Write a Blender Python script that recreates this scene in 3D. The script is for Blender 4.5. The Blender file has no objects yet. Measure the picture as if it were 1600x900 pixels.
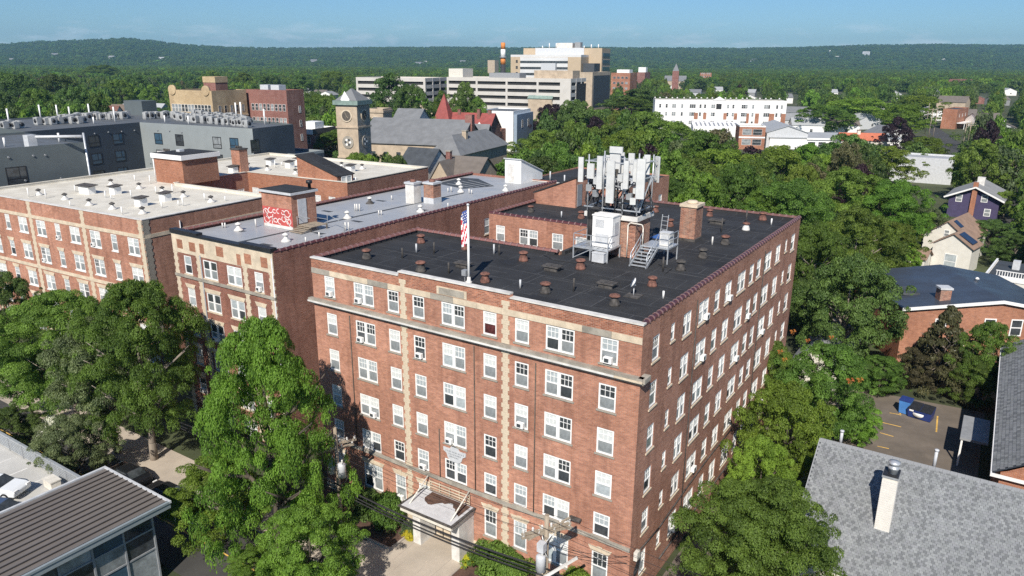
import bpy, math, random
import numpy as np
from mathutils import Vector, Matrix, Euler
random.seed(11)
rng = np.random.default_rng(11)
S = bpy.context.scene
COL = S.collection
R = math.radians

# ---------------------------------------------------------------- camera
FPX, PITCH, YAW, ROLL = 1162.8, 0.295471, 0.580498, 0.005171      # focal length in pixels of a 1600 px wide picture
CAM = Vector((15.466, -37.135, 34.036))
FW = Vector((-math.sin(YAW) * math.cos(PITCH), math.cos(YAW) * math.cos(PITCH), -math.sin(PITCH)))
RT0 = Vector((math.cos(YAW), math.sin(YAW), 0))
UP0 = RT0.cross(FW)
RT = RT0 * math.cos(ROLL) + UP0 * math.sin(ROLL)
UP = -RT0 * math.sin(ROLL) + UP0 * math.cos(ROLL)
cd = bpy.data.cameras.new('camera')
cam = bpy.data.objects.new('camera', cd)
COL.objects.link(cam)
cd.sensor_width = 36
cd.lens = 36 * FPX / 1600
cd.clip_start = 0.5
cd.clip_end = 40000
cam.matrix_world = Matrix(((RT.x, UP.x, -FW.x, CAM.x), (RT.y, UP.y, -FW.y, CAM.y), (RT.z, UP.z, -FW.z, CAM.z), (0, 0, 0, 1)))
S.camera = cam

# ---------------------------------------------------------------- light
SUN_EL, SUN_AZ = R(41), R(20)          # SUN_AZ: turned from straight in front of the street front towards +x
S.view_settings.view_transform = 'Standard'
S.view_settings.look = 'None'
S.view_settings.exposure = 0.58
S.view_settings.gamma = 1
W = bpy.data.worlds.new("World")
S.world = W
W.use_nodes = True
wn, wl = W.node_tree.nodes, W.node_tree.links
bg = wn['Background']
sky = wn.new('ShaderNodeTexSky')
sky.sky_type = 'NISHITA'
sky.sun_disc = False
sky.sun_elevation = SUN_EL
sun_dir = Vector((math.sin(SUN_AZ) * math.cos(SUN_EL), -math.cos(SUN_AZ) * math.cos(SUN_EL), math.sin(SUN_EL)))
sky.sun_rotation = math.atan2(sun_dir.x, sun_dir.y)
sky.air_density = 1.0
sky.dust_density = 0.0
sky.ozone_density = 2.0
tint = wn.new('ShaderNodeMix'); tint.data_type = 'RGBA'; tint.blend_type = 'MULTIPLY'
tint.inputs[0].default_value = 1; tint.inputs[7].default_value = (.495, .735, 1.03, 1)
wl.new(sky.outputs['Color'], tint.inputs[6])
tcw = wn.new('ShaderNodeTexCoord')            # a thin line of distant cumulus low in the sky, all round
sepw = wn.new('ShaderNodeSeparateXYZ'); wl.new(tcw.outputs['Generated'], sepw.inputs[0])
vmw = wn.new('ShaderNodeVectorMath'); vmw.operation = 'MULTIPLY'; vmw.inputs[1].default_value = (16, 16, 70); wl.new(tcw.outputs['Generated'], vmw.inputs[0])
now = wn.new('ShaderNodeTexNoise'); now.inputs['Scale'].default_value = 1.0; now.inputs['Detail'].default_value = 7; now.inputs['Roughness'].default_value = .6; wl.new(vmw.outputs[0], now.inputs['Vector'])
crw = wn.new('ShaderNodeMapRange'); crw.inputs[1].default_value = .52; crw.inputs[2].default_value = .72; wl.new(now.outputs[0], crw.inputs[0])
bdw = wn.new('ShaderNodeMapRange'); bdw.interpolation_type = 'SMOOTHSTEP'; bdw.inputs[1].default_value = .055; bdw.inputs[2].default_value = .012; wl.new(sepw.outputs[2], bdw.inputs[0])
mlw = wn.new('ShaderNodeMath'); mlw.operation = 'MULTIPLY'; wl.new(crw.outputs[0], mlw.inputs[0]); wl.new(bdw.outputs[0], mlw.inputs[1])
m2w = wn.new('ShaderNodeMath'); m2w.operation = 'MULTIPLY'; m2w.inputs[1].default_value = .75; wl.new(mlw.outputs[0], m2w.inputs[0])
cmw = wn.new('ShaderNodeMix'); cmw.data_type = 'RGBA'; cmw.inputs[7].default_value = (10.0, 11.0, 12.0, 1)
wl.new(m2w.outputs[0], cmw.inputs[0]); wl.new(tint.outputs[2], cmw.inputs[6]); wl.new(cmw.outputs[2], bg.inputs['Color'])
bg.inputs['Strength'].default_value = 0.065
sl = bpy.data.lights.new('sun', 'SUN')
sl.energy = 4.3
sl.angle = R(0.53)
sl.color = (1.0, 0.94, 0.85)
so = bpy.data.objects.new('sun', sl)
COL.objects.link(so)
so.rotation_euler = (-sun_dir).to_track_quat('-Z', 'Y').to_euler()
so.location = (0, 0, 300)
try:
    S.cycles.max_bounces = 6
    S.cycles.diffuse_bounces = 3
    S.cycles.glossy_bounces = 3
    S.cycles.transmission_bounces = 4
    S.cycles.transparent_max_bounces = 6
    S.cycles.volume_bounces = 0
    S.cycles.use_denoising = False
except Exception:
    pass

# ---------------------------------------------------------------- survey helpers (photo pixel -> place)
def ray(px, py):
    return FW + RT * ((px - 800) / FPX) - UP * ((py - 450) / FPX)

def gnd(px, py, z=0.0):
    d = ray(px, py)
    return CAM + d * ((z - CAM.z) / d.z)

def on_y(px, py, y):
    d = ray(px, py)
    return CAM + d * ((y - CAM.y) / d.y)

def at_d(px, py, dist):
    return CAM + ray(px, py) * dist

def proj(p):
    d = Vector(p) - CAM
    z = d.dot(FW)
    return 800 + FPX * d.dot(RT) / z, 450 - FPX * d.dot(UP) / z, z

def run_to(p, u, px):
    """how far to walk from p along u to stand in the vertical sight plane of pixel column px"""
    n = RT - FW * ((px - 800) / FPX)
    return -(Vector(p) - CAM).dot(n) / Vector((u[0], u[1], 0)).dot(n)

# ---------------------------------------------------------------- object helpers
def tag(o, label=None, cat=None, group=None, kind=None):
    if label: o['label'] = label
    if cat: o['category'] = cat
    if group: o['group'] = group
    if kind: o['kind'] = kind
    return o

def thing(name, label, cat, loc=(0, 0, 0), rz=0.0, group=None):
    o = bpy.data.objects.new(name, None)
    o.empty_display_size = 0.3
    COL.objects.link(o)
    o.location = loc
    o.rotation_euler = (0, 0, rz)
    return tag(o, label, cat, group)

def inst(name, me, parent=None, loc=(0, 0, 0), rz=0.0, sc=None, rot=None):
    o = bpy.data.objects.new(name, me)
    COL.objects.link(o)
    if parent: o.parent = parent
    o.location = loc
    o.rotation_euler = rot if rot else (0, 0, rz)
    if sc is not None: o.scale = sc if hasattr(sc, '__len__') else (sc, sc, sc)
    return o

class MB:
    def __init__(s):
        s.v = []; s.f = []; s.m = []; s.sm = []
    def face(s, pts, mi=0, smooth=False):
        n = len(s.v)
        s.v.extend([tuple(p) for p in pts])
        s.f.append(tuple(range(n, n + len(pts)))); s.m.append(mi); s.sm.append(smooth)
        return s
    def idx(s, verts, faces, mi=0, smooth=False):
        n = len(s.v)
        s.v.extend([tuple(p) for p in verts])
        for q in faces:
            s.f.append(tuple(n + i for i in q)); s.m.append(mi); s.sm.append(smooth)
        return s
    def hexa(s, p, mi=0):
        return s.idx(p, [(0, 3, 2, 1), (4, 5, 6, 7), (0, 1, 5, 4), (1, 2, 6, 5), (2, 3, 7, 6), (3, 0, 4, 7)], mi)
    def box(s, x0, x1, y0, y1, z0, z1, mi=0):
        return s.hexa([(x0, y0, z0), (x1, y0, z0), (x1, y1, z0), (x0, y1, z0), (x0, y0, z1), (x1, y0, z1), (x1, y1, z1), (x0, y1, z1)], mi)
    def prism(s, poly, z0, z1, mi=0):
        n = len(poly)
        z0s = z0 if hasattr(z0, '__len__') else [z0] * n
        z1s = z1 if hasattr(z1, '__len__') else [z1] * n
        v = [(p[0], p[1], a) for p, a in zip(poly, z0s)] + [(p[0], p[1], a) for p, a in zip(poly, z1s)]
        f = [tuple(range(n - 1, -1, -1)), tuple(range(n, 2 * n))] + [(i, (i + 1) % n, n + (i + 1) % n, n + i) for i in range(n)]
        return s.idx(v, f, mi)
    def rail(s, a, b, w=0.05, h=0.05, mi=0):
        a = Vector(a); b = Vector(b); d = b - a
        if d.length < 1e-6: return s
        d.normalize()
        u = Vector((0, 0, 1)).cross(d)
        if u.length < 1e-3: u = Vector((1, 0, 0))
        u.normalize(); k = d.cross(u)
        u *= w / 2; k *= h / 2
        return s.hexa([a - u - k, a + u - k, a + u + k, a - u + k, b - u - k, b + u - k, b + u + k, b - u + k], mi)
    def tube(s, a, b, r, r2=None, n=8, mi=0, smooth=True, caps=True):
        a = Vector(a); b = Vector(b); d = b - a
        r2 = r if r2 is None else r2
        d.normalize()
        u = d.cross(Vector((0, 0, 1)))
        if u.length < 1e-3: u = Vector((1, 0, 0))
        u.normalize(); k = d.cross(u)
        v = []
        for c, q in ((a, r), (b, r2)):
            for i in range(n):
                t = 2 * math.pi * i / n
                v.append(c + u * (q * math.cos(t)) + k * (q * math.sin(t)))
        s.idx(v, [(i, (i + 1) % n, n + (i + 1) % n, n + i) for i in range(n)], mi, smooth)
        if caps:
            m = len(s.v) - 2 * n
            s.f += [tuple(m + i for i in range(n - 1, -1, -1)), tuple(m + n + i for i in range(n))]
            s.m += [mi, mi]; s.sm += [False, False]
        return s
    def path(s, pts, r, n=6, mi=0, r2=None):
        k = len(pts) - 1
        for i in range(k):
            ra = r if r2 is None else r + (r2 - r) * i / k
            rb = r if r2 is None else r + (r2 - r) * (i + 1) / k
            s.tube(pts[i], pts[i + 1], ra, rb, n, mi, caps=(i in (0, k - 1)))
        return s
    def lathe(s, prof, n=12, c=(0, 0, 0), mi=0, smooth=True):
        v = []
        for r, z in prof:
            for i in range(n):
                t = 2 * math.pi * i / n
                v.append((c[0] + r * math.cos(t), c[1] + r * math.sin(t), c[2] + z))
        f = [(j * n + i, j * n + (i + 1) % n, (j + 1) * n + (i + 1) % n, (j + 1) * n + i) for j in range(len(prof) - 1) for i in range(n)]
        f.append(tuple((len(prof) - 1) * n + i for i in range(n)))
        f.append(tuple(i for i in range(n - 1, -1, -1)))
        return s.idx(v, f, mi, smooth)
    def mesh(s, name, mats):
        me = bpy.data.meshes.new(name)
        me.from_pydata(s.v, [], s.f)
        for m in (mats if isinstance(mats, (list, tuple)) else [mats]): me.materials.append(m)
        if len(set(s.m)) > 1 or (s.m and s.m[0]): me.polygons.foreach_set('material_index', s.m)
        if any(s.sm): me.polygons.foreach_set('use_smooth', s.sm)
        me.update()
        return me
    def build(s, name, mats, parent=None, loc=(0, 0, 0), rz=0.0):
        return inst(name, s.mesh(name, mats), parent, loc, rz)

# ---------------------------------------------------------------- materials
def newmat(name):
    m = bpy.data.materials.new(name)
    m.use_nodes = True
    return m, m.node_tree.nodes, m.node_tree.links, m.node_tree.nodes['Principled BSDF']

def mixc(n, l, fac, a, b, blend='MIX'):
    x = n.new('ShaderNodeMix'); x.data_type = 'RGBA'; x.blend_type = blend
    for sock, val in ((x.inputs[0], fac), (x.inputs[6], a), (x.inputs[7], b)):
        if hasattr(val, 'is_linked'): l.new(val, sock)
        elif hasattr(val, '__len__'): sock.default_value = (*val[:3], 1)
        else: sock.default_value = val
    return x.outputs[2]

def mathn(n, l, op, a, b=None, c=None):
    x = n.new('ShaderNodeMath'); x.operation = op
    for k, val in enumerate((a, b, c)):
        if val is None: continue
        if hasattr(val, 'is_linked'): l.new(val, x.inputs[k])
        else: x.inputs[k].default_value = val
    return x.outputs[0]

def noise(n, l, vec, scale, detail=4, rough=0.6, lo=0.35, hi=0.65):
    t = n.new('ShaderNodeTexNoise'); t.inputs['Scale'].default_value = scale
    t.inputs['Detail'].default_value = detail; t.inputs['Roughness'].default_value = rough
    if vec is not None: l.new(vec, t.inputs['Vector'])
    mr = n.new('ShaderNodeMapRange')
    mr.inputs[1].default_value = lo; mr.inputs[2].default_value = hi
    l.new(t.outputs[0], mr.inputs[0])
    return mr.outputs[0]

def vmul(n, l, vec, s):
    x = n.new('ShaderNodeVectorMath'); x.operation = 'MULTIPLY'
    l.new(vec, x.inputs[0]); x.inputs[1].default_value = s
    return x.outputs[0]

def scl(c, k): return tuple(min(1, v * k) for v in c[:3])

def plain(name, col, rough=0.7, amt=0.15, scale=1.5, fine=12.0, metal=0.0, bump=0.0, spec=None, stretch=None, stain=None, stain_amt=0.5):
    m, n, l, p = newmat(name)
    tc = n.new('ShaderNodeTexCoord').outputs['Object']
    v = vmul(n, l, tc, stretch) if stretch else tc
    f1 = noise(n, l, v, scale); f2 = noise(n, l, v, fine, 3)
    c = mixc(n, l, f1, scl(col, 1 - amt), scl(col, 1 + amt))
    x = mixc(n, l, 1.0, c, mixc(n, l, f2, (1 - amt * .5,) * 3, (1, 1, 1)), 'MULTIPLY')
    if stain:
        f3 = noise(n, l, v, scale * 0.35, 5, 0.7, 0.5, 0.68)
        x = mixc(n, l, mathn(n, l, 'MULTIPLY', f3, stain_amt), x, stain)
    l.new(x, p.inputs['Base Color'])
    p.inputs['Roughness'].default_value = rough
    p.inputs['Metallic'].default_value = metal
    if spec is not None: p.inputs['Specular IOR Level'].default_value = spec
    if bump:
        b = n.new('ShaderNodeBump'); b.inputs['Strength'].default_value = bump; b.inputs['Distance'].default_value = 0.03
        l.new(f2, b.inputs['Height']); l.new(b.outputs[0], p.inputs['Normal'])
    return m

def brick(name, c1, c2, mortar=(.40, .32, .27), bw=0.25, rh=0.085, stain=(.12, .055, .04), stain_amt=0.45):
    m, n, l, p = newmat(name)
    tc = n.new('ShaderNodeTexCoord').outputs['Object']
    sx = n.new('ShaderNodeSeparateXYZ'); l.new(tc, sx.inputs[0])
    u = mathn(n, l, 'ADD', sx.outputs[0], sx.outputs[1])
    cv = n.new('ShaderNodeCombineXYZ'); l.new(u, cv.inputs[0]); l.new(sx.outputs[2], cv.inputs[1])
    b = n.new('ShaderNodeTexBrick')
    b.offset = 0.5; b.inputs['Scale'].default_value = 1; b.inputs['Brick Width'].default_value = bw
    b.inputs['Row Height'].default_value = rh; b.inputs['Mortar Size'].default_value = 0.009
    b.inputs['Mortar Smooth'].default_value = 0.2; b.inputs['Bias'].default_value = 0.0
    b.inputs['Color1'].default_value = (*c1, 1); b.inputs['Color2'].default_value = (*c2, 1); b.inputs['Mortar'].default_value = (*mortar, 1)
    l.new(cv.outputs[0], b.inputs['Vector'])
    vv = vmul(n, l, cv.outputs[0], (1.0, 2.6, 1))
    f1 = noise(n, l, vv, 1.7, 3, 0.75, 0.3, 0.7)           # patches of darker and lighter brick
    f2 = noise(n, l, vmul(n, l, cv.outputs[0], (1.0, .12, 1)), 1.1, 5, 0.7, 0.48, 0.72)      # vertical runs
    f3 = noise(n, l, cv.outputs[0], 0.12, 4, 0.6, 0.4, 0.65)
    c = mixc(n, l, 1.0, b.outputs[0], mixc(n, l, f1, (.77, .755, .74), (1.17, 1.15, 1.13)), 'MULTIPLY')
    c = mixc(n, l, mathn(n, l, 'MULTIPLY', f2, stain_amt), c, stain)
    c = mixc(n, l, 1.0, c, mixc(n, l, f3, (.82, .8, .8), (1.1, 1.1, 1.1)), 'MULTIPLY')
    vo = n.new('ShaderNodeTexVoronoi'); vo.inputs['Scale'].default_value = 0.38; l.new(vmul(n, l, cv.outputs[0], (1.0, 1.5, 1)), vo.inputs['Vector'])   # repointed patches
    sv = n.new('ShaderNodeSeparateColor'); l.new(vo.outputs['Color'], sv.inputs[0])
    c = mixc(n, l, 1.0, c, mixc(n, l, sv.outputs[0], (.90, .885, .87), (1.05, 1.06, 1.07)), 'MULTIPLY')
    l.new(c, p.inputs['Base Color'])
    p.inputs['Roughness'].default_value = 0.9
    p.inputs['Specular IOR Level'].default_value = 0.2
    bp = n.new('ShaderNodeBump'); bp.inputs['Strength'].default_value = 0.4; bp.inputs['Distance'].default_value = 0.012; bp.invert = True
    l.new(b.outputs[1], bp.inputs['Height']); l.new(bp.outputs[0], p.inputs['Normal'])
    return m

def roofing(name, col, seam, bw=3.0, bh=1.2, rough=0.75, patch=0.4, amt=0.25, stain=None):
    """sheet roofing: overlapping strips with faint seams, dirt and water marks"""
    m, n, l, p = newmat(name)
    tc = n.new('ShaderNodeTexCoord').outputs['Object']
    b = n.new('ShaderNodeTexBrick'); b.offset = 0.35
    b.inputs['Scale'].default_value = 1; b.inputs['Brick Width'].default_value = bw; b.inputs['Row Height'].default_value = bh
    b.inputs['Mortar Size'].default_value = 0.035; b.inputs['Mortar Smooth'].default_value = 0.7
    b.inputs['Color1'].default_value = (*scl(col, 1 - amt * .5), 1); b.inputs['Color2'].default_value = (*scl(col, 1 + amt * .5), 1)
    b.inputs['Mortar'].default_value = (*seam, 1)
    l.new(tc, b.inputs['Vector'])
    f1 = noise(n, l, tc, 0.35, 5, 0.65, 0.38, 0.66)
    f2 = noise(n, l, tc, 9, 3, 0.6)
    f0 = noise(n, l, tc, 0.9, 4, 0.7, 0.42, 0.6)
    base = mixc(n, l, mathn(n, l, 'MULTIPLY', f0, 0.75), b.outputs[0], col)
    c = mixc(n, l, mathn(n, l, 'MULTIPLY', f1, patch), base, stain or scl(col, 1.9))
    c = mixc(n, l, 1.0, c, mixc(n, l, f2, (.86,) * 3, (1.08,) * 3), 'MULTIPLY')
    l.new(c, p.inputs['Base Color'])
    rr = mathn(n, l, 'MULTIPLY_ADD', f1, -0.15, rough)
    l.new(rr, p.inputs['Roughness'])
    p.inputs['Specular IOR Level'].default_value = 0.25
    bp = n.new('ShaderNodeBump'); bp.inputs['Strength'].default_value = 0.15; bp.inputs['Distance'].default_value = 0.05
    l.new(f0, bp.inputs['Height']); l.new(bp.outputs[0], p.inputs['Normal'])
    return m

def glassy(name, col, rough=0.06, amt=0.2, scale=0.9):
    m = plain(name, col, rough, amt, scale, 5)
    p = m.node_tree.nodes['Principled BSDF']
    p.inputs['Specular IOR Level'].default_value = 0.6
    return m

def leafmat(name, dark, light, trans=0.38, var=0.28):
    m, n, l, p = newmat(name)
    at = n.new('ShaderNodeAttribute'); at.attribute_name = 'tint'
    oi = n.new('ShaderNodeObjectInfo')
    hs = n.new('ShaderNodeHueSaturation')
    c = mixc(n, l, at.outputs['Fac'], dark, light)
    l.new(c, hs.inputs['Color'])
    l.new(mathn(n, l, 'MULTIPLY_ADD', oi.outputs['Random'], 0.035, 0.4825), hs.inputs['Hue'])
    r2 = mathn(n, l, 'FRACT', mathn(n, l, 'MULTIPLY', oi.outputs['Random'], 7.31))
    l.new(mathn(n, l, 'MULTIPLY_ADD', r2, 2 * var, 1 - var), hs.inputs['Value'])
    l.new(hs.outputs[0], p.inputs['Base Color'])
    p.inputs['Roughness'].default_value = 0.55
    p.inputs['Specular IOR Level'].default_value = 0.25
    tr = n.new('ShaderNodeBsdfTranslucent')
    l.new(mixc(n, l, 1.0, hs.outputs[0], (1.5, 1.6, .7), 'MULTIPLY'), tr.inputs['Color'])
    ms = n.new('ShaderNodeMixShader'); ms.inputs[0].default_value = trans
    l.new(p.outputs[0], ms.inputs[1]); l.new(tr.outputs[0], ms.inputs[2])
    l.new(ms.outputs[0], n['Material Output'].inputs['Surface'])
    return m

M = {}
M['brick'] = brick('red_brick', (.52, .24, .150), (.395, .172, .112), stain_amt=.45)
M['brick_old'] = brick('old_red_brick', (.33, .12, .078), (.23, .082, .058), stain_amt=.6)
M['brick_or'] = brick('orange_brick', (.42, .17, .085), (.34, .125, .065), stain_amt=.25)
M['brick_tan'] = brick('tan_brick', (.55, .42, .25), (.48, .36, .21), (.5, .42, .3), stain=(.3, .22, .12), stain_amt=.3)
M['brick_plum'] = brick('plum_brick', (.27, .10, .085), (.21, .075, .065), stain_amt=.3)
M['brick_mix'] = brick('weathered_brick', (.46, .20, .12), (.22, .085, .06), (.5, .44, .37), 0.3, 0.1, stain=(.5, .42, .33), stain_amt=.5)
M['parapet_brick'] = brick('parapet_brick', (.48, .20, .12), (.26, .10, .065), (.48, .38, .3), 0.3, 0.1, stain_amt=.2)
M['stone'] = plain('cream_limestone', (.60, .50, .37), .85, .16, 1.1, 9, bump=.2, stain=(.33, .28, .21), stain_amt=.4)
M['stone_grey'] = plain('grey_limestone', (.33, .30, .25), .9, .22, 1.0, 9, bump=.2, stain=(.13, .12, .10), stain_amt=.6)
M['stone_tan'] = plain('tan_stone', (.46, .37, .27), .9, .14, .6, 4, stain=(.28, .22, .16), stain_amt=.4)
M['white'] = plain('white_paint', (.80, .79, .76), .5, .06, 1.2, 8)
M['white_dirty'] = plain('weathered_white', (.66, .64, .60), .6, .14, 1.2, 8, stain=(.35, .31, .26), stain_amt=.5)
M['black_roof'] = roofing('black_membrane', (.026, .027, .030), (.105, .108, .112), 4.5, 2.2, .88, .5, .5, stain=(.058, .057, .056))
M['white_roof'] = roofing('white_membrane', (.67, .635, .55), (.55, .515, .44), 5, 1.8, .7, .55, .10, stain=(.47, .43, .35))
M['silver_roof'] = roofing('silver_coating', (.36, .367, .375), (.295, .30, .308), 6, 1.1, .5, .35, .1, stain=(.26, .27, .29))
M['dark_roof'] = roofing('dark_roofing', (.05, .055, .06), (.09, .095, .1), 3, 1.0, .7, .4, .2)
M['blue_roof'] = roofing('slate_blue_roofing', (.046, .054, .070), (.07, .08, .095), 5, .95, .45, .35, .25, stain=(.06, .075, .1))
M['tile_joint'] = plain('pale_tile_collar', (.20, .12, .115), .5, .3, 1.6, 8)
M['tile'] = plain('maroon_glazed_tile', (.085, .030, .032), .34, .35, 1.6, 8)
M['tile_old'] = plain('old_terracotta_tile', (.19, .085, .075), .6, .4, 1.6, 8)
M['black'] = plain('black_metal', (.022, .022, .024), .5, .2, 2, 9)
M['galv'] = plain('galvanised_steel', (.50, .52, .54), .4, .12, 3, 14, metal=.45)
M['grey'] = plain('grey_metal', (.27, .28, .29), .5, .12, 2, 9)
M['lgrey'] = plain('light_grey_metal', (.52, .53, .54), .5, .1, 2, 9)
M['cream'] = plain('cream_paint', (.66, .62, .54), .6, .1, 2, 9)
M['terra'] = plain('rusty_terracotta', (.185, .085, .062), .85, .5, 2.5, 9, bump=.2)
M['tar'] = plain('tarred_brick', (.075, .068, .062), .85, .5, 2.5, 9, bump=.2)
M['wood'] = plain('weathered_pole_wood', (.33, .27, .20), .9, .25, 2, 9, stretch=(6, 6, .6))
M['wood_dark'] = plain('dark_timber', (.10, .085, .07), .9, .3, 2, 9)
M['rubber'] = plain('rubber', (.012, .012, .013), .8, .2)
M['cable'] = plain('black_cable', (.02, .02, .022), .6, .1)
M['pane_dark'] = glassy('dark_pane', (.06, .068, .074), .05, .5, .8)
M['pane_grey'] = glassy('grey_pane', (.27, .29, .295), .08, .35, .8)
M['pane_blind'] = glassy('pane_with_white_blind', (.62, .64, .62), .15, .12, 1.2)
M['pane_shade'] = glassy('pane_with_pale_shade', (.40, .44, .45), .1, .2, 1.2)
M['pane_red'] = glassy('pane_with_red_curtain', (.10, .03, .03), .08, .6, 2)
M['pane_blue'] = glassy('blue_sky_pane', (.05, .10, .15), .03, .3, .5)
M['concrete'] = plain('pale_concrete', (.43, .37, .30), .9, .1, .35, 5, stain=(.3, .26, .21), stain_amt=.4)
M['kerb'] = plain('kerb_concrete', (.36, .31, .26), .9, .15, .8, 7)
M['asphalt'] = plain('asphalt', (.055, .053, .05), .9, .2, .4, 7, stain=(.085, .08, .072), stain_amt=.5)
M['lot'] = plain('worn_asphalt', (.16, .132, .105), .9, .15, .3, 6, stain=(.07, .06, .05), stain_amt=.6)
M['mulch'] = plain('bark_mulch', (.10, .055, .038), .95, .35, 2, 9, bump=.5)
M['earth'] = plain('ground_cover', (.055, .068, .026), .95, .35, .05, .6, stain=(.13, .11, .07), stain_amt=.35)
M['yellow'] = plain('yellow_line_paint', (.68, .42, .10), .7, .2, 2, 9)
M['line'] = plain('white_line_paint', (.7, .68, .64), .7, .2, 2, 9)
M['bark'] = plain('bark', (.085, .068, .052), .95, .35, 1.5, 9, bump=.5, stretch=(4, 4, .8))
M['bark_pale'] = plain('pale_bark', (.24, .20, .16), .95, .3, 1.5, 9, bump=.4, stretch=(4, 4, .8))
M['seam_grey'] = plain('weathered_seam', (.062, .063, .066), .9, .5, .8, 5)
M['roof_patch'] = plain('newer_membrane_patch', (.016, .016, .018), .8, .2)
# ---------------------------------------------------------------- windows
_mc = {}
def cached(key, fn):
    if key not in _mc: _mc[key] = fn()
    return _mc[key]

def frame_mesh(w, h, double, mat, muntin=True, deep=0.07):
    def mk():
        b = MB(); bw = 0.105 if w > 0.8 else 0.08
        y0, y1 = 0.03, 0.03 + deep
        b.box(-w / 2, -w / 2 + bw, y0, y1, 0, h); b.box(w / 2 - bw, w / 2, y0, y1, 0, h)
        b.box(-w / 2 + bw, w / 2 - bw, y0, y1, h - 0.12, h); b.box(-w / 2 + bw, w / 2 - bw, y0, y1, 0, 0.11)
        for x0, x1 in lites(w, double):
            b.box(x0, x1, y0 + .012, y1, h * .5 - .04, h * .5 + .04)
            if muntin:
                nx = 3 if x1 - x0 > .6 else 2
                for i in range(1, nx):
                    x = x0 + (x1 - x0) * i / nx
                    b.box(x - .017, x + .017, y0 + .03, y1, h * .5 + .04, h - .12)
                z = h * .75
                b.box(x0, x1, y0 + .034, y1 - .004, z - .017, z + .017)
        if double: b.box(-0.12, 0.12, y0 - .01, y1, 0.11, h - 0.12)
        return b.mesh('window', M[mat])
    return cached(('fr', w, h, double, mat, muntin), mk)

def lites(w, double):
    bw = 0.105 if w > 0.8 else 0.08
    return [(-w / 2 + bw, -0.12), (0.12, w / 2 - bw)] if double else [(-w / 2 + bw, w / 2 - bw)]

def pane_mesh(w, h, mat):
    return cached(('pn', round(w, 3), round(h, 3), mat), lambda: MB().box(-w / 2, w / 2, 0, .012, 0, h).mesh('pane', M[mat]))

def sill_mesh(w, mat, t=.11):
    return cached(('sl', w, mat, t), lambda: MB().box(-w / 2 - .1, w / 2 + .1, -.07, .12, -t, 0).mesh('sill', M[mat]))

def pick_panes(r):
    q = r.random()
    if q < .36: return 'pane_blind', 'pane_grey'
    if q < .50: return 'pane_shade', 'pane_dark'
    if q < .64: return 'pane_blind', 'pane_shade'
    if q < .87: return 'pane_shade', 'pane_grey'
    if q < .96: return 'pane_dark', 'pane_grey'
    return 'pane_dark', 'pane_dark'

def add_window(root, o, u, s, z, w, h, double=False, r=random, frame='white', sill='stone_grey', muntin=True, panes=None):
    """sash window on a wall that starts at o and runs along u; s is the window's middle along the wall"""
    rz = math.atan2(u[1], u[0])
    x, y = o[0] + u[0] * s, o[1] + u[1] * s
    wd = inst('window', frame_mesh(w, h, double, frame, muntin), root, (x, y, z), rz)
    for x0, x1 in lites(w, double):
        up, lo = panes or pick_panes(r)
        ph = h * .5 - .15
        inst('pane', pane_mesh(x1 - x0, h - .12 - h * .5 - .04, up), wd, ((x0 + x1) / 2, .08, h * .5 + .04))
        inst('pane', pane_mesh(x1 - x0, h * .5 - .04 - .11, lo), wd, ((x0 + x1) / 2, .078, .11))
    if sill: inst('sill', sill_mesh(w, sill), wd)
    return wd

def wall_holes(b, o, u, L, z0, z1, holes, depth=.12, mi=0):
    """wall sheet with window openings and their reveals; u runs left to right seen from outside"""
    nx, ny = -u[1], u[0]            # inward
    P = lambda s, z, d=0: (o[0] + u[0] * s + nx * d, o[1] + u[1] * s + ny * d, z)
    ss = sorted({0, L} | {round(v, 4) for h in holes for v in h[:2]})
    zs = sorted({z0, z1} | {round(v, 4) for h in holes for v in h[2:]})
    ss = [v for v in ss if 0 <= v <= L]; zs = [v for v in zs if z0 <= v <= z1]
    for j in range(len(zs) - 1):
        run = None
        for i in range(len(ss) - 1):
            cs, cz = (ss[i] + ss[i + 1]) / 2, (zs[j] + zs[j + 1]) / 2
            hole = any(h[0] < cs < h[1] and h[2] < cz < h[3] for h in holes)
            if hole:
                if run is not None: b.face([P(run, zs[j]), P(ss[i], zs[j]), P(ss[i], zs[j + 1]), P(run, zs[j + 1])], mi); run = None
            elif run is None: run = ss[i]
        if run is not None: b.face([P(run, zs[j]), P(ss[-1], zs[j]), P(ss[-1], zs[j + 1]), P(run, zs[j + 1])], mi)
    for a, c, e, g in holes:
        b.face([P(a, e), P(a, e, depth), P(a, g, depth), P(a, g)], mi); b.face([P(c, e, depth), P(c, e), P(c, g), P(c, g, depth)], mi)
        b.face([P(a, g), P(a, g, depth), P(c, g, depth), P(c, g)], mi); b.face([P(a, e, depth), P(a, e), P(c, e), P(c, e, depth)], mi)

def strip(b, o, u, s0, s1, z0, z1, out, back=0.05, mi=0):
    """stone course standing 'out' proud of a wall"""
    nx, ny = u[1], -u[0]
    a = (o[0] + u[0] * s0, o[1] + u[1] * s0); c = (o[0] + u[0] * s1, o[1] + u[1] * s1)
    poly = [(a[0] + nx * out, a[1] + ny * out), (c[0] + nx * out, c[1] + ny * out), (c[0] - nx * back, c[1] - ny * back), (a[0] - nx * back, a[1] - ny * back)]
    b.prism(poly, z0, z1, mi)
    return b

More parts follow.
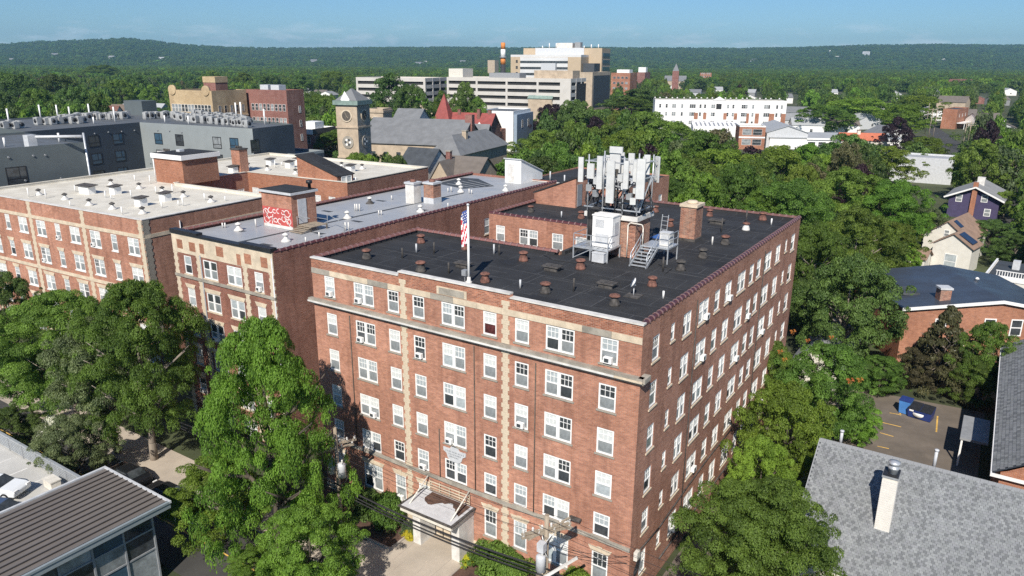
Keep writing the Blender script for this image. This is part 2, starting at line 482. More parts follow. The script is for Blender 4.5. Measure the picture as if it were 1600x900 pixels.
def tile_mesh(L=.62, r=.19, mat='tile'):
    def mk():
        b = MB(); n = 7
        for x0, x1, q in ((0.006, L - .11, r), (L - .11, L - .004, r * 1.2)):
            ring = [(math.cos(math.pi * i / (n - 1)) * q, math.sin(math.pi * i / (n - 1)) * q) for i in range(n)]
            v = [(x0, a, c) for a, c in ring] + [(x1, a, c) for a, c in ring]
            b.idx(v, [(i, i + 1, n + i + 1, n + i) for i in range(n - 1)] + [tuple(range(n - 1, -1, -1)), tuple(range(n, 2 * n))], 1 if q > r else 0)
        return b.mesh('coping_tile', [M[mat], M['tile_joint']])
    return cached(('tile', L, r, mat), mk)

def coping_row(root, a, b, z, mat='tile', L=.62, r=.19):
    a = Vector((a[0], a[1])); b = Vector((b[0], b[1])); d = b - a; n = max(1, int(d.length / L))
    rz = math.atan2(d.y, d.x); d = d / n
    for i in range(n):
        p = a + d * i
        inst('coping_tile', tile_mesh(L, r, mat), root, (p.x, p.y, z + random.uniform(-.006, .006)), rz + random.uniform(-.01, .01), (d.length / L, 1, 1))

def quoin_row(root, o, u, s, z0, z1, mat='stone', h=.32, w=(.62, .40), out=.045):
    k = 0; z = z0
    rz = math.atan2(u[1], u[0])
    while z < z1 - .05:
        hh = min(h, z1 - z); ww = w[k % 2]
        me = cached(('quoin', ww, round(hh, 3), mat, out), lambda: MB().box(-ww / 2, ww / 2, -out, .06, .006, hh - .006).mesh('quoin_stone', M[mat]))
        inst('quoin_stone', me, root, (o[0] + u[0] * s, o[1] + u[1] * s, z), rz)
        z += hh; k += 1

def vent_mesh(kind):
    def mk():
        b = MB()
        if kind == 'brick':      # stub of masonry that tapers
            b.lathe([(.56, 0), (.52, .12), (.36, .62), (.34, .74)], 8)
        elif kind == 'flat':
            b.box(-.75, .75, -.45, .45, 0, .38)
        else:
            b.lathe([(.50, 0), (.42, .10), (.17, .34), (.15, .55)], 10)
        return b
    return cached(('vent', kind), mk)

def roof_vent(root, x, y, z, kind='brick', base='terra', cap='terra', sc=1.0):
    me = cached(('ventm', kind, base), lambda: vent_mesh(kind).mesh('roof_vent', M[base]))
    o = inst('roof_vent', me, root, (x, y, z), random.uniform(0, 3) if kind != 'flat' else 0, sc)
    def capm():
        b = MB()
        if kind == 'brick': b.lathe([(.30, .74), (.30, .80), (.52, .80), (.54, .88), (.44, .98), (.12, 1.08)], 8)
        elif kind == 'flat': b.prism([(-.95, -.6), (.95, -.6), (.95, .6), (-.95, .6)], .40, .52)
        else: b.lathe([(.26, .55), (.30, .58), (.30, .66), (.05, .80)], 10)
        return b.mesh('vent_cap', M[cap])
    inst('vent_cap', cached(('capm', kind, cap), capm), o, (0, 0, .004))
    return o

def pipe(root, x, y, z, h=.7, r=.06, mat='lgrey', name='vent_pipe'):
    me = cached(('pipe', h, r, mat), lambda: MB().tube((0, 0, 0), (0, 0, h), r, n=8).mesh(name, M[mat]))
    return inst(name, me, root, (x, y, z))

def chimney(root, x, y, z, w, d, h, mat='brick_mix', cap='stone', pots=1, rz=0):
    o = MB().box(-w / 2, w / 2, -d / 2, d / 2, 0, h).build('chimney', M[mat], root, (x, y, z), rz)
    MB().box(-w / 2 - .1, w / 2 + .1, -d / 2 - .1, d / 2 + .1, h, h + .22).build('chimney_cap', M[cap], o)
    for i in range(pots):
        MB().lathe([(.3, 0), (.32, .06), (.24, .3)], 10).build('chimney_pot', M['terra' if mat != 'brick_mix' else 'stone'], o, ((i - (pots - 1) / 2) * .6, 0, h + .22))
    return o

def ac_unit(p, rz, label, group='window air conditioners in the brick apartment blocks'):
    t = thing('window_air_conditioner', label, 'air conditioner', p, rz, group)
    inst('case', cached('acc', lambda: MB().box(-.27, .27, -.25, .02, 0, .36).mesh('case', M['white'])), t)
    inst('grille', cached('acg', lambda: MB().box(-.20, .10, -.258, -.251, .06, .30).mesh('grille', M['pane_dark'])), t)
    return t

# ---------------------------------------------------------------- the large brick apartment block
H, ZR = 19.80, 19.52
CT = (-12.5, 12.3, 21.9)       # court: right end x, y from, y to
XL, YB, XB = -27.07, 37.05, -26.0
main = thing('apartment_block', 'six storey red brick apartment block with flat black roof and antenna frame on top', 'building', (0, 0, 0))
ORD = ['ground', 'second', 'third', 'fourth', 'fifth', 'top']
ROWS = [(17.0, 1.62), (13.97, 1.72), (11.02, 1.74), (8.06, 1.72), (5.17, 1.66), (1.78, 2.2)]
FCOL = [(-25.24, 1.06, 0), (-21.76, 1.96, 1), (-18.92, 1.06, 0), (-16.60, 1.06, 0), (-13.60, 1.96, 1), (-10.60, 1.06, 0), (-8.13, 1.06, 0), (-5.38, 2.02, 1), (-2.06, 1.16, 0)]
SCOL = [(2.08, 1.05, 0), (4.72, .62, 0), (7.22, 1.45, 1), (10.36, 1.95, 1), (13.12, 1.1, 0), (15.62, 1.45, 1), (18.84, 2.0, 1), (21.51, 1.15, 0), (23.52, 1.15, 0), (26.32, 2.0, 1), (29.54, 1.5, 1), (32.3, .7, 0), (34.86, 1.35, 0)]
r1 = random.Random(5)
wb = MB()
o_f, u_f = (XL, 0), (1, 0)
o_s, u_s = (0, 0), (0, 1)
fh, sh = [], []
for j, (z, h) in enumerate(ROWS):
    for i, (x, w, d) in enumerate(FCOL):
        if j == 5 and i == 4: continue
        fh.append((x - XL - w / 2, x - XL + w / 2, z, z + h))
        pn = None
        if (j, i) == (0, 5): pn = ('pane_blind', 'pane_red')
        elif (j, i) in ((0, 3), (5, 8), (1, 8)): pn = ('pane_dark', 'pane_grey')
        add_window(main, o_f, u_f, x - XL, z, w, h, bool(d), r1, panes=pn, sill='stone_grey')
    for i, (y, w, d) in enumerate(SCOL):
        zz, h2 = (z + .02, h * .98) if w > .8 else (z + .42, h * .72)
        if j == 5: zz, h2 = (2.0, 1.75) if w > .8 else (2.5, 1.15)
        sh.append((y - w / 2, y + w / 2, zz, zz + h2))
        add_window(main, o_s, u_s, y, zz, w, h2, bool(d), r1, sill='stone')
wall_holes(wb, o_f, u_f, -XL, -.5, H, fh)
wall_holes(wb, o_s, u_s, YB, -.5, H, sh)
bw_h = []
for (x, w, d) in ((-24.65, 1.05, 0), (-21.4, 2.1, 1), (-18.2, 1.2, 0), (-15.7, 1.2, 0)):
    for j in range(2):
        z = 17.08 - 3 * j; bw_h.append((x - XB - w / 2, x - XB + w / 2, z, z + 1.62))
        add_window(main, (XB, CT[2]), (1, 0), x - XB, z, w, 1.62, bool(d), r1, sill='stone')
wall_holes(wb, (XB, CT[2]), (1, 0), CT[0] - XB, -.5, H, bw_h)
for a, c in (((0, YB), (XB, YB)), ((XB, YB), (XB, CT[2])), ((CT[0], CT[2]), (CT[0], CT[1])), ((CT[0], CT[1]), (XL, CT[1])), ((XL, CT[1]), (XL, 0))):
    wb.face([(a[0], a[1], -.5), (c[0], c[1], -.5), (c[0], c[1], H), (a[0], a[1], H)])
wb.build('wall', M['brick'], main)
roof_poly = [(XL, 0), (0, 0), (0, YB), (XB, YB), (XB, CT[2]), (CT[0], CT[2]), (CT[0], CT[1]), (XL, CT[1])]
inset = [(XL + .02, .02), (-.02, .02), (-.02, YB - .02), (XB + .02, YB - .02), (XB + .02, CT[2] + .02), (CT[0] + .02, CT[2] + .02), (CT[0] + .02, CT[1] - .02), (XL + .02, CT[1] - .02)]
roof = MB().face([(x, y, ZR) for x, y in inset]).build('roof', M['black_roof'], main)
# low parapet behind the coping
pb = MB()
for a, c in zip(roof_poly, roof_poly[1:] + roof_poly[:1]):
    d = Vector((c[0] - a[0], c[1] - a[1])); L = d.length; d.normalize()
    strip(pb, a, d, .31, L - .31, ZR - .1, H - .01, -.02, .30)
pb.build('parapet', M['black_roof'], main)
coping_row(main, (-.16, .30), (-.16, YB), H - .03)
coping_row(main, (-.1, YB - .16), (XB, YB - .16), H - .03, 'tile_old')
coping_row(main, (XL + .16, .30), (XL + .16, CT[1]), H - .03, 'tile_old')
coping_row(main, (XL + .3, CT[1] - .16), (CT[0], CT[1] - .16), H - .03, 'tile_old')
coping_row(main, (XB, CT[2] + .16), (CT[0], CT[2] + .16), H - .03, 'tile')
coping_row(main, (XB + .16, CT[2] + .3), (XB + .16, YB - .3), H - .03, 'tile_old')
# street front: coping with two steps, frieze, cornice, belt course
X1, X2 = -17.95, -9.35
for s0, s1, up in ((0.0, X1 - XL - .35, 0), (X1 - XL - .35, X2 - XL + .35, .26), (X2 - XL + .35, -XL + .05, .02)):
    if up > .1: strip(MB(), o_f, u_f, s0, s1, H, H + up - .002, .012, .28).build('raised_parapet', M['parapet_brick'], main)
    strip(MB(), o_f, u_f, s0 + .003, s1 - .003, H + up, H + up + .10, .10, .34).build('coping', M['white_dirty'], main)
strip(MB(), o_f, u_f, .02, -XL - .02, 19.07, H - .003, .018, .02).build('parapet_band', M['parapet_brick'], main)
for k in range(14):       # frieze of separate stones over the top windows
    s0, s1 = -XL * k / 14, -XL * (k + 1) / 14
    strip(MB(), o_f, u_f, s0 + .006, s1 - .006, 18.66, 19.07, .05, .05).build('frieze_stone', M['stone'] if k in (8, 11, 13) or k % 4 == 1 else M['stone_grey'] if k % 3 == 0 else M['stone'], main)
for k in range(18):       # cornice, block by block
    s0, s1 = -XL * k / 18 - (.25 if k == 0 else 0), -XL * (k + 1) / 18 + (.28 if k == 17 else 0)
    o = strip(MB(), o_f, u_f, s0 + .005, s1 - .005, 16.545, 16.70, .36, .03).build('cornice_stone', M['stone_grey'], main)
    strip(MB(), o_f, u_f, s0 + .002, s1 - .002, 16.43, 16.54, .42, .03).build('cornice_lip', M['white_dirty'] if k != 17 else M['stone'], o)
    strip(MB(), o_f, u_f, s0 + .01, s1 - .01, 16.24, 16.425, .16, .03).build('cornice_bed', M['stone'], o)
strip(MB(), (0, 0), (0, 1), -.3, .55, 16.40, 16.70, .42, .03).build('cornice_stone', M['stone_grey'], main)
for k in range(16):
    s0, s1 = -XL * k / 16, -XL * (k + 1) / 16
    strip(MB(), o_f, u_f, s0 + .004, s1 - .004, 4.86, 5.13, .13, .03).build('belt_stone', M['stone_grey'], main)
strip(MB(), o_f, u_f, 0, -XL, -.5, .95, .06, .03).build('plinth', M['stone'], main)
for xq in (X1, X2):
    quoin_row(main, o_f, u_f, xq - XL, .96, 4.84); quoin_row(main, o_f, u_f, xq - XL, 5.14, 16.2); quoin_row(main, o_f, u_f, xq - XL, 16.72, H - .2)
strip(MB(), o_f, u_f, -14.9 - XL, -12.4 - XL, 19.12, 19.66, .06, .03).build('carved_panel', M['stone'], main)
MB().box(-14.7, -12.6, -.085, -.062, 19.18, 19.60).build('panel_field', M['stone_grey'], main)
for i, (x, w, d) in enumerate(FCOL):      # splayed lintels of the ground floor
    if i == 4: continue
    b = MB(); z = ROWS[5][0] + ROWS[5][1]
    b.hexa([(x - w / 2 - .06, -.05, z), (x + w / 2 + .06, -.05, z), (x + w / 2 + .06, .04, z), (x - w / 2 - .06, .04, z), (x - w / 2 - .26, -.05, z + .36), (x + w / 2 + .26, -.05, z + .36), (x + w / 2 + .26, .04, z + .36), (x - w / 2 - .26, .04, z + .36)])
    o = b.build('lintel', M['stone'], main)
    MB().hexa([(x - .12, -.08, z + .01), (x + .12, -.08, z + .01), (x + .12, -.05, z + .01), (x - .12, -.05, z + .01), (x - .18, -.08, z + .46), (x + .18, -.08, z + .46), (x + .18, -.05, z + .46), (x - .18, -.05, z + .46)]).build('keystone', M['stone'], o)
# service lines and downpipes
for x, z1 in ((-23.3, 15.9), (-7.05, 15.9), (-11.85, 16.0), (-15.0, 9.0)):
    MB().tube((x, -.05, 4.9), (x, -.05, z1), .04, n=6).build('downpipe', M['wood_dark'], main)
for y in (8.8, 25.0):
    MB().tube((.05, y, .6), (.05, y, 19.0), .045, n=6).build('downpipe', M['tar'], main)
MB().path([(.06, .9, 4.2), (.06, 4.5, 4.0), (.06, 8.9, 4.4), (.06, 14, 4.7), (.06, 20, 4.7)], .05).build('conduit', M['tar'], main)
MB().path([(.06, 5, 1.3), (.06, 9, 1.35), (.06, 30, 1.35)], .06).build('conduit', M['tar'], main)
# roof furniture that belongs to the roof
VT = [(-24.1, 9.3, 'brick', 'terra'), (-24.2, 3.0, 'brick', 'tar'), (-18.4, 2.5, 'brick', 'tar'), (-16.6, 5.2, 'flat', 'tar'), (-13.0, 2.9, 'brick', 'terra'), (-19.7, 9.6, 'brick', 'terra'), (-13.9, 9.2, 'brick', 'terra'),
      (-9.2, 9.6, 'brick', 'terra'), (-10.7, 8.1, 'flat', 'tar'), (-5.5, 6.5, 'flat', 'tar'), (-8.3, 3.1, 'brick', 'tar'), (-3.4, 3.3, 'brick', 'tar'), (-3.1, 8.5, 'brick', 'terra'), (-3.0, 13.5, 'brick', 'tar'), (-2.9, 17.9, 'brick', 'tar'),
      (-2.9, 23.3, 'brick', 'tar'), (-6.2, 31.0, 'flat', 'tar'), (-3.1, 29.8, 'brick', 'white_dirty'), (-8.0, 34.2, 'brick', 'terra'), (-3.1, 35.2, 'brick', 'terra'), (-9.4, 27.4, 'brick', 'terra'), (-23.6, 25.8, 'brick', 'tar'), (-17.9, 25.9, 'brick', 'terra'), (-13.2, 33.0, 'brick', 'terra'), (-18.5, 33.5, 'brick', 'terra')]
for x, y, k, m in VT:
    roof_vent(main, x, y, ZR, k, m, 'terra' if m == 'terra' or (k == 'brick' and random.random() < .5) else ('white_dirty' if m == 'white_dirty' else 'tar'), random.uniform(.64, .78))
for x, y, h, m in ((-22.3, 6.6, .7, 'lgrey'), (-20.9, 7.1, .9, 'tar'), (-22.0, 4.6, .8, 'tar'), (-16.4, 3.2, .8, 'tar'), (-16.9, 9.6, .8, 'lgrey'), (-16.4, 9.6, .8, 'tar'), (-10.2, 3.0, .6, 'lgrey'), (-6.9, 4.4, .9, 'tar'), (-3.9, 12.3, 1.1, 'tar'), (-3.7, 22.4, .7, 'white_dirty'),
                  (-1.4, 6.3, .5, 'white'), (-8.6, 30.4, .8, 'white'), (-1.8, 33.4, .6, 'white'), (-4.6, 27.5, 1.3, 'tar'), (-3.9, 32.5, 1.3, 'tar'), (-19.7, 25.2, .6, 'lgrey')):
    pipe(main, x, y, ZR, h, .07, m)
ch = chimney(main, -6.0, 23.4, ZR, 1.35, 1.7, 2.9, 'brick_mix', 'stone', 0)
MB().lathe([(.5, 0), (.5, .12), (.36, .24)], 12).build('chimney_pot', M['stone'], ch, (0, 0, 3.12))
MB().box(-.78, .78, -.95, .95, 0, .22).build('chimney_foot', M['tar'], ch, (0, 0, 0))
for a, c in (((-26, 5.9), (-13, 5.6)), ((-20, 1.0), (-19.6, 11.6)), ((-11.2, .9), (-11, 11.8)), ((-10.5, 6.2), (-.6, 6.0)), ((-6.6, .8), (-5.2, 21)), ((-5, 12.6), (-.6, 12.4)), ((-6.4, 18.9), (-.6, 18.7)), ((-12, 23.9), (-.6, 23.6)), ((-4.4, 22.5), (-3.6, 36.2)), ((-12, 29.4), (-.6, 29.2)), ((-25, 27.4), (-13, 27.2)), ((-9.6, 24), (-9.3, 36.3)), ((-15, 2.6), (-12.6, 1.4))):
    MB().rail((a[0], a[1], ZR + .004), (c[0], c[1], ZR + .004), .07, .012).build('roof_seam', M['seam_grey'], main)
for x, y, w, d in ((-22.6, 8.1, 1.6, .9), (-15.2, 7.6, 1.2, 1.2), (-6.9, 9.8, 1.5, .8), (-2.1, 15.4, .9, 1.6), (-8.8, 1.6, 2.2, .7), (-4.8, 26.3, 1.3, 1.0), (-20.6, 24.6, 1.6, .8)):
    MB().box(x, x + w, y, y + d, ZR + .001, ZR + .006).build('roof_patch', M['roof_patch'], main)
for pts in (((-13.5, 2.3), (-12, 2.0), (-9.5, 1.2), (-8.2, 1.3)), ((-8.6, 12.1), (-9.6, 10.9), (-12, 10.6), (-13.4, 11.4)), ((-4.9, 13.9), (-3.6, 13.2), (-3.5, 11.6))):
    MB().path([(x, y, ZR + .03) for x, y in pts], .03).build('roof_cable', M['cable'], main)
# elevator house
ph = MB().box(-11.35, -7.2, 14.6, 17.35, ZR, 22.42).build('elevator_house', M['brick_mix'], main)
MB().box(-11.55, -7.0, 14.4, 17.55, 22.42, 22.78).build('house_cornice', M['white_dirty'], ph)
MB().box(-11.4, -7.15, 14.55, 17.4, 22.782, 22.82).build('house_roof', M['black_roof'], ph)
MB().box(-7.197, -7.15, 15.2, 16.2, ZR + .3, 21.6).build('house_door', M['terra'], ph)
# stair head with a sloping top at the back wing
MB().prism([(-25.9, 30.2), (-20.9, 30.2), (-20.9, 33.0), (-25.9, 33.0)], ZR, [20.6, 22.6, 22.6, 20.6]).build('stair_head', M['brick'], main)
sh_ = MB().prism([(-26.0, 30.1), (-20.7, 30.1), (-20.7, 33.1), (-26.0, 33.1)], [20.62, 22.68, 22.68, 20.62], [20.76, 22.82, 22.82, 20.76]).build('stair_head_roof', M['black_roof'], main)
MB().box(-20.897, -20.84, 30.5, 31.5, ZR + .1, 21.9).build('stair_head_door', M['grey'], main)
# entrance: canopy, portal, door, crest
cp = MB().box(-16.55, -11.95, -2.75, -.02, 3.28, 3.62).build('entrance_canopy', M['cream'], main)
MB().box(-16.68, -11.82, -2.88, -.03, 3.62, 3.70).build('canopy_edge', M['tar'], cp)
MB().box(-16.5, -12.0, -2.7, -.1, 3.70, 3.71).build('canopy_deck', M['lgrey'], cp)
stb = MB(); rr = random.Random(3); pts = []
for i in range(15):
    x = -15.7 + 3.5 * i / 14; pts.append((x, -.95 - .45 * math.sin(i * .55) - rr.random() * .3))
stb.face([(-15.7, -.15, 3.714)] + [(x, y, 3.714) for x, y in pts] + [(-12.2, -.15, 3.714)]).build('leaf_litter', M['mulch'], cp)
for x in (-16.1, -12.35):
    MB().tube((x, -2.3, 3.68), (x, -.05, 4.95), .055, n=8).build('canopy_stay', M['cream'], cp)
sg = MB()
for z in (3.95, 4.15, 4.35, 4.6): sg.rail((-15.9, -.22, z), (-12.3, -.22, z), .05, .07)
for k in range(5): sg.rail((-15.9 + .9 * k, -.16, 3.85), (-15.9 + .9 * k, -.16, 4.7), .05, .05)
sg.build('canopy_rack', M['stone'], cp)
for x0, x1 in ((-16.3, -15.6), (-12.75, -12.05)):
    MB().box(x0, x1, -1.75, -.02, 0, 3.276).build('portal_pier', M['white_dirty'], main)
MB().box(-15.6, -12.75, -.05, -.005, 2.75, 3.27).build('portal_head', M['stone'], main)
dr = MB()
for x in (-15.6, -14.9, -14.16, -13.45, -12.83): dr.box(x, x + .08, -.06, -.01, .02, 2.75)
for z in (.02, 2.05, 2.67): dr.box(-15.52, -12.83, -.055, -.012, z, z + .09)
dd = dr.build('entrance_door', M['tar'], main)
for k in range(4): MB().box(-15.5 + .7 * k, -14.92 + .7 * k, -.03, -.02, .12, 2.66).build('pane', M['pane_dark'], dd)
cr = MB()
pr = [(-1.0, .62), (-.98, .35), (-.72, .2), (-.6, -.15), (-.35, -.35), (.35, -.35), (.6, -.15), (.72, .2), (.98, .35), (1.0, .62), (.45, .6), (.25, .85), (0, .98), (-.25, .85), (-.45, .6)]
cr.idx([(x, -.07, z) for x, z in pr] + [(x, .01, z) for x, z in pr], [tuple(range(15))] + [(i, 15 + i, 15 + (i + 1) % 15, (i + 1) % 15) for i in range(15)])
crest = cr.build('crest_sign', M['lgrey'], main, (-13.65, 0, 7.12))
cl = MB()      # raised strokes of the worn lettering
for row, (z, w) in enumerate(((.42, .78), (.22, .5), (.02, .42))):
    x = -w
    while x < w:
        cl.box(x, x + rr.choice((.05, .07, .09)), -.082, -.07, z - .05, z + .05); x += .14
cl.build('crest_lettering', M['grey'], crest).__setitem__('kind', 'stuff')
MB().rail((-.6, -.15, 0), (.2, -.15, 0), .3, .14).build('wall_lamp', M['tar'], main, (-3.6, -.1, 5.95))
# air conditioners
FN = ['first', 'second', 'third', 'fourth', 'fifth', 'sixth', 'seventh', 'eighth', 'ninth', 'tenth', 'eleventh', 'twelfth', 'thirteenth']
for j, i, off in ((0, 0, 0), (0, 1, -.5), (1, 1, -.5), (1, 3, 0), (0, 8, 0), (3, 4, -.5), (4, 3, 0), (2, 6, 0), (3, 1, .4), (5, 2, 0)):
    z, h = ROWS[j]; x = FCOL[i][0] + off
    ac_unit((x, .02, z + .11), 0, 'white air conditioner, canopy front, %s floor, %s window from the corner' % (ORD[5 - j], FN[8 - i]))
for j, i, off in ((0, 3, .45), (1, 3, .4), (0, 5, .3), (1, 7, 0), (2, 6, .4), (4, 3, .4), (5, 2, .3), (2, 9, .4)):
    z, h = ROWS[j]
    ac_unit((-.02, SCOL[i][0] + off, (2.1 if j == 5 else z + .12)), R(90), 'white air conditioner, long side wall, %s floor, %s window from the corner' % (ORD[5 - j], FN[i]))

# ---------------------------------------------------------------- things on that roof
t = thing('flagpole', 'white flagpole standing on the black roof behind the street parapet', 'flagpole', (-13.8, 2.1, ZR))
MB().lathe([(.09, 0), (.085, 2), (.06, 5.3)], 10).build('pole', M['white'], t)
MB().lathe([(.02, 0), (.10, .06), (.10, .14), (.02, .2)], 10).build('finial', M['lgrey'], t, (0, 0, 5.3))
MB().lathe([(.24, 0), (.24, .10), (.14, .16), (.12, .42)], 10).build('foot', M['white_dirty'], t)
MB().box(-.55, -.2, -.1, .25, .45, .85).build('lamp_box', M['grey'], t)
MB().rail((-.37, .05, 0), (-.37, .05, .45), .06, .06).build('lamp_bracket', M['grey'], t)
fl = MB()
FWD, FHT, NX, NZ = 1.15, 2.35, 16, 13
def flag_p(a, c):        # hanging flag: folds close to the pole
    ph_ = a * 9.0 + c * 1.5
    return (-.08 - .62 * a * (1 - .35 * c) + .05 * math.sin(ph_), .13 * math.sin(ph_) * (a ** .5) + .05, 5.15 - c * FHT * (1 - .08 * a) - .55 * a)
vg = [[flag_p(i / NX, k / NZ) for k in range(NZ + 1)] for i in range(NX + 1)]
for i in range(NX):
    for k in range(NZ):
        canton = (k < 6 and i >= 0 and True)
        # the flag hangs from its hoist: stripes run down, the canton is the upper part next to the pole
        mi = 2 if (k < 5 and i * .5 + k < 8) else int(i * .55 + (NZ - k) * .5 + 1) % 2
        fl.face([vg[i][k], vg[i + 1][k], vg[i + 1][k + 1], vg[i][k + 1]], mi, True)
M['flag_red'] = plain('flag_red', (.48, .03, .05), .8, .1); M['flag_blue'] = plain('flag_blue', (.05, .08, .26), .8, .1); M['flag_white'] = plain('flag_white', (.78, .76, .76), .8, .05)
fo = thing('flag', 'striped red and white flag with starred blue canton hanging limp from the pole', 'flag', (-13.8, 2.1, ZR))
fl.build('cloth', [M['flag_red'], M['flag_white'], M['flag_blue']], fo)
for i in range(1, 10, 2):
    for k in range(1, 6):
        if k > 4: continue
        p = flag_p((i + .5 * (k % 2)) / NX, (k) / NZ)
        MB().lathe([(.045, -.008), (.045, .008)], 5).build('star', M['flag_white'], fo, (p[0], p[1] - .02, p[2]), 0).rotation_euler = (R(90), 0, 0)

t = thing('antenna_frame', 'galvanised steel frame of white cellular antenna panels on the elevator house', 'antenna frame', (-9.3, 15.97, 22.82))
M['panel_grey'] = plain('panel_grey', (.58, .585, .57), .55, .1, 1.2, 6, stain=(.42, .41, .38), stain_amt=.4)
hw, hd = 2.1, 1.35
for x in (-hw, -.8, .9, hw):
    for y in (-hd, hd): MB().tube((x, y, -.35 if y < 0 else 0), (x, y, 4.4), .06, n=8).build('post', M['galv'], t)
for z in (.35, 2.7, 3.9):
    for y in (-hd, hd): MB().rail((-hw - .3, y, z), (hw + .3, y, z), .09, .09).build('rail', M['galv'], t)
    for x in (-hw, hw): MB().rail((x, -hd, z), (x, hd, z), .085, .085).build('rail', M['galv'], t)
for a, c in (((-hw, -hd, .4), (-.8, -hd, 2.7)), ((hw, -hd, .4), (.9, -hd, 2.0)), ((hw + .15, -hd, .3), (hw + .9, -hd + .5, 3.2)), ((hw, -hd, .5), (hw, hd, 2.5)), ((-hw, -hd, 2.4), (-hw, hd, .5)), ((-.8, hd, .4), (.9, hd, 2.6)), ((.9, -hd, 2.1), (-.6, -hd, 2.2))):
    MB().rail(a, c, .08, .08).build('brace', M['galv'] if a[0] > -2 else M['tar'], t)
for x, y, z, w, h, rz in ((-2.5, -1.9, 2.3, .42, 1.9, .3), (-1.75, -1.7, 2.6, .6, 1.15, 0), (-.85, -1.95, 1.9, .48, 2.5, .05), (.15, -2.1, .95, .66, 3.2, -.05), (1.3, -1.85, 2.1, .42, 2.1, .15), (2.15, -1.8, 2.7, .62, 1.5, .2), (2.6, -2.1, 1.5, .66, 2.95, .35), (2.2, 1.9, 2.2, .5, 2.0, 2.6),
                          (1.2, 1.95, 2.3, .45, 1.8, 3.1), (-.9, 1.95, 2.4, .5, 1.9, 3.2), (-2.1, 1.9, 2.2, .5, 1.8, 3.4), (-1.0, 1.0, 2.8, .9, 1.5, .1), (.35, 1.1, 3.0, .5, 1.4, .1), (1.0, .4, 2.8, .7, 1.2, 0), (-.9, .9, 4.35, 1.1, .5, .1), (1.75, .9, 2.9, .5, 1.5, .4)):
    b = MB(); b.prism([(-w / 2 + .04, -.11), (w / 2 - .04, -.11), (w / 2, -.05), (w / 2, .07), (-w / 2, .07), (-w / 2, -.05)], 0, h)
    o = b.build('antenna_panel', M['panel_grey'], t, (x, y, z), rz)
    MB().rail((0, .18, .25), (0, .18, h - .2), .05, .05).build('bracket', M['galv'], o)
for x, y, z in ((1.15, -1.75, 2.0), (-1.9, -1.6, 1.6), (-1.35, -1.55, 1.2), (.2, -1.4, 1.3), (1.4, -1.3, 1.2), (-.2, 1.2, 1.5), (1.9, -1.2, 1.7), (-1.6, .6, 1.8), (.7, .5, .9), (-.6, -1.0, .5), (-1.2, -1.75, 2.2), (.8, -1.7, 2.6), (1.8, -1.5, .9), (-.3, -1.6, .6), (.5, -.4, 1.7), (-1.9, -.5, 1.1), (1.5, .2, 1.4), (-.1, .3, 2.2), (-1.4, -.9, 2.6), (1.0, -.9, 2.2), (.1, -1.2, 2.9), (-2.0, .9, 2.6)):
    MB().box(-.22, .22, -.12, .12, 0, .5).build('radio_unit', random.choice((M['panel_grey'], M['grey'], M['tar'])), t, (x, y, z), random.uniform(-.4, .4))
for k in range(26):
    x, y = random.uniform(-2.2, 2.2), random.uniform(-1.5, 1.3)
    MB().path([(x, y, 2.6), (x + random.uniform(-.4, .4), y + .1, 1.5), (x + random.uniform(-.6, .6), y - .1, .7), (x + random.uniform(-.5, .5), y, .06)], .045, 5).build('feeder_cable', M['cable'], t)
for k in range(5):
    x = -1.9 + .13 * k
    MB().path([(x + .5, -1.4, .4), (x, -1.62, .1), (x, -1.66, -.6), (x + .02, -1.45, -2.9)], .06, 5).build('feeder_cable', M['cable'], t)

t = thing('equipment_platform', 'galvanised railed platform against the elevator house under the antennas', 'platform', (-9.55, 13.1, ZR))
MB().box(-1.7, 1.3, -1.0, 1.3, .86, .98).build('deck', M['galv'], t)
for x in (-1.65, -.2, 1.25):
    for y in (-.95, 1.2): MB().rail((x, y, 0), (x, y, .86), .09, .09).build('leg', M['galv'], t)
for a, c in (((-1.65, -.95, .05), (-.2, -.95, .85)), ((1.25, -.95, .05), (-.2, -.95, .85))): MB().rail(a, c, .06, .06).build('brace', M['galv'], t)
for z in (1.45, 1.95):
    MB().rail((-1.65, -.95, z), (1.25, -.95, z), .045, .045).build('handrail', M['galv'], t); MB().rail((-1.65, -.95, z), (-1.65, 1.2, z), .045, .045).build('handrail', M['galv'], t); MB().rail((1.25, -.95, z), (1.25, .2, z), .045, .045).build('handrail', M['galv'], t)
for x, y in ((-1.65, -.95), (-1.65, 1.2), (-.2, -.95), (1.25, -.95)): MB().rail((x, y, .98), (x, y, 1.95), .05, .05).build('baluster', M['galv'], t)
for k in range(6): MB().box(-1.6 + .48 * k, -1.55 + .48 * k, -.98, 1.28, .985, 1.01).build('deck_bar', M['grey'], t)

t = thing('equipment_cabinet', 'tall white equipment cabinet with louvred top standing on the roof platform', 'cabinet', (-9.15, 13.45, ZR + 1.01))
MB().box(-.85, .85, -.6, .7, 0, 2.35).build('case', M['white'], t)
MB().box(-.9, .9, -.65, .75, 2.35, 2.43).build('lid', M['white'], t)
for k in range(7): MB().box(-.6, .15, -.625, -.601, 1.5 + .09 * k, 1.555 + .09 * k).build('louvre', M['lgrey'], t)
MB().box(-.55, .55, -.63, -.602, .25, 1.0).build('hatch', M['lgrey'], t)
MB().box(.855, .88, -.3, .4, .9, 1.9).build('side_grille', M['lgrey'], t)
t = thing('small_cabinet', 'small pale cabinet under the railed roof platform', 'cabinet', (-8.85, 11.9, ZR))
MB().box(-.5, .5, -.25, .25, .08, .75).build('case', M['lgrey'], t); MB().box(-.52, .52, -.27, .27, .75, .8).build('lid', M['lgrey'], t); MB().box(-.4, .4, -.2, .2, 0, .08).build('foot', M['tar'], t)

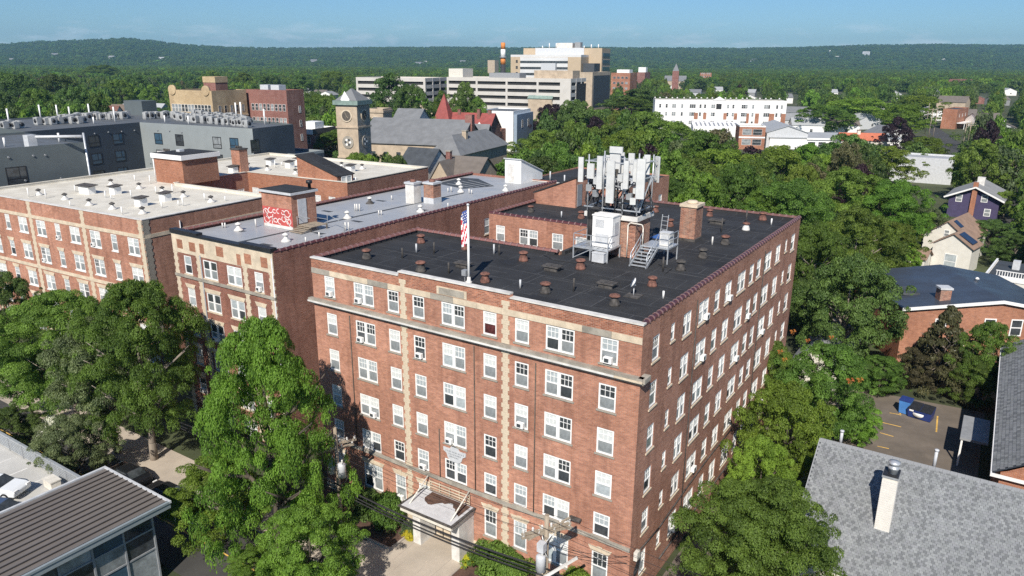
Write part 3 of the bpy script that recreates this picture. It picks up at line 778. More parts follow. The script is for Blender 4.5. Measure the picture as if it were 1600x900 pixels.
t = thing('metal_stair', 'galvanised metal stair with rails climbing to the antenna platform landing', 'stair', (-5.85, 14.3, ZR))
MB().box(-.7, 1.5, .0, 2.0, 1.12, 1.22).build('landing', M['galv'], t)
for x in (-.65, 1.45):
    for y in (.05, 1.95): MB().rail((x, y, 0), (x, y, 1.12), .08, .08).build('leg', M['galv'], t)
for k in range(6): MB().box(-.6, .6, -.05 - .32 * (k + 1), .22 - .32 * (k + 1), 1.0 - .185 * k, 1.05 - .185 * k).build('tread', M['galv'], t)
for x in (-.65, .65):
    MB().rail((x, .0, 1.15), (x, -2.1, .0), .06, .22).build('stringer', M['galv'], t)
    MB().path([(x, .1, 2.2), (x, -1.95, 1.0), (x, -2.05, .1)], .035).build('handrail', M['galv'], t)
    MB().path([(x, .05, 1.7), (x, -1.95, .55)], .025).build('handrail', M['galv'], t)
    for k in range(3): MB().rail((x, -.3 - .75 * k, .9 - .41 * k), (x, -.3 - .75 * k, 1.95 - .44 * k), .04, .04).build('baluster', M['galv'], t)
MB().path([(-.65, .1, 1.2), (-.65, .1, 2.5), (-.75, .1, 2.75), (-1.7, .1, 2.8), (-1.9, .1, 2.6), (-1.9, .1, .1)], .05, 8).build('hoop_rail', M['cream'], t)
for z in (1.75, 2.25):
    MB().rail((1.45, .05, z), (1.45, 1.95, z), .04, .04).build('handrail', M['galv'], t); MB().rail((.65, .05, z), (1.45, .05, z), .04, .04).build('handrail', M['galv'], t)
for x, y in ((1.45, .05), (1.45, 1.95), (1.45, 1.0)): MB().rail((x, y, 1.22), (x, y, 2.25), .045, .045).build('baluster', M['galv'], t)
t = thing('meter_cabinet', 'white meter cabinet standing on the stair landing beside the elevator house', 'cabinet', (-4.95, 15.2, ZR + 1.22))
MB().box(-.4, .4, -.25, .35, 0, 1.0).build('case', M['white_dirty'], t); MB().box(-.44, .44, -.29, .39, 1.0, 1.06).build('lid', M['lgrey'], t); MB().box(-.3, .3, -.262, -.251, .15, .85).build('door', M['lgrey'], t)
t = thing('roof_ladder', 'galvanised ladder standing against the side of the elevator house', 'ladder', (-6.0, 17.0, ZR))
for x in (-.25, .25): MB().rail((x, 0, 0), (x, .5, 3.1), .05, .05).build('stile', M['galv'], t)
for k in range(9): MB().rail((-.25, .055 * k + .05, .33 * k + .3), (.25, .055 * k + .05, .33 * k + .3), .035, .035).build('rung', M['galv'], t)
t = thing('roof_blue_spot', 'bright blue tarpaulin lying on the black roof beside the stair', 'spot', gnd(1037, 371, ZR + .006))
M['blue_spot'] = plain('bright_blue_spot', (.05, .13, .38), .5, .25, 1.5, 6)
MB().prism([(-.9, -.75), (.2, -.85), (.9, -.5), (.5, .7), (-.8, .8)], 0, [.05, .02, .06, .03, .07]).build('sheet', M['blue_spot'], t)  # thin uneven bright blue sheet lying on the roof
t = thing('satellite_dish', 'small white satellite dish on a mast on the black roof', 'satellite dish', (-3.2, 5.7, ZR))
MB().path([(0, 0, 0), (0, 0, .55), (.1, -.1, .85)], .035).build('mast', M['lgrey'], t)
d = MB().lathe([(.06, .0), (.22, .04), (.36, .13), (.40, .18)], 16).build('reflector', M['white'], t, (.12, -.14, .9)); d.rotation_euler = (R(62), 0, R(-60)); d.scale = (.85, .85, .85)
MB().rail((.1, -.2, .75), (.38, -.6, .95), .025, .025).build('feed_arm', M['lgrey'], t)
MB().box(-.5, .5, -.5, .5, 0, .05).build('foot', M['tar'], t)
# ---------------------------------------------------------------- neighbour with the silver roof
H2, Z2, Y2 = 18.75, 18.45, 2.0
XA, XZ, Y2B = -48.1, -34.0, 49.0
r2 = random.Random(9)
nb = thing('silver_roof_block', 'narrow brick apartment block with silver coated roof and painted stair house', 'building', (XA, Y2, 0))
LW = XZ - XA; DP = Y2B - Y2
wb = MB(); fh = []
C2 = [(2.05, 1.1, 0), (5.35, 2.0, 1), (8.75, 2.0, 1), (12.05, 1.1, 0)]
R2 = [(15.0, 1.75), (11.85, 1.8), (8.9, 1.8), (5.95, 1.8), (3.0, 1.8), (.2, 1.7)]
for j, (z, h) in enumerate(R2):
    for i, (x, w, d) in enumerate(C2):
        fh.append((x - w / 2, x + w / 2, z, z + h)); add_window(nb, (0, 0), (1, 0), x, z, w, h, bool(d), r2, muntin=False, sill='stone', panes=('pane_dark', 'pane_grey') if r2.random() < .35 else None)
        if j > 0:
            b = MB(); zz = z + h
            b.hexa([(x - w / 2 - .02, -.05, zz), (x + w / 2 + .02, -.05, zz), (x + w / 2 + .02, .04, zz), (x - w / 2 - .02, .04, zz), (x - w / 2 - .24, -.05, zz + .38), (x + w / 2 + .24, -.05, zz + .38), (x + w / 2 + .24, .04, zz + .38), (x - w / 2 - .24, .04, zz + .38)]).build('lintel', M['stone'], nb)
wall_holes(wb, (0, 0), (1, 0), LW, -.5, H2, fh)
sh = []
for y, w, z, d in ((31.5, 2.3, 14.6, 1), (37.6, 1.2, 14.6, 0), (41.5, 2.1, 14.9, 1), (31.5, 2.3, 11.4, 1), (37.6, 1.2, 11.4, 0), (41.5, 2.1, 11.6, 1)):
    sh.append((y - w / 2, y + w / 2, z, z + 1.9)); add_window(nb, (LW, 0), (0, 1), y, z, w, 1.9, bool(d), r2, muntin=False, sill='stone')
wall_holes(wb, (LW, 0), (0, 1), DP, -.5, H2, sh)
for a, c in (((LW, DP), (0, DP)), ((0, DP), (0, 0))):
    wb.face([(a[0], a[1], -.5), (c[0], c[1], -.5), (c[0], c[1], H2), (a[0], a[1], H2)])
wb.build('wall', M['brick_old'], nb)
MB().face([(.02, .02, Z2), (LW - .02, .02, Z2), (LW - .02, DP - .02, Z2), (.02, DP - .02, Z2)]).build('roof', M['silver_roof'], nb)
MB().face([(1.0, 38, Z2 + .012), (6.5, 36.5, Z2 + .012), (8.5, 40.5, Z2 + .012), (3, 44.5, Z2 + .012), (.6, 44, Z2 + .012)]).build('roof_patch', M['dark_roof'], nb)
for k in range(4): MB().rail((2.2 + .2 * k, 38.6 + 1.3 * k, Z2 + .04), (7 + .35 * k, 37.8 + .9 * k, Z2 + .04), .16, .03).build('roof_seam', M['grey'], nb)
MB().rail((7.6, 1.5, Z2 + .01), (8.4, 34, Z2 + .01), .35, .02).build('roof_seam', M['dark_roof'], nb)
for a in ((3.0, 24), (5, 12.5), (9, 14), (10.5, 22.5), (10, 8), (3, 4.5), (2.6, 16), (9.6, 2.2)):
    MB().face([(a[0], a[1], Z2 + .013), (a[0] + 1.3, a[1] - .1, Z2 + .013), (a[0] + 1.4, a[1] + .5, Z2 + .013), (a[0] + .1, a[1] + .4, Z2 + .013)]).build('roof_patch', M['dark_roof'], nb)
coping_row(nb, (LW - .15, .2), (LW - .15, DP), H2 - .02, 'tile', .66)
coping_row(nb, (.15, .2), (.15, DP), H2 - .02, 'tile_old', .66)
# front dress: blocked parapet, stone panels, quoins
for s0, s1, up in ((0, 4.05, .2), (4.05, 10.05, 0), (10.05, LW, .2)):
    strip(MB(), (0, 0), (1, 0), s0 + .003, s1 - .003, H2 + .003, H2 + .16 + up, .16, .5).build('coping', M['black'], nb)
strip(MB(), (0, 0), (1, 0), .0, LW, 16.95, H2 - .004, .03, .02).build('stone_frieze', M['stone'], nb)
for x0, x1, z0, z1 in ((.75, 1.6, 17.35, 18.2), (2.6, 3.5, 17.3, 18.15), (4.15, 4.8, 17.3, 18.2), (6.55, 7.55, 17.4, 18.3), (9.35, 9.9, 17.0, 18.0), (10.4, 11.3, 17.3, 18.2), (12.55, 13.4, 17.3, 18.2)):
    MB().box(x0, x1, -.042, -.02, z0, z1).build('brick_panel', M['brick_or'], nb)
strip(MB(), (0, 0), (1, 0), 0, LW, 14.62, 14.86, .14, .03).build('belt_stone', M['stone_grey'], nb)
for x in (.33, 3.75, 10.35, LW - .33):
    quoin_row(nb, (0, 0), (1, 0), x, .3, 14.6, w=(.66, .44)); quoin_row(nb, (0, 0), (1, 0), x, 14.87, 16.94, w=(.66, .44))
MB().tube((4.12, -.06, .3), (4.12, -.06, 17.1), .06, n=6).build('downpipe', M['grey'], nb)
MB().tube((LW - .1, -.07, .3), (LW - .1, -.07, 18.3), .06, n=6).build('downpipe', M['lgrey'], nb)
# stair house with a painted wall
q = gnd(412, 352, Z2) - Vector((XA, Y2, 0)); p = gnd(455, 361, Z2) - Vector((XA, Y2, 0))
sx0, sx1, sy0 = q.x + .1, p.x + .1, (p.y + q.y) / 2 + .1
sw = sx1 - sx0
hs = MB().box(sx0, sx1, sy0, sy0 + 3.0, Z2, Z2 + 3.4).build('stair_house', M['brick'], nb)
MB().box(sx0 - .2, sx1 + .2, sy0 - .2, sy0 + 3.2, Z2 + 3.4, Z2 + 3.62).build('house_edge', M['lgrey'], hs)
MB().box(sx0 - .1, sx1 + .1, sy0 - .1, sy0 + 3.1, Z2 + 3.62, Z2 + 3.68).build('house_roof', M['black_roof'], hs)
MB().lathe([(.16, 0), (.16, .5), (.3, .52), (.3, .8)], 10).build('flue', M['black'], hs, (sx1 - .3, sy0 + 2.6, Z2 + 3.68))
M['mural_red'] = plain('mural_red_paint', (.46, .08, .07), .8, .2, 1.2, 8); M['mural_line'] = plain('mural_white_paint', (.74, .66, .62), .8, .08)
pv = MB().box(sx0 + .02, sx1 - .02, sy0 - .02, sy0 - .004, Z2 + .25, Z2 + 2.0).build('painted_field', M['mural_red'], nb)
rb = random.Random(21)
def ribbon(pts, w):
    b = MB(); y = sy0 - .026
    n = len(pts); L_, R_ = [], []
    for i in range(n):
        a = Vector(pts[max(0, i - 1)]); c = Vector(pts[min(n - 1, i + 1)]); d = (c - a).normalized()
        k = Vector((-d.y, d.x)) * w / 2
        L_.append(Vector(pts[i]) + k); R_.append(Vector(pts[i]) - k)
    for i in range(n - 1): b.face([(R_[i].x, y, R_[i].y), (R_[i + 1].x, y, R_[i + 1].y), (L_[i + 1].x, y, L_[i + 1].y), (L_[i].x, y, L_[i].y)])
    return b
for k in range(12):
    cx = sx0 + sw * (.12 + .78 * (k % 6) / 5.5 + .03 * (k // 6)); cz = Z2 + (1.55 if k < 6 else .85 if k < 12 else 1.2) + rb.uniform(-.15, .15)
    r0 = rb.uniform(.22, .42); a0 = rb.uniform(0, 6); turn = rb.uniform(3.5, 7.5) * rb.choice((-1, 1))
    pts = [(min(max(cx + math.cos(a0 + turn * i / 22) * r0 * (1 - .4 * i / 22) * 1.15, sx0 + .1), sx1 - .1), cz + math.sin(a0 + turn * i / 22) * r0 * (1 - .4 * i / 22)) for i in range(23)]
    ribbon(pts, .085).build('painted_curl', M['mural_line'], nb)
for a, c in (((.05, 1.7), (.22, .75)), ((.72, 1.2), (.95, .3)), ((.35, 1.3), (.3, .35))):
    ribbon([(sx0 + sw * (a[0] + (c[0] - a[0]) * i / 8), Z2 + a[1] + (c[1] - a[1]) * i / 8 + .12 * math.sin(i * .8)) for i in range(9)], .1).build('painted_curl', M['mural_line'], nb)
MB().box(sx0 + .1, sx1 - .02, sy0 - .03, sy0 - .021, Z2 + .02, Z2 + .32).build('white_base', M['white_dirty'], nb)
MB().box(sx1 + .005, sx1 + .05, sy0 + .7, sy0 + 1.75, Z2 + .55, Z2 + 2.9).build('house_door', M['lgrey'], hs)
t = thing('timber_roof_steps', 'weathered timber landing with steps and pipe rail beside the painted stair house', 'steps', (XA + sx1, Y2 + sy0, Z2))
for k in range(5): MB().box(.1 + .36 * k, .42 + .36 * k, .5, 2.6, .42, .48).build('plank', M['wood'], t)
for k in range(4): MB().box(.2, 1.9, .48 - .3 * (k + 1), .74 - .3 * (k + 1), .34 - .09 * k, .38 - .09 * k).build('tread', M['wood'], t)
for x, y in ((.15, .5), (1.85, .5), (1.85, 2.5), (.15, 2.5)): MB().rail((x, y, 0), (x, y, .42), .1, .1).build('leg', M['wood_dark'], t)
MB().path([(.1, .45, 0), (.1, .45, 1.35), (1.9, .45, 1.35)], .03).build('handrail', M['grey'], t)
MB().path([(1.9, 2.6, 0), (1.9, 2.6, 1.45), (4.2, 2.5, .75), (4.2, 2.5, 0)], .03).build('handrail', M['grey'], t)
MB().path([(.1, 2.6, .9), (1.9, 2.6, .9)], .025).build('handrail', M['grey'], t)
# chimneys, vents, white stair head
for px, py, w, h, m in ((640, 318, 1.25, 2.2, 'white_dirty'), (670, 318, 1.4, 2.2, 'brick_mix')):
    g = gnd(px, py, Z2) - Vector((XA, Y2, 0))
    c = chimney(nb, g.x, g.y + .7, Z2, w, w, h, m, 'lgrey', 0)
    MB().lathe([(.36, 0), (.38, .1), (.3, .3)], 10).build('chimney_pot', M['terra'], c, (0, 0, h + .22))
    if m == 'brick_mix': MB().box(-w / 2 - .03, w / 2 + .03, -w / 2 - .03, w / 2 + .03, 0, .65).build('chimney_foot', M['lgrey'], c)
for px, py, k in ((373, 360, 'metal'), (447, 377, 'metal'), (543, 341, 'metal'), (578, 318, 'flat0'), (657, 331, 'metal'), (717, 288, 'metal'), (720, 300, 'metal'), (790, 298, 'metal')):
    g = gnd(px, py, Z2) - Vector((XA, Y2, 0)); roof_vent(nb, g.x, g.y, Z2, 'metal', 'white_dirty' if k == 'metal' else 'tar', 'white_dirty', 1.0)
for px, py in ((290, 366), (348, 356), (352, 356), (400, 355), (499, 371), (478, 379), (555, 330), (558, 330), (562, 330), (592, 336), (596, 336), (700, 300), (705, 300), (737, 303), (733, 303), (540, 360), (545, 360), (700, 324), (612, 312), (562, 326)):
    g = gnd(px, py, Z2) - Vector((XA, Y2, 0)); pipe(nb, g.x, g.y, Z2, random.choice((.5, .65, .8)), .07, 'white_dirty')
g0 = gnd(788, 285, Z2) - Vector((XA, Y2, 0)); g1 = gnd(813, 287, Z2) - Vector((XA, Y2, 0))
w_ = g1.x - g0.x + .2
y_ = (g0.y + g1.y) / 2
MB().prism([(g0.x, y_), (g0.x + w_, y_), (g0.x + w_, y_ + 5.5), (g0.x, y_ + 5.5)], Z2, [Z2 + 3.1, Z2 + 3.1, Z2 + 1.0, Z2 + 1.0]).build('white_stair_head', M['white'], nb)
MB().prism([(g0.x - .15, y_ - .15), (g0.x + w_ + .15, y_ - .15), (g0.x + w_ + .15, y_ + 5.6), (g0.x - .15, y_ + 5.6)], [Z2 + 3.16, Z2 + 3.16, Z2 + 1.03, Z2 + 1.03], [Z2 + 3.3, Z2 + 3.3, Z2 + 1.17, Z2 + 1.17]).build('stair_head_roof', M['lgrey'], nb)
MB().box(g0.x + .35, g0.x + .35 + w_ * .45, y_ - .03, y_ - .005, Z2 + .1, Z2 + 2.5).build('house_door', M['white_dirty'], nb)
# low rear wing with black roof
wing = MB(); wx0, wx1, wy0, wy1, wz = LW - 5.5, LW + 9.5, DP + .05, DP + 16, 18.3
ws = []
for y, w in ((3, 1.2), (6.0, 1.2), (9.5, 1.4), (13, 1.2)):
    for z in (14.3, 11.2): ws.append((y - w / 2, y + w / 2, z, z + 1.8)); add_window(nb, (wx1, wy0), (0, 1), y, z, w, 1.8, False, r2, muntin=False, sill='stone')
wall_holes(wing, (wx1, wy0), (0, 1), wy1 - wy0, -.5, wz + .2, ws)
for a, c in (((wx0, wy0), (wx1, wy0)), ((wx1, wy1), (wx0, wy1)), ((wx0, wy1), (wx0, wy0))): wing.face([(a[0], a[1], -.5), (c[0], c[1], -.5), (c[0], c[1], wz + .2), (a[0], a[1], wz + .2)])
wing.build('rear_wing_wall', M['brick'], nb)
MB().face([(wx0 + .02, wy0 + .02, wz), (wx1 - .02, wy0 + .02, wz), (wx1 - .02, wy1 - .02, wz), (wx0 + .02, wy1 - .02, wz)]).build('rear_wing_roof', M['black_roof'], nb)
MB().box(wx0, wx1, wy0 - .1, wy0 + .25, wz + .205, wz + .3).build('rear_wing_coping', M['white_dirty'], nb)
for x, y, h in ((wx0 + 3, wy0 + 2.5, 1.3), (wx0 + 6, wy0 + 1.2, 1.2), (wx0 + 7.5, wy0 + 10, 1.2), (wx1 - 3.6, wy0 + 4.5, 1.4)): pipe(nb, x, y, wz, h, .1, 'lgrey')
MB().prism([(wx1 - 4, wy0 + 6.5), (wx1 - 1, wy0 + 6.5), (wx1 - 1, wy0 + 9), (wx1 - 4, wy0 + 9)], wz, wz + .35).build('skylight', M['lgrey'], nb)
for j, i, off in ((0, 3, 0), (2, 1, -.4), (4, 0, 0)):
    ac_unit((XA + C2[i][0] + off, Y2 + .02, R2[j][0] + .11), 0, 'white air conditioner in the %s row window of the silver roofed block' % ('top', '', 'third', '', 'fifth')[j])

# ---------------------------------------------------------------- block with the white roof
H3, Z3 = 17.3, 17.0
B3 = Vector((-61.85, 7.2, 0)); TH3 = R(3.2)
r3 = random.Random(13)
wh = thing('white_roof_block', 'long brick apartment block with white membrane roof, cream quoins and rear court', 'building', B3, TH3)
W3, D3a, Y3b, D3b = 36.0, 18.5, 31.5, 51.0
wb = MB(); fh = []
bays = [0, -11.2, -22.4, -33.6]
C3 = []
for k in range(3):
    x0 = bays[k]
    C3 += [(x0 - 1.75 - .3, 2.0, 1), (x0 - 5.6, 1.1, 0), (x0 - 9.2, 2.0, 1)]
C3.append((-35, 1.1, 0))
R3 = [(13.15, 1.95), (9.75, 1.95), (6.2, 1.95), (3.0, 1.95), (.3, 1.7)]
of3 = (-W3, 0)
for j, (z, h) in enumerate(R3):
    for x, w, d in C3:
        s = x + W3; fh.append((s - w / 2, s + w / 2, z, z + h)); add_window(wh, of3, (1, 0), s, z, w, h, bool(d), r3, sill='white', muntin=True)
        if j > 0:
            b = MB(); zz = z + h
            b.hexa([(x - w / 2 - .02, -.06, zz), (x + w / 2 + .02, -.06, zz), (x + w / 2 + .02, .04, zz), (x - w / 2 - .02, .04, zz), (x - w / 2 - .26, -.06, zz + .42), (x + w / 2 + .26, -.06, zz + .42), (x + w / 2 + .26, .04, zz + .42), (x - w / 2 - .26, .04, zz + .42)]).build('lintel', M['stone'], wh)
wall_holes(wb, of3, (1, 0), W3, -.5, H3, fh)
sh = []
for y, w in ((6.6, 1.9), (12.5, 1.2)):
    for z in (12.4, 8.9, 5.6): sh.append((y - w / 2, y + w / 2, z, z + 1.9)); add_window(wh, (0, 0), (0, 1), y, z, w, 1.9, w > 1.5, r3, sill='white', panes=('pane_blue', 'pane_dark'))
wall_holes(wb, (0, 0), (0, 1), D3a, -.5, H3, sh)
ch_ = []
CX = -19.5
for y, w in ((9.3, 1.3), (11.4, 1.3)):
    for z in (13.0, 9.9): ch_.append((y - w / 2, y + w / 2, z, z + 1.9)); add_window(wh, (CX, D3a), (0, 1), y, z, w, 1.9, False, r3, sill='white')
wall_holes(wb, (CX, D3a), (0, 1), Y3b - D3a, -.5, H3, ch_)
bk = []
for s, w, d in ((1.4, 1.4, 0), (9.0, 1.4, 0), (14.0, 2.4, 1), (17.4, 1.3, 0)):
    for z in (13.1, 10.0): bk.append((s - w / 2, s + w / 2, z, z + 1.9)); add_window(wh, (CX, Y3b), (1, 0), s, z, w, 1.9, bool(d), r3, sill='white')
wb.build('wall', M['brick'], wh)
wb = MB()
wall_holes(wb, (CX, Y3b), (1, 0), -CX + 1.0, -.5, H3, bk)
wb.build('court_wall', M['brick_or'], wh)
wb = MB()
for a, c in (((0, D3a), (CX, D3a)), ((1.0, Y3b), (1.0, D3b)), ((1.0, D3b), (-W3, D3b)), ((-W3, D3b), (-W3, 0))):
    wb.face([(a[0], a[1], -.5), (c[0], c[1], -.5), (c[0], c[1], H3), (a[0], a[1], H3)])
wb.build('rear_wall', M['brick_old'], wh)
rp = [(-W3, 0), (0, 0), (0, D3a), (CX, D3a), (CX, Y3b), (1.0, Y3b), (1.0, D3b), (-W3, D3b)]
MB().face([(x, y, Z3) for x, y in rp]).build('roof', M['white_roof'], wh)
pb = MB()
for a, c in zip(rp, rp[1:] + rp[:1]):
    d = Vector((c[0] - a[0], c[1] - a[1])); L = d.length; d.normalize()
    strip(MB(), a, d, .004, L - .36, H3 + .003, H3 + .09, .07, .34).build('coping', M['white_roof'] if a[1] > 1 else M['white_dirty'], wh)
    strip(pb, a, d, .35, L - .35, Z3 - .1, H3, -.02, .3)
pb.build('parapet', M['white_roof'], wh)
strip(MB(), of3, (1, 0), 0, W3, 15.2, 15.62, .05, .03).build('belt_stone', M['stone'], wh)
strip(MB(), (0, 0), (0, 1), .02, D3a, 15.2, 15.62, .05, .03).build('belt_stone', M['stone'], wh)
strip(MB(), of3, (1, 0), 0, W3, 8.75, 9.15, .08, .03).build('belt_stone', M['stone'], wh)
for x in (-.36, -11.2, -22.4, -33.6): quoin_row(wh, of3, (1, 0), x + W3, .3, H3 - .02, w=(.85, .6), h=.36)
quoin_row(wh, (0, 0), (0, 1), .4, .3, H3 - .02, mat='stone_grey', w=(.95, .7), h=.36)  # side quoins in grey: the shade on this wall is put into their colour
MB().tube((.06, 4.6, 1), (.06, 4.6, 16.5), .06, n=6).build('downpipe', M['lgrey'], wh)
IR = Matrix.Rotation(-TH3, 4, 'Z')
def loc3(px, py, z=None): return IR @ (gnd(px, py, Z3 if z is None else z) - B3)
for px, py, k in ((61, 305, 0), (102, 312, 0), (140, 321, 0), (176, 327, 0), (223, 334, 0), (174, 289, 0), (218, 295, 0), (287, 308, 0), (330, 316, 0), (254, 301, 0), (137, 302, 2), (181, 303, 1), (221, 322, 1), (259, 314, 1),
                  (324, 271, 0), (365, 270, 1), (388, 262, 0), (423, 258, 1), (418, 266, 0), (453, 262, 1), (472, 257, 2), (500, 257, 0), (462, 272, 0), (495, 275, 0), (526, 272, 1), (548, 268, 1), (534, 261, 0), (566, 264, 0), (538, 280, 0)):
    g = loc3(px, py)
    if k == 0: roof_vent(wh, g.x, g.y, Z3, 'metal', 'white_dirty', 'tar', 1.1)
    else:
        o = MB().box(-.55 * k, .55 * k, -.5, .5, 0, .95).build('vent_house', M['white'], wh, (g.x, g.y, Z3))
        MB().prism([(-.75 * k, -.7), (.75 * k, -.7), (.75 * k, .7), (-.75 * k, .7)], [.98, .98, 1.1, 1.1], [1.08, 1.08, 1.2, 1.2]).build('vent_cap', M['tar'], o)
for px, py in ((45, 308), (72, 310), (110, 322), (118, 300), (191, 335), (174, 311), (205, 308), (211, 283), (235, 287), (244, 302), (279, 321), (286, 322), (320, 313), (352, 314), (270, 302), (253, 325), (165, 309), (440, 259), (430, 262), (520, 285), (556, 283), (480, 268)):
    g = loc3(px, py); pipe(wh, g.x, g.y, Z3, random.choice((.6, .9, 1.2)), .075, 'white')
a_ = loc3(250, 283); c_ = loc3(284, 290)
ew = c_.x - a_.x
eo = MB().box(0, ew, 0, 6.0, 0, 3.5).build('elevator_house', M['brick_or'], wh, (a_.x, (a_.y + c_.y) / 2, Z3))
MB().box(-.3, ew + .3, -.3, 6.3, 3.5, 4.15).build('house_cornice', M['white'], eo)
MB().box(-.1, ew + .1, -.1, 6.1, 4.152, 4.19).build('house_roof', M['black_roof'], eo)
MB().box(1.6, 2.4, 2.6, 3.4, 4.19, 4.5).build('roof_hatch', M['lgrey'], eo)
MB().tube((-.1, -.08, 0), (-.1, -.08, 3.5), .07, n=6).build('downpipe', M['white'], eo)
for px, py, w, z0, h in ((340, 292, 1.9, 8.0, 12.6), (398, 268, 1.9, 12.0, 8.5)):
    g = loc3(px, py, z0 + 4)
    g = loc3(px, 265, Z3)
    c = chimney(wh, g.x, D3a + 5 if px < 360 else Y3b + 1.2, z0, w, 1.6, h, 'brick_or' if px < 360 else 'brick', 'white_dirty' if px < 360 else 'tar', 0)
    for i in range(4): MB().lathe([(.13, 0), (.13, .35)], 8).build('flue', M['tar'], c, (-.6 + .4 * i, 0, h + .22))
b0 = loc3(572, 277); b1 = loc3(608, 286)
sp = MB().prism([(-9.0, Y3b + .35), (-1.2, Y3b + .35), (-1.2, Y3b + 3.8), (-9.0, Y3b + 3.8)], Z3, [Z3 + 3.4, Z3 + .9, Z3 + .9, Z3 + 3.4]).build('sloping_stair_head', M['brick_or'], wh)
MB().prism([(-9.2, Y3b + .2), (-1.0, Y3b + .2), (-1.0, Y3b + 3.95), (-9.2, Y3b + 3.95)], [Z3 + 3.48, Z3 + .92, Z3 + .92, Z3 + 3.48], [Z3 + 3.62, Z3 + 1.06, Z3 + 1.06, Z3 + 3.62]).build('stair_head_roof', M['black_roof'], sp)
wd = add_window(wh, (-1.0, Y3b + .3), (0, 1), 1.9, Z3 - 1.4, 2.2, 2.4, True, r3, muntin=False)
wd.location.x += .0; wd.location.z = Z3 - 1.5
for j, i, off in ((0, 4, 0), (0, 2, -.5), (1, 0, -.5), (1, 5, -.5)):
    q_ = Matrix.Rotation(TH3, 4, 'Z') @ Vector((C3[i][0] + off, .02, R3[j][0] + .11)) + B3
    ac_unit(q_, TH3, 'white air conditioner, white roofed block, %s row, %s window from its corner' % (('top', 'second')[j], FN[i]))

# ---------------------------------------------------------------- generic block: near corner at the origin, front along -x, side along +y
def block_frame(px, py, z, pxl, pxr, th):
    c = gnd(px, py, z); u = (math.cos(th), math.sin(th)); v = (-u[1], u[0])
    D = run_to(c, v, pxr)
    return Vector((c.x, c.y, 0)), run_to(c, (-u[0], -u[1]), pxl), D if 1 < D < 60 else 12

def far_window(root, x, y, z, w, h, rz, frame='white', pane='pane_dark', t=.06):
    me = cached(('fw', w, h, frame), lambda: MB().box(-w / 2, -w / 2 + t, -.05, .02, 0, h).box(w / 2 - t, w / 2, -.05, .02, 0, h).box(-w / 2 + t, w / 2 - t, -.05, .02, 0, t).box(-w / 2 + t, w / 2 - t, -.05, .02, h - t, h).box(-w / 2 + t, w / 2 - t, -.045, .02, h * .5 - t / 2, h * .5 + t / 2).mesh('window', M[frame]))
    o = inst('window', me, root, (x, y, z), rz)
    inst('pane', pane_mesh(w - 2 * t, h - 2 * t, pane), o, (0, -.02, t))
    return o

def window_grid(root, face, L, D, z0, dz, nz, n, w, h, frame='white', a=.08, b=.92, panes=('pane_dark', 'pane_grey', 'pane_dark'), r=random):
    for j in range(nz):
        for i in range(n):
            t = a + (b - a) * (i + .5) / n
            if face == 'f': far_window(root, -L * (1 - t), -.02, z0 + dz * j, w, h, 0, frame, r.choice(panes))
            else: far_window(root, .02, D * t, z0 + dz * j, w, h, R(90), frame, r.choice(panes))

def simple_block(name, label, px, py, z, pxl, pxr, th, wall, roof, zb=-.5, par=.5, cat='building', cop=None):
    p, L, D = block_frame(px, py, z, pxl, pxr, th)
    t = thing(name, label, cat, p, th)
    MB().box(-L, 0, 0, D, zb, z - par).build('wall', M[wall], t)
    pm = MB(); w = .4
    pm.box(-L, 0, 0, w, z - par + .004, z); pm.box(-L, 0, D - w, D, z - par + .004, z); pm.box(-L, -L + w, w, D - w, z - par + .004, z); pm.box(-w, 0, w, D - w, z - par + .004, z)
    pm.build('parapet', M[cop or wall], t)
    MB().box(-L + w, -w, w, D - w, z - par + .004, z - par + .03).build('roof', M[roof], t)
    return t, L, D

def gable_house(name, label, p, th, L, D, eave, ridge, wall, roof, axis='x', cat='house', over=.35, thick=.16):
    """walls on x in [-L,0], y in [0,D]; ridge along the given axis"""
    t = thing(name, label, cat, p, th)
    b = MB().box(-L, 0, 0, D, -.5, eave)
    if axis == 'x':
        for x in (-L, 0): b.face([(x, 0, eave), (x, D, eave), (x, D / 2, ridge)])
        k = (ridge - eave) / (D / 2)
        for s in (1, -1):
            y0 = D / 2 - s * (D / 2 + over); zz = eave - k * over
            o = [(-L - over, y0, zz), (over, y0, zz), (over, D / 2, ridge), (-L - over, D / 2, ridge)]
            MB().hexa([(q[0], q[1], q[2] + .01) for q in o] + [(q[0], q[1], q[2] + thick) for q in o]).build('roof_slope', M[roof], t)
    else:
        for y in (0, D): b.face([(-L, y, eave), (0, y, eave), (-L / 2, y, ridge)])
        k = (ridge - eave) / (L / 2)
        for s in (1, -1):
            x0 = -L / 2 + s * (L / 2 + over); zz = eave - k * over
            o = [(x0, -over, zz), (x0, D + over, zz), (-L / 2, D + over, ridge), (-L / 2, -over, ridge)]
            MB().hexa([(q[0], q[1], q[2] + .01) for q in o] + [(q[0], q[1], q[2] + thick) for q in o]).build('roof_slope', M[roof], t)
    b.build('wall', M[wall], t)
    return t

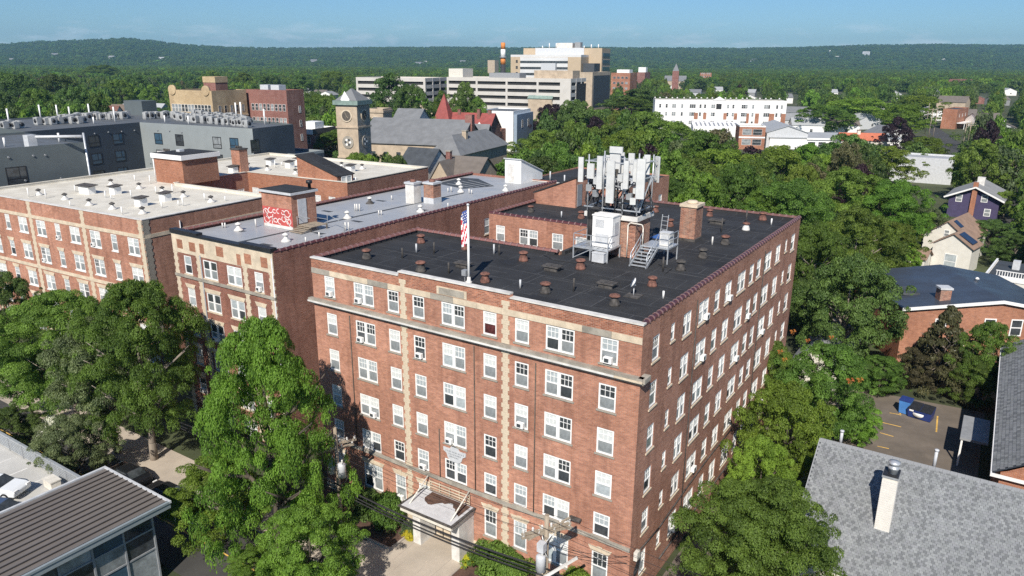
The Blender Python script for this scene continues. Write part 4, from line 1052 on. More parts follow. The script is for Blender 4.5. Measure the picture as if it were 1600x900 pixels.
def hip_roof(t, x0, x1, y0, y1, eave, ridge, mat, over=.5, name='roof'):
    x0 -= over; x1 += over; y0 -= over; y1 += over
    w, d = x1 - x0, y1 - y0; m = min(w, d) / 2
    if w >= d: r = [(x0 + m, (y0 + y1) / 2), (x1 - m, (y0 + y1) / 2)]; f = [(0, 1, 5, 4), (1, 2, 5), (2, 3, 4, 5), (3, 0, 4)]
    else: r = [((x0 + x1) / 2, y0 + m), ((x0 + x1) / 2, y1 - m)]; f = [(0, 1, 4), (1, 2, 5, 4), (2, 3, 5), (3, 0, 4, 5)]
    v = [(x0, y0, eave), (x1, y0, eave), (x1, y1, eave), (x0, y1, eave), (*r[0], ridge), (*r[1], ridge)]
    return MB().idx(v, f + [(3, 2, 1, 0)]).build(name, M[mat], t)
# ---------------------------------------------------------------- dark grey block behind the white roof
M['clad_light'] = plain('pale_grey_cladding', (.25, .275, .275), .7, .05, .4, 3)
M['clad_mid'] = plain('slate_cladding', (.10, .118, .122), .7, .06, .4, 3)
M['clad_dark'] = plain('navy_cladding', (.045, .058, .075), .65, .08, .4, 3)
M['grey_roof'] = roofing('grey_membrane', (.10, .108, .115), (.15, .155, .16), 6, 2, .7, .3, .15)
DZ = 22.0
dk = thing('grey_clad_block', 'modern dark grey apartment block with rows of condensers on its roof', 'building', (-102.2, 0, 0))
dloc = Vector((-102.2, 0, 0))
RELIEF = []
def poly_block(root, poly, z, mats, roofmat, zb=-.5):
    """walls by edge, each its own sheet; poly counter-clockwise in root coordinates"""
    n = len(poly)
    for i in range(n):
        a, c = poly[i], poly[(i + 1) % n]
        if mats[i]: MB().face([(a[0], a[1], zb), (c[0], c[1], zb), (c[0], c[1], z), (a[0], a[1], z)]).build('wall', M[mats[i]], root)
    MB().face([(p[0], p[1], z - .35) for p in poly]).build('roof', M[roofmat], root)
def L2(p): return (p.x - dloc.x, p.y - dloc.y)
P1, P2, P3 = gnd(218, 191, DZ), gnd(394, 201, DZ), gnd(458, 194, DZ)
P0 = P1 + (gnd(48, 205, DZ) - P1) * 1.05
q0, q1, q2, q3 = L2(P0), L2(P1), L2(P2), L2(P3)
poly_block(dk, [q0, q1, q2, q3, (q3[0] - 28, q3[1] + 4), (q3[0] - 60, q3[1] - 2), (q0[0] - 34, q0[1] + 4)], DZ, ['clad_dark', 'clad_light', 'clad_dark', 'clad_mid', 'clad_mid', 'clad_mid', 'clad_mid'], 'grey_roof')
w0, w1 = L2(gnd(0, 232, DZ)), L2(gnd(130, 222, DZ))
dd_ = Vector((w1[0] - w0[0], w1[1] - w0[1])); 
wA = (w0[0] - dd_.x * 1.6, w0[1] - dd_.y * 1.6)
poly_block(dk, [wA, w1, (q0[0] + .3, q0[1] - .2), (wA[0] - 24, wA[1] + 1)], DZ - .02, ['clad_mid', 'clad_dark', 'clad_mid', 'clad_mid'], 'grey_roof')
def dark_windows(a, c, specs, zs, w, h):
    a = Vector(a); c = Vector(c); u = (c - a).normalized(); rz = math.atan2(u.y, u.x)
    aw = Vector((a.x + dloc.x, a.y + dloc.y, 0))
    for px in specs:
        s = run_to(aw, u, px)
        for z in zs:
            o = inst('window', cached(('dw', w, h), lambda: MB().box(-w / 2, -w / 2 + .12, -.06, .02, 0, h).box(w / 2 - .12, w / 2, -.06, .02, 0, h).box(-w / 2 + .12, w / 2 - .12, -.06, .02, 0, .12).box(-w / 2 + .12, w / 2 - .12, -.06, .02, h - .12, h).box(-w / 2 + .12, w / 2 - .12, -.05, .02, h * .33, h * .33 + .1).box(w * .12, w * .12 + .08, -.05, .02, h * .33 + .1, h - .12).mesh('window', M['black'])), dk, (a.x + u.x * s, a.y + u.y * s, z), rz)
            inst('pane', pane_mesh(w - .24, h - .24, random.choice(('pane_dark', 'pane_blue', 'pane_dark', 'pane_grey'))), o, (0, -.025, .12))
dark_windows(q0, q1, [171, 206], [18.2, 14.9, 11.6], 2.3, 2.1)
dark_windows(q1, q2, [235, 267, 299, 356, 382], [17.9, 14.6, 11.3, 8.0], 2.2, 2.2)
dark_windows(q2, q3, [413], [17.6, 14.3], 2.2, 2.4)
dark_windows(w0, w1, [4, 62], [16.7, 13.3], 2.7, 2.6)
for a, c, n in ((w0, w1, 7), (q0, q1, 8), (q1, q2, 9)):        # round wall vents
    a = Vector(a); c = Vector(c)
    for k in range(n):
        p = a + (c - a) * ((k + .5) / n); u = (c - a).normalized()
        MB().tube((0, 0, 0), (0, -.18, -.03), .14, n=8).build('wall_vent', M['grey'], dk, (p.x, p.y, random.choice((20.6, 17.1, 13.8)) + random.uniform(-.2, .2)), math.atan2(u.y, u.x))
MB().tube((0, -.12, 6), (0, -.12, DZ + 1.4), .16, n=8).build('vent_riser', M['galv'], dk, (w1[0] + .1, w1[1] + .1, 0), R(90))
pA, pB = L2(gnd(46, 213, DZ + 1.2)), L2(gnd(128, 212, DZ + 1.2))
MB().tube((pA[0], pA[1], DZ + 1.1), (pB[0], pB[1], DZ + 1.1), .22, n=8).build('bright_duct', M['lgrey'], dk)
MB().box(-.7, .7, -.6, .6, 0, 1.7).build('duct_box', M['lgrey'], dk, (pA[0], pA[1], DZ - .3))
t, L, D = simple_block('low_grey_wing', 'low flat roofed grey wing stepping down from the dark grey block', 462, 241, 16.5, 396, 506, R(6), 'clad_light', 'grey_roof')
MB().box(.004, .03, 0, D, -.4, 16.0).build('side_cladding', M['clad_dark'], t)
# condensers on its roof
M['cond'] = plain('condenser_grey', (.36, .365, .36), .6, .2, 1.5, 6)
def condenser():
    b = MB(); b.box(-.48, .48, -.4, .4, .12, 1.15); b.box(-.42, .42, -.34, .34, 0, .12); b.lathe([(.36, 1.15), (.36, 1.2), (.1, 1.2)], 8)
    return b.mesh('condenser', M['cond'])
cm = condenser(); n = 0
fanm = MB().lathe([(.33, 0), (.33, .02)], 10).mesh('fan', M['black'])
for (xa, ya, xb, yb, k) in ((225, 184, 262, 182, 8), (268, 182, 395, 193, 26), (272, 186, 392, 197, 22), (300, 180, 385, 188, 14), (58, 194, 136, 190, 14), (92, 188, 205, 184, 16), (0, 200, 37, 198, 7), (120, 186, 205, 182, 10)):
    for i in range(k):
        t_ = (i + .5) / k
        p = gnd(xa + (xb - xa) * t_ + random.uniform(-2.2, 2.2), ya + (yb - ya) * t_ + 1.5 + random.uniform(-1, 1), DZ - .35)
        c = inst('roof_condenser', cm, None, (p.x, p.y, DZ - .35), R(7) + random.choice((0, 0, R(90), R(90))), random.uniform(1.05, 1.3))
        tag(c, 'pale grey condenser among the rows on the dark grey block roof', 'condenser', 'condensers on the dark grey block')
        inst('fan', fanm, c, (0, -.41, .62), rot=(R(90), 0, 0))
for px, py, h in ((64, 186, 3), (91, 186, 3), (110, 186, 2.6), (141, 186, 3.2), (180, 190, 3), (15, 196, 3.2), (370, 187, 3.6), (378, 190, 4), (414, 194, 3.0), (295, 194, 1.6), (258, 191, 1.4), (147, 193, 1.3), (8, 229, 1.3), (93, 222, 1.4)):
    p = gnd(px, py, DZ - .35); pipe(dk, p.x - dloc.x, p.y - dloc.y, DZ - .35, h, .16, 'white')
p = gnd(222, 178, DZ)
MB().box(-3.5, 2.5, -2, 2, 0, 3.2).build('plant_room', M['clad_mid'], dk, (p.x - dloc.x - 3, p.y - dloc.y + 2, DZ - .35), R(8))

# ---------------------------------------------------------------- town centre beyond
for px, py, th, lb, m, rf in ((204, 170, 20, 'house with brown gable roof just beyond the condenser roof', 'stone_tan', 'brown_roof_'), (178, 172, 35, 'house with red orange roof beyond the condenser roof', 'cream', 'terra'), (245, 168, 10, 'pale blue grey house beyond the plant room', 'lgrey', 'hall_'), (152, 174, 15, 'white flat house beyond the condenser rows', 'white', 'hall_')):
    M.setdefault('brown_roof_', plain('brown_shingle', (.16, .12, .09), .9, .15)); M.setdefault('hall_', plain('pale_roof', (.36, .37, .375), .6, .08))
    p = gnd(px, py, 12); t = gable_house('town_house', lb, (p.x, p.y, 0), R(th), 14, 10, 9.5, 13.5, m, rf, 'x'); far_window(t, -4, -.02, 6, 1.4, 2, 0, 'white', 'pane_dark'); far_window(t, -9, -.02, 6, 1.4, 2, 0, 'white', 'pane_dark')
t, L, D = simple_block('tan_block', 'tan brick apartment building with rounded parapet lobes beyond the condensers', 330, 142, 26, 263, 384, R(9), 'brick_tan', 'grey_roof')
window_grid(t, 'f', L, D, 20.2, 4.2, 1, 12, 1.1, 2.0, 'white', .04, .96); window_grid(t, 'f', L, D, 16.0, 4.2, 1, 12, 1.1, 2.0, 'white', .04, .96)
window_grid(t, 's', L, D, 20.0, 4.2, 1, 5, 1.1, 2.0, 'stone', .1, .95); window_grid(t, 's', L, D, 15.8, 4.2, 1, 5, 1.1, 2.0, 'stone', .1, .95)
MB().box(-L, .06, -.3, 0, 18.9, 19.2).build('belt_stone', M['stone_tan'], t); MB().box(.0, .3, -.3, D, 18.9, 19.2).build('belt_stone', M['stone_tan'], t)
for x in (-L + 1.5, -2.0):
    MB().tube((x, -.25, 26), (x, .4, 26), 1.35, n=18).build('parapet_lobe', M['brick_tan'], t)
p2 = gnd(342, 143, 26)
pt = MB().box(-2.2, 2.2, 0, 4.5, 25.4, 28).build('stair_tower', M['brick_plum'], t, (-5.0, 4.5, 0)); MB().box(-2.3, 2.3, -.1, 4.6, 28.005, 29.6).build('tower_top', M['brick_tan'], pt)
t, L, D = simple_block('plum_brick_block', 'plum coloured brick building adjoining the tan block', 447, 141, 26, 384, 474, R(9), 'brick_plum', 'grey_roof')
for z in (20.2, 16.4, 12.6, 8.8): window_grid(t, 'f', L, D, z, 4, 1, 9, 1.0, 1.9, 'white', .1, .97)
for z in (19.6, 15.6, 11.6): window_grid(t, 's', L, D, z, 4, 1, 1, .9, 1.9, 'white', .5, .9)
for x in (-13, -9): MB().box(x, x + 3, 4, 7, 25.5, 27.2).build('roof_house', M['lgrey'], t)
t, L, D = simple_block('white_roof_shop_block', 'small red brick commercial building with white cornice and white roof by the church', 487, 203, 13, 458, 527, R(14), 'brick_plum', 'white_roof', cop='white')
MB().box(-L - .4, .4, -.5, -.004, 11.6, 13.2).build('cornice', M['white'], t); MB().box(.004, .5, -.1, D, 11.6, 13.2).build('cornice', M['wood_dark'], t)
for z in (8.6, 4.6): window_grid(t, 'f', L, D, z, 4, 1, 4, 1.2, 2.4, 'white'); window_grid(t, 's', L, D, z, 4, 1, 6, 1.0, 2.2, 'stone')
MB().box(-L * .75, -L * .1, 3, 8, 12.55, 15.2).build('roof_house', M['white'], t)

# church with clock tower
M['copper'] = plain('green_copper', (.21, .28, .245), .6, .2, 1, 5)
M['slate'] = plain('grey_slate', (.17, .175, .18), .8, .12, .5, 4)
M['slate_dark'] = plain('dark_slate', (.055, .062, .07), .7, .2, .5, 4)
TW = R(16)
p, L, D = block_frame(557, 161, 24.5, 524, 577, TW)
t = thing('clock_tower', 'square stone church tower with clock face and green copper cornice', 'tower', p, TW)
MB().box(-L, 0, 0, D, -.5, 24.0).build('shaft', M['stone_tan'], t)
MB().box(.005, .02, .05, D - .05, 0, 23.9).build('shaded_side', M['stone_grey'], t)  # darker stone sheet paints in the shade of this side face
for z in (18.6, 11.5): MB().box(-L - .2, .2, -.2, D + .2, z, z + .4).build('belt_stone', M['stone_tan'], t)
MB().box(-L - .5, .5, -.5, D + .5, 24.0, 25.0).build('cornice', M['copper'], t)
hip_roof(t, -L, 0, 0, D, 25.02, 27.7, 'slate', .1)
MB().prism([(-L * .7, -.3), (-L * .3, -.3), (-L * .3, 1.2), (-L * .7, 1.2)], 25.0, [25.2, 25.2, 25.2, 25.2]).face([(-L * .72, -.35, 25.2), (-L * .28, -.35, 25.2), (-L * .5, -.35, 27.2)]).build('dormer', M['white'], t)
for (x, y, rz) in ((-L / 2, -.06, 0), (.07, D / 2, R(90))):
    c = MB().tube((0, .05, 0), (0, -.12, 0), 1.45, n=24).build('clock_surround', M['stone'], t, (x, y, 21.5), rz)
    MB().tube((0, 0, 0), (0, -.05, 0), 1.15, n=24).build('clock_face', M['wood_dark'], c, (0, -.121, 0))
    MB().rail((0, -.2, 0), (.5, -.2, -.55), .1, .03).rail((0, -.2, 0), (-.3, -.2, .85), .1, .03).build('clock_hands', M['stone'], c)
    a = MB().tube((0, .05, 0), (0, -.1, 0), 1.5, n=24).build('arch_ring', M['stone_grey'], t, (x, y, 15.3), rz)
    for k in range(6):
        MB().tube((0, 0, 0), (0, -.03, 0), .3, n=10).build('rose_light', M['slate_dark'] if k % 2 else M['white'], a, (.62 * math.cos(k * 1.047), -.101, .62 * math.sin(k * 1.047)))
for x in (-L * .66, -L * .33): far_window(t, x, -.02, 6.5, 1.3, 3.2, 0, 'stone', 'pane_dark')
CH = R(17)
p = gnd(716, 227, 11.5); u = (math.cos(CH), math.sin(CH)); L = run_to(p, (-u[0], -u[1]), 562)
t = gable_house('stone_church', 'long stone church nave under a broad grey slate roof', (p.x, p.y, 0), CH, L, 21, 11.5, 17.6, 'stone_tan', 'slate', 'x', 'church', .5)
for i in range(7): far_window(t, -L * (.08 + .13 * i), -.03, 4.5, 1.5, 4.5, 0, 'stone', 'pane_dark')
MB().box(-1.2, .9, 9.2, 11.6, 11, 19.2).build('chimney', M['brick_plum'], t)
t, L, D = simple_block('stone_side_tower', 'squat stone tower with arched window behind the church nave', 598, 170, 18, 574, 612, CH, 'stone_tan', 'slate_dark')
MB().box(-L - .3, .3, -.3, D + .3, 16.6, 17.4).build('cornice', M['stone_tan'], t)
MB().tube((-L / 2, .05, 14), (-L / 2, -.12, 14), 1.6, n=20).build('arch_window', M['stone'], t)
p = gnd(650, 190, 15); t = gable_house('slate_roof_chapel', 'white gabled chapel with blue grey slate roof behind the nave ridge', (p.x, p.y, 0), CH, run_to(p, (-math.cos(CH), -math.sin(CH)), 611), 13, 14.2, 18.6, 'white_dirty', 'slate', 'x', 'chapel')
# stone hall with hipped roof
p, L, D = block_frame(718, 243, 11, 670, 792, R(10))
t = thing('stone_hall', 'tan stone hall with grey hipped roof and tall narrow windows', 'building', p, R(10))
MB().box(-L, 0, 0, D, -.5, 11).build('wall', M['stone_tan'], t)
hip_roof(t, -L, 0, 0, D, 11.02, 15.6, 'slate', .6)
window_grid(t, 'f', L, D, 7.2, 3, 1, 4, .9, 2.0, 'white', .1, .9)
for i in range(6): far_window(t, .02, 2.0 + 1.7 * i, 5.0, .9, 4.6, R(90), 'stone', 'pane_dark')
chimney(t, -L * .38, D * .33, 13, 1.2, 1.2, 3.2, 'stone_tan', 'stone_grey', 0)
M['brown_roof'] = plain('brown_grey_shingle', (.15, .128, .11), .9, .12, .7, 5)
for nm, lb, px, py, ev, rd, pxl, D_, ax, th in (('cross_gable_house', 'brown grey house roof with cross gable below the stone hall', 745, 276, 8.5, 12.2, 690, 11, 'x', R(10)), ('brown_gable_house', 'small house with brown grey gable roof beside the silver roofed block', 704, 283, 7.5, 11.8, 672, 12, 'y', R(10)),
                                ('dark_roof_house', 'house with blue black gable roof seen past the sloping stair head', 668, 264, 9, 13.2, 622, 10, 'x', R(5))):
    p = gnd(px, py, ev); t = gable_house(nm, lb, (p.x, p.y, 0), th, run_to(p, (-math.cos(th), -math.sin(th)), pxl), D_, ev, rd, 'stone_tan' if 'dark' not in nm else 'white_dirty', 'brown_roof' if 'dark' not in nm else 'slate_dark', ax)
    if nm == 'cross_gable_house': chimney(t, -8.5, 2.5, 8, 1.1, 1.1, 5.6, 'brick_plum', 'stone_grey', 0)
# red roofed house with spire
M['red_roof'] = plain('red_slate', (.27, .065, .055), .8, .15, .6, 5)
RD = R(15); p = gnd(764, 203, 10); L = run_to(p, (-math.cos(RD), -math.sin(RD)), 676)
t = gable_house('red_roof_mansion', 'brick mansion with red slate roof and a pointed red corner spire', (p.x, p.y, 0), RD, L, 13, 10, 15.4, 'brick_plum', 'red_roof', 'x', 'mansion')
MB().prism([(-L + .2, 1), (-L + 6.2, 1), (-L + 6.2, 7), (-L + .2, 7)], 8, 12.2).build('spire_base', M['brick_plum'], t)
MB().idx([(-L - .2, .6, 12.2), (-L + 6.6, .6, 12.2), (-L + 6.6, 7.4, 12.2), (-L - .2, 7.4, 12.2), (-L + 3.2, 4, 22.5)], [(0, 1, 4), (1, 2, 4), (2, 3, 4), (3, 0, 4), (3, 2, 1, 0)]).build('spire', M['red_roof'], t)
for x, y, h in ((-L * .62, 6, 4), (-L * .25, 4.5, 4.4), (-2, 6.5, 4)): chimney(t, x, y, 12.5, 1.1, 1.1, h, 'brick_plum', 'terra', 0)
for x in (-L * .55, -L * .16):
    MB().prism([(x - 1.1, -.4), (x + 1.1, -.4), (x + 1.1, 2.2), (x - 1.1, 2.2)], 10, 11.2).face([(x - 1.2, -.45, 11.2), (x + 1.2, -.45, 11.2), (x, -.45, 12.8)]).build('dormer', M['white'], t)
p = gnd(757, 224, 9); t = gable_house('dark_gable_house', 'dark brick house with stepped gable between the church and the red mansion', (p.x, p.y, 0), R(15), run_to(p, (-math.cos(R(15)), -math.sin(R(15))), 715), 9, 9, 14.5, 'wood_dark', 'slate', 'x')
far_window(t, .03, 4.5, 9.6, .9, 1.6, R(90), 'white', 'pane_grey')
# white slab
t, L, D = simple_block('white_slab_building', 'blank white painted building with blue grey bay front in front of a purple beech', 802, 174, 15.5, 748, 829, R(14), 'white', 'grey_roof')
M['blue_clap'] = plain('blue_grey_clapboard', (.24, .30, .37), .7, .08, 1, 5)
MB().box(.005, 1.2, 1.0, D, -.4, 14.2).build('bay_front', M['blue_clap'], t)
for y in (D * .35, D * .7): far_window(t, 1.22, y, 8.8, 1.6, 3, R(90), 'white', 'pane_dark')
t, L, D = simple_block('small_brick_block', 'low dark red brick building in front of the blank white wall', 783, 202, 9, 762, 790, R(14), 'brick_old', 'grey_roof'); window_grid(t, 'f', L, D, 5.2, 3, 1, 4, .9, 1.7, 'white')

# parking garage
M['garage'] = plain('pale_precast', (.54, .51, .465), .8, .07, .2, 2)
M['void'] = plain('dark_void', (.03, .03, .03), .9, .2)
def garage(name, label, px, py, z, pxl, pxr, th, nb, open_side=True):
    p, L, D = block_frame(px, py, z, pxl, pxr, th)
    t = thing(name, label, 'parking garage', p, th)
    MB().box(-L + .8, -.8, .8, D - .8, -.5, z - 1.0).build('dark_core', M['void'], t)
    k = z; 
    for i in range(nb):
        b = MB(); zt = z - i * 3.3
        b.box(-L, 0, 0, .7, zt - 1.75, zt); b.box(-.7, 0, .7, D, zt - 1.75, zt); b.box(-L, -L + .7, .7, D, zt - 1.75, zt); b.box(-L + .7, -.7, D - .7, D, zt - 1.75, zt)
        b.build('deck_band', M['garage'], t)
    n = max(2, int(L / 16))
    for i in range(n + 1):
        x = -L + (L - 1.0) * i / n
        MB().box(x, x + 1.0, -.08, .6, -.5, z - .01).build('column', M['garage'], t)
    for i in range(3): MB().box(-.6, .08, D * i / 3 + .01, D * i / 3 + 1.0, -.5, z - .01).build('column', M['garage'], t)
    MB().box(-L + .7, -.7, .7, D - .7, z - 1.0, z - .7).build('top_deck', M['concrete'], t)
    return t, L, D
t, L, D = garage('parking_garage', 'pale banded parking garage half hidden by a broad tree', 664, 122, 26, 556, 698, R(13), 6)
t, L, D = garage('long_parking_garage', 'long pale banded parking garage below the hospital', 892, 123, 26.5, 698, 916, R(9), 7)
MB().box(-L * .08, -.02, -.1, -.03, -.4, 26.4).build('end_panel', M['garage'], t)
MB().box(.09, .2, D * .35, D * .98, 12, 24).build('dark_screen', M['void'], t)
MB().box(-L * .99, -L * .87, 1, 12, 25.8, 30.5).build('stair_block', M['cream'], t)
MB().box(-L * .32, -L * .02, 6, 16, 25.8, 30).build('roof_house', M['stone_tan'], t)
MB().box(-L * .7, -L * .45, 8, 16, 25.8, 28.6).build('roof_house', M['grey'], t)
t, L, D = simple_block('concrete_tower', 'slim tan concrete shaft between the garage and the striped chimney', 773, 94, 36, 762, 779, R(9), 'stone_tan', 'grey_roof')
# striped chimney
M['orange'] = plain('orange_paint', (.62, .22, .05), .7, .06, .1, 1)
p = at_d(786, 118, 560); t = thing('striped_chimney', 'tall chimney banded orange and white above a black base', 'chimney', (p.x, p.y, 0))
zt = at_d(786, 67, 560).z; zs = [0, zt - 15.5, zt - 10.5, zt - 4.7, zt]
M['stack_black'] = plain('soot_black', (.03, .03, .033), .8, .1)
for i, m in enumerate(('stack_black', 'orange', 'white', 'orange')): MB().tube((0, 0, zs[i] + .01), (0, 0, zs[i + 1]), 2.1 - .12 * i, 2.0 - .12 * i, 16).build('chimney_band', M[m], t)
MB().tube((0, 0, zs[2] - .3), (0, 0, zs[2] + .5), 2.7, n=16).build('gallery', M['grey'], t)
for k in range(3): MB().tube((1.0 * math.cos(k * 2.1), 1.0 * math.sin(k * 2.1), zt), (1.0 * math.cos(k * 2.1), 1.0 * math.sin(k * 2.1), zt + 1.6), .1, n=5).build('lightning_rod', M['grey'], t)

# hospital
M['hosp_tan'] = plain('hospital_tan_panel', (.46, .36, .245), .8, .05, .2, 2)
M['hosp_white'] = plain('hospital_white_panel', (.60, .60, .59), .6, .05, .2, 2)
HT = R(11)
p, L, D = block_frame(941, 73, 45, 818, 954, HT)
t = thing('hospital', 'large tan and white hospital block with stepped roofline', 'hospital', p, HT)
MB().box(-L, 0, 0, D, -.5, 44).build('upper_block', M['hosp_tan'], t)
MB().box(-L * .84, -L * .22, -.6, -.005, 37.8, 44.2).build('grey_screen', M['lgrey'], t)
for i in range(4): MB().box(.005, .3, D * .12, D * .92, 38 - 5 * i, 40.5 - 5 * i).build('glass_band', M['pane_blue'], t)
for k in range(9): pipe(t, -L * (.1 + .09 * k), D * .5, 44, random.choice((2, 3, 4)), .35, 'white')
MB().box(-L * .6, -L * .4, 6, 18, 44.02, 48).build('plant_room', M['white_dirty'], t); MB().box(-L * .38, -L * .31, 8, 14, 44.02, 48.5).build('plant_room', M['grey'], t)
# front block
dv = -20.0
x0 = -L * 1.04; x1 = -L * .16
fb = MB().box(x0, x1, dv, -.61, -.5, 37.4).build('front_block', M['hosp_tan'], t)
xa, xb = x0 + (x1 - x0) * .14, x0 + (x1 - x0) * .82
for i in range(5):
    z = 37.2 - 4.4 * i
    MB().box(xa, xb, dv - .25, dv - .005, z - 2.6, z).build('white_band', M['hosp_white'], t)
    b = MB().box(xa, xb, dv - .1, dv - .004, z - 4.39, z - 2.61).build('window_band', M['pane_dark'], t)
MB().box(xa + (xb - xa) * .48, xa + (xb - xa) * .78, dv - 4, dv - .26, -.5, 33).build('stair_block', M['lgrey'], t)
MB().box(x0 - .01, x1, dv, -.7, 37.41, 39).build('top_band', M['hosp_white'], t)
for i in range(3): far_window(t, x0 + (x1 - x0) * .09, dv - .02, 33 - 4.4 * i, 1.8, 2.2, 0, 'hosp_tan', 'pane_dark')
MB().box(x1 + .5, -1, dv + 4, -.62, -.5, 33).build('glass_link', M['slate_dark'], t)
t, L, D = simple_block('hospital_annex', 'low tan hospital annex with roof plant beside the garage end', 926, 113, 28, 905, 954, R(9), 'stone_tan', 'grey_roof')
MB().box(.01, .3, 2, D - 2, 8, 26).build('dark_glazing', M['slate_dark'], t)
t, L, D = simple_block('brick_hospital_wing', 'red brick hospital wing with white roof plant', 985, 114, 24, 955, 996, R(8), 'brick_or', 'grey_roof'); MB().box(-L * .75, -L * .1, 3, 14, 23.6, 27).build('roof_plant', M['white'], t)
for z in (18.5, 13.5, 8.5): window_grid(t, 'f', L, D, z, 5, 1, 4, 2.6, 2.0, 'white')
t, L, D = simple_block('brick_hospital_house', 'red brick hospital house with gable and white tank on its roof', 1008, 113, 22, 996, 1016, R(8), 'brick_plum', 'grey_roof'); MB().box(-L * 1.0, -.5, 4, 12, 21.7, 28).build('white_tank', M['white'], t)
t, L, D = simple_block('pink_brick_block', 'pinkish brick stepped roof building in front of the hospital', 946, 101, 30, 922, 953, R(11), 'brick_plum', 'grey_roof')
t, L, D = simple_block('orange_brick_shed', 'orange brick box beside the garage ramp', 931, 134, 14, 916, 945, R(8), 'brick_or', 'grey_roof')
t, L, D = simple_block('low_brick_row', 'long low brick building with cluttered roof seen over the trees', 968, 159, 9, 908, 975, R(8), 'brick_plum', 'dark_roof'); window_grid(t, 'f', L, D, 4.5, 3, 1, 9, 1.6, 1.8, 'white')
t, L, D = simple_block('brick_mansion_block', 'orange brick house with white window bays and green roofed neighbour', 834, 150, 17, 812, 845, R(12), 'brick_or', 'grey_roof'); window_grid(t, 'f', L, D, 10, 3.5, 2, 2, 1.6, 2.4, 'white')
p = gnd(838, 143, 21); t = gable_house('green_roof_house', 'building with pale green copper roof in front of the garage', (p.x, p.y + 14, 0), R(10), 12, 9, 17.4, 21.0, 'stone_tan', 'copper', 'x', 'building')
p = gnd(816, 160, 12); t = gable_house('slate_gable_house', 'brick house with steep grey slate gables near the blank white wall', (p.x, p.y, 0), R(14), 15, 11, 11, 17, 'brick_or', 'slate', 'y'); 
p = gnd(700, 172, 13); t = gable_house('tan_roof_hall', 'hall with long tan roof behind the red spire', (p.x, p.y, 0), R(12), run_to(p, (-math.cos(R(12)), -math.sin(R(12))), 634), 14, 12, 15, 'stone', 'stone_tan', 'x', 'hall')

# brick church far off, mansion blocks on the plain
t, L, D = simple_block('brick_church_tower', 'brick church tower with pointed cap far out among the trees', 1061, 111, 25.5, 1051, 1065, R(20), 'brick_plum', 'grey_roof')
MB().idx([(-L, 0, 25.5), (0, 0, 25.5), (0, D, 25.5), (-L, D, 25.5), (-L / 2, D / 2, 33)], [(0, 1, 4), (1, 2, 4), (2, 3, 4), (3, 0, 4)]).build('cap', M['slate'], t)
p = gnd(1072, 124, 14); t = gable_house('grey_roof_church', 'grey roofed church body beside the far brick tower', (p.x, p.y, 0), R(20), 26, 16, 12, 18, 'stone_tan', 'slate', 'x', 'church')
t, L, D = simple_block('far_brick_mansion', 'far red brick mansion standing among trees beyond the brick tower', 1112, 114, 20, 1094, 1119, R(20), 'brick_or', 'grey_roof'); window_grid(t, 'f', L, D, 14, 4, 2, 5, 1.5, 2.2, 'white')

# white apartments and the school like buildings to their side
M['render_white'] = plain('white_render', (.80, .78, .76), .7, .04, .3, 3)
WT = R(27); p, L, D = block_frame(1230, 158, 15.5, 1024, 1237, WT)
t = thing('white_apartments', 'long white apartment building with orange brick base panels and roof vents', 'building', p, WT)
MB().box(-L, 0, 0, max(D, 14), -.5, 15.5).build('wall', M['render_white'], t)
MB().box(-L + .5, -.5, .5, max(D, 14) - .5, 15.502, 15.53).build('roof', M['white_roof'], t)
fr = [.04, .09, .14, .155, .21, .275, .29, .305, .35, .385, .44, .455, .56, .6, .67, .685, .70, .75, .84, .855, .87, .93, .965]
for f in fr:
    for z in (11.6, 7.6, 3.4): far_window(t, -L * (1 - f), -.03, z, 1.1, 1.9, 0, 'white', random.choice(('pane_dark', 'pane_grey')))
MB().box(-L * .53, -L * .49, -.15, -.005, 11.2, 13.8).build('dark_balcony', M['void'], t)
MB().face([(-L * .56, -.2, 15.5), (-L * .46, -.2, 15.5), (-L * .51, -.2, 17.4)]).face([(-L * .56, .9, 15.5), (-L * .46, .9, 15.5), (-L * .51, .9, 17.4)]).face([(-L * .56, -.2, 15.5), (-L * .51, -.2, 17.4), (-L * .51, .9, 17.4), (-L * .56, .9, 15.5)]).face([(-L * .46, -.2, 15.5), (-L * .51, -.2, 17.4), (-L * .51, .9, 17.4), (-L * .46, .9, 15.5)]).build('gable_front', M['render_white'], t)
for f0, f1, z0 in ((.305, .335, 6), (.375, .4, 6), (.53, .555, 6), (.61, .635, 6), (.705, .725, .0), (.77, .80, .0), (.875, .915, .0), (.965, 1.0, .0)):
    MB().box(-L * (1 - f0), -L * (1 - f1), -.08, -.004, z0, 9.2).build('brick_panel', M['brick_or'], t)
for k in range(22): MB().lathe([(.35, 0), (.35, .9), (.6, .9), (.1, 1.3)], 8).build('roof_vent', M['white'], t, (-L * (.06 + .045 * k + random.uniform(-.01, .01)), 2 + 2 * (k % 2), 15.53))
p = gnd(1160, 196, 6.5); t = thing('striped_porch_roof', 'low white roof with dark slots in front of the white apartments', 'porch', (p.x, p.y, 0), WT)
MB().prism([(-22, 0), (0, 0), (0, 9), (-22, 9)], 0, [5.6, 5.6, 7.4, 7.4]).build('roof', M['render_white'], t)
for k in range(10): MB().prism([(-20.5 + 2 * k, 1.5), (-19.7 + 2 * k, 1.5), (-19.7 + 2 * k, 7.5), (-20.5 + 2 * k, 7.5)], 5, [5.93, 5.93, 7.13, 7.13]).build('slot', M['grey'], t)
t, L, D = simple_block('orange_brick_school', 'orange brick school wing with white bands beside the grey roofed hall', 1197, 197, 9.5, 1156, 1206, R(24), 'brick_or', 'white_roof', cop='white'); 
for z in (5.8, 1.8): window_grid(t, 'f', L, D, z, 4, 1, 2, 3.6, 2.4, 'white', .1, .9)
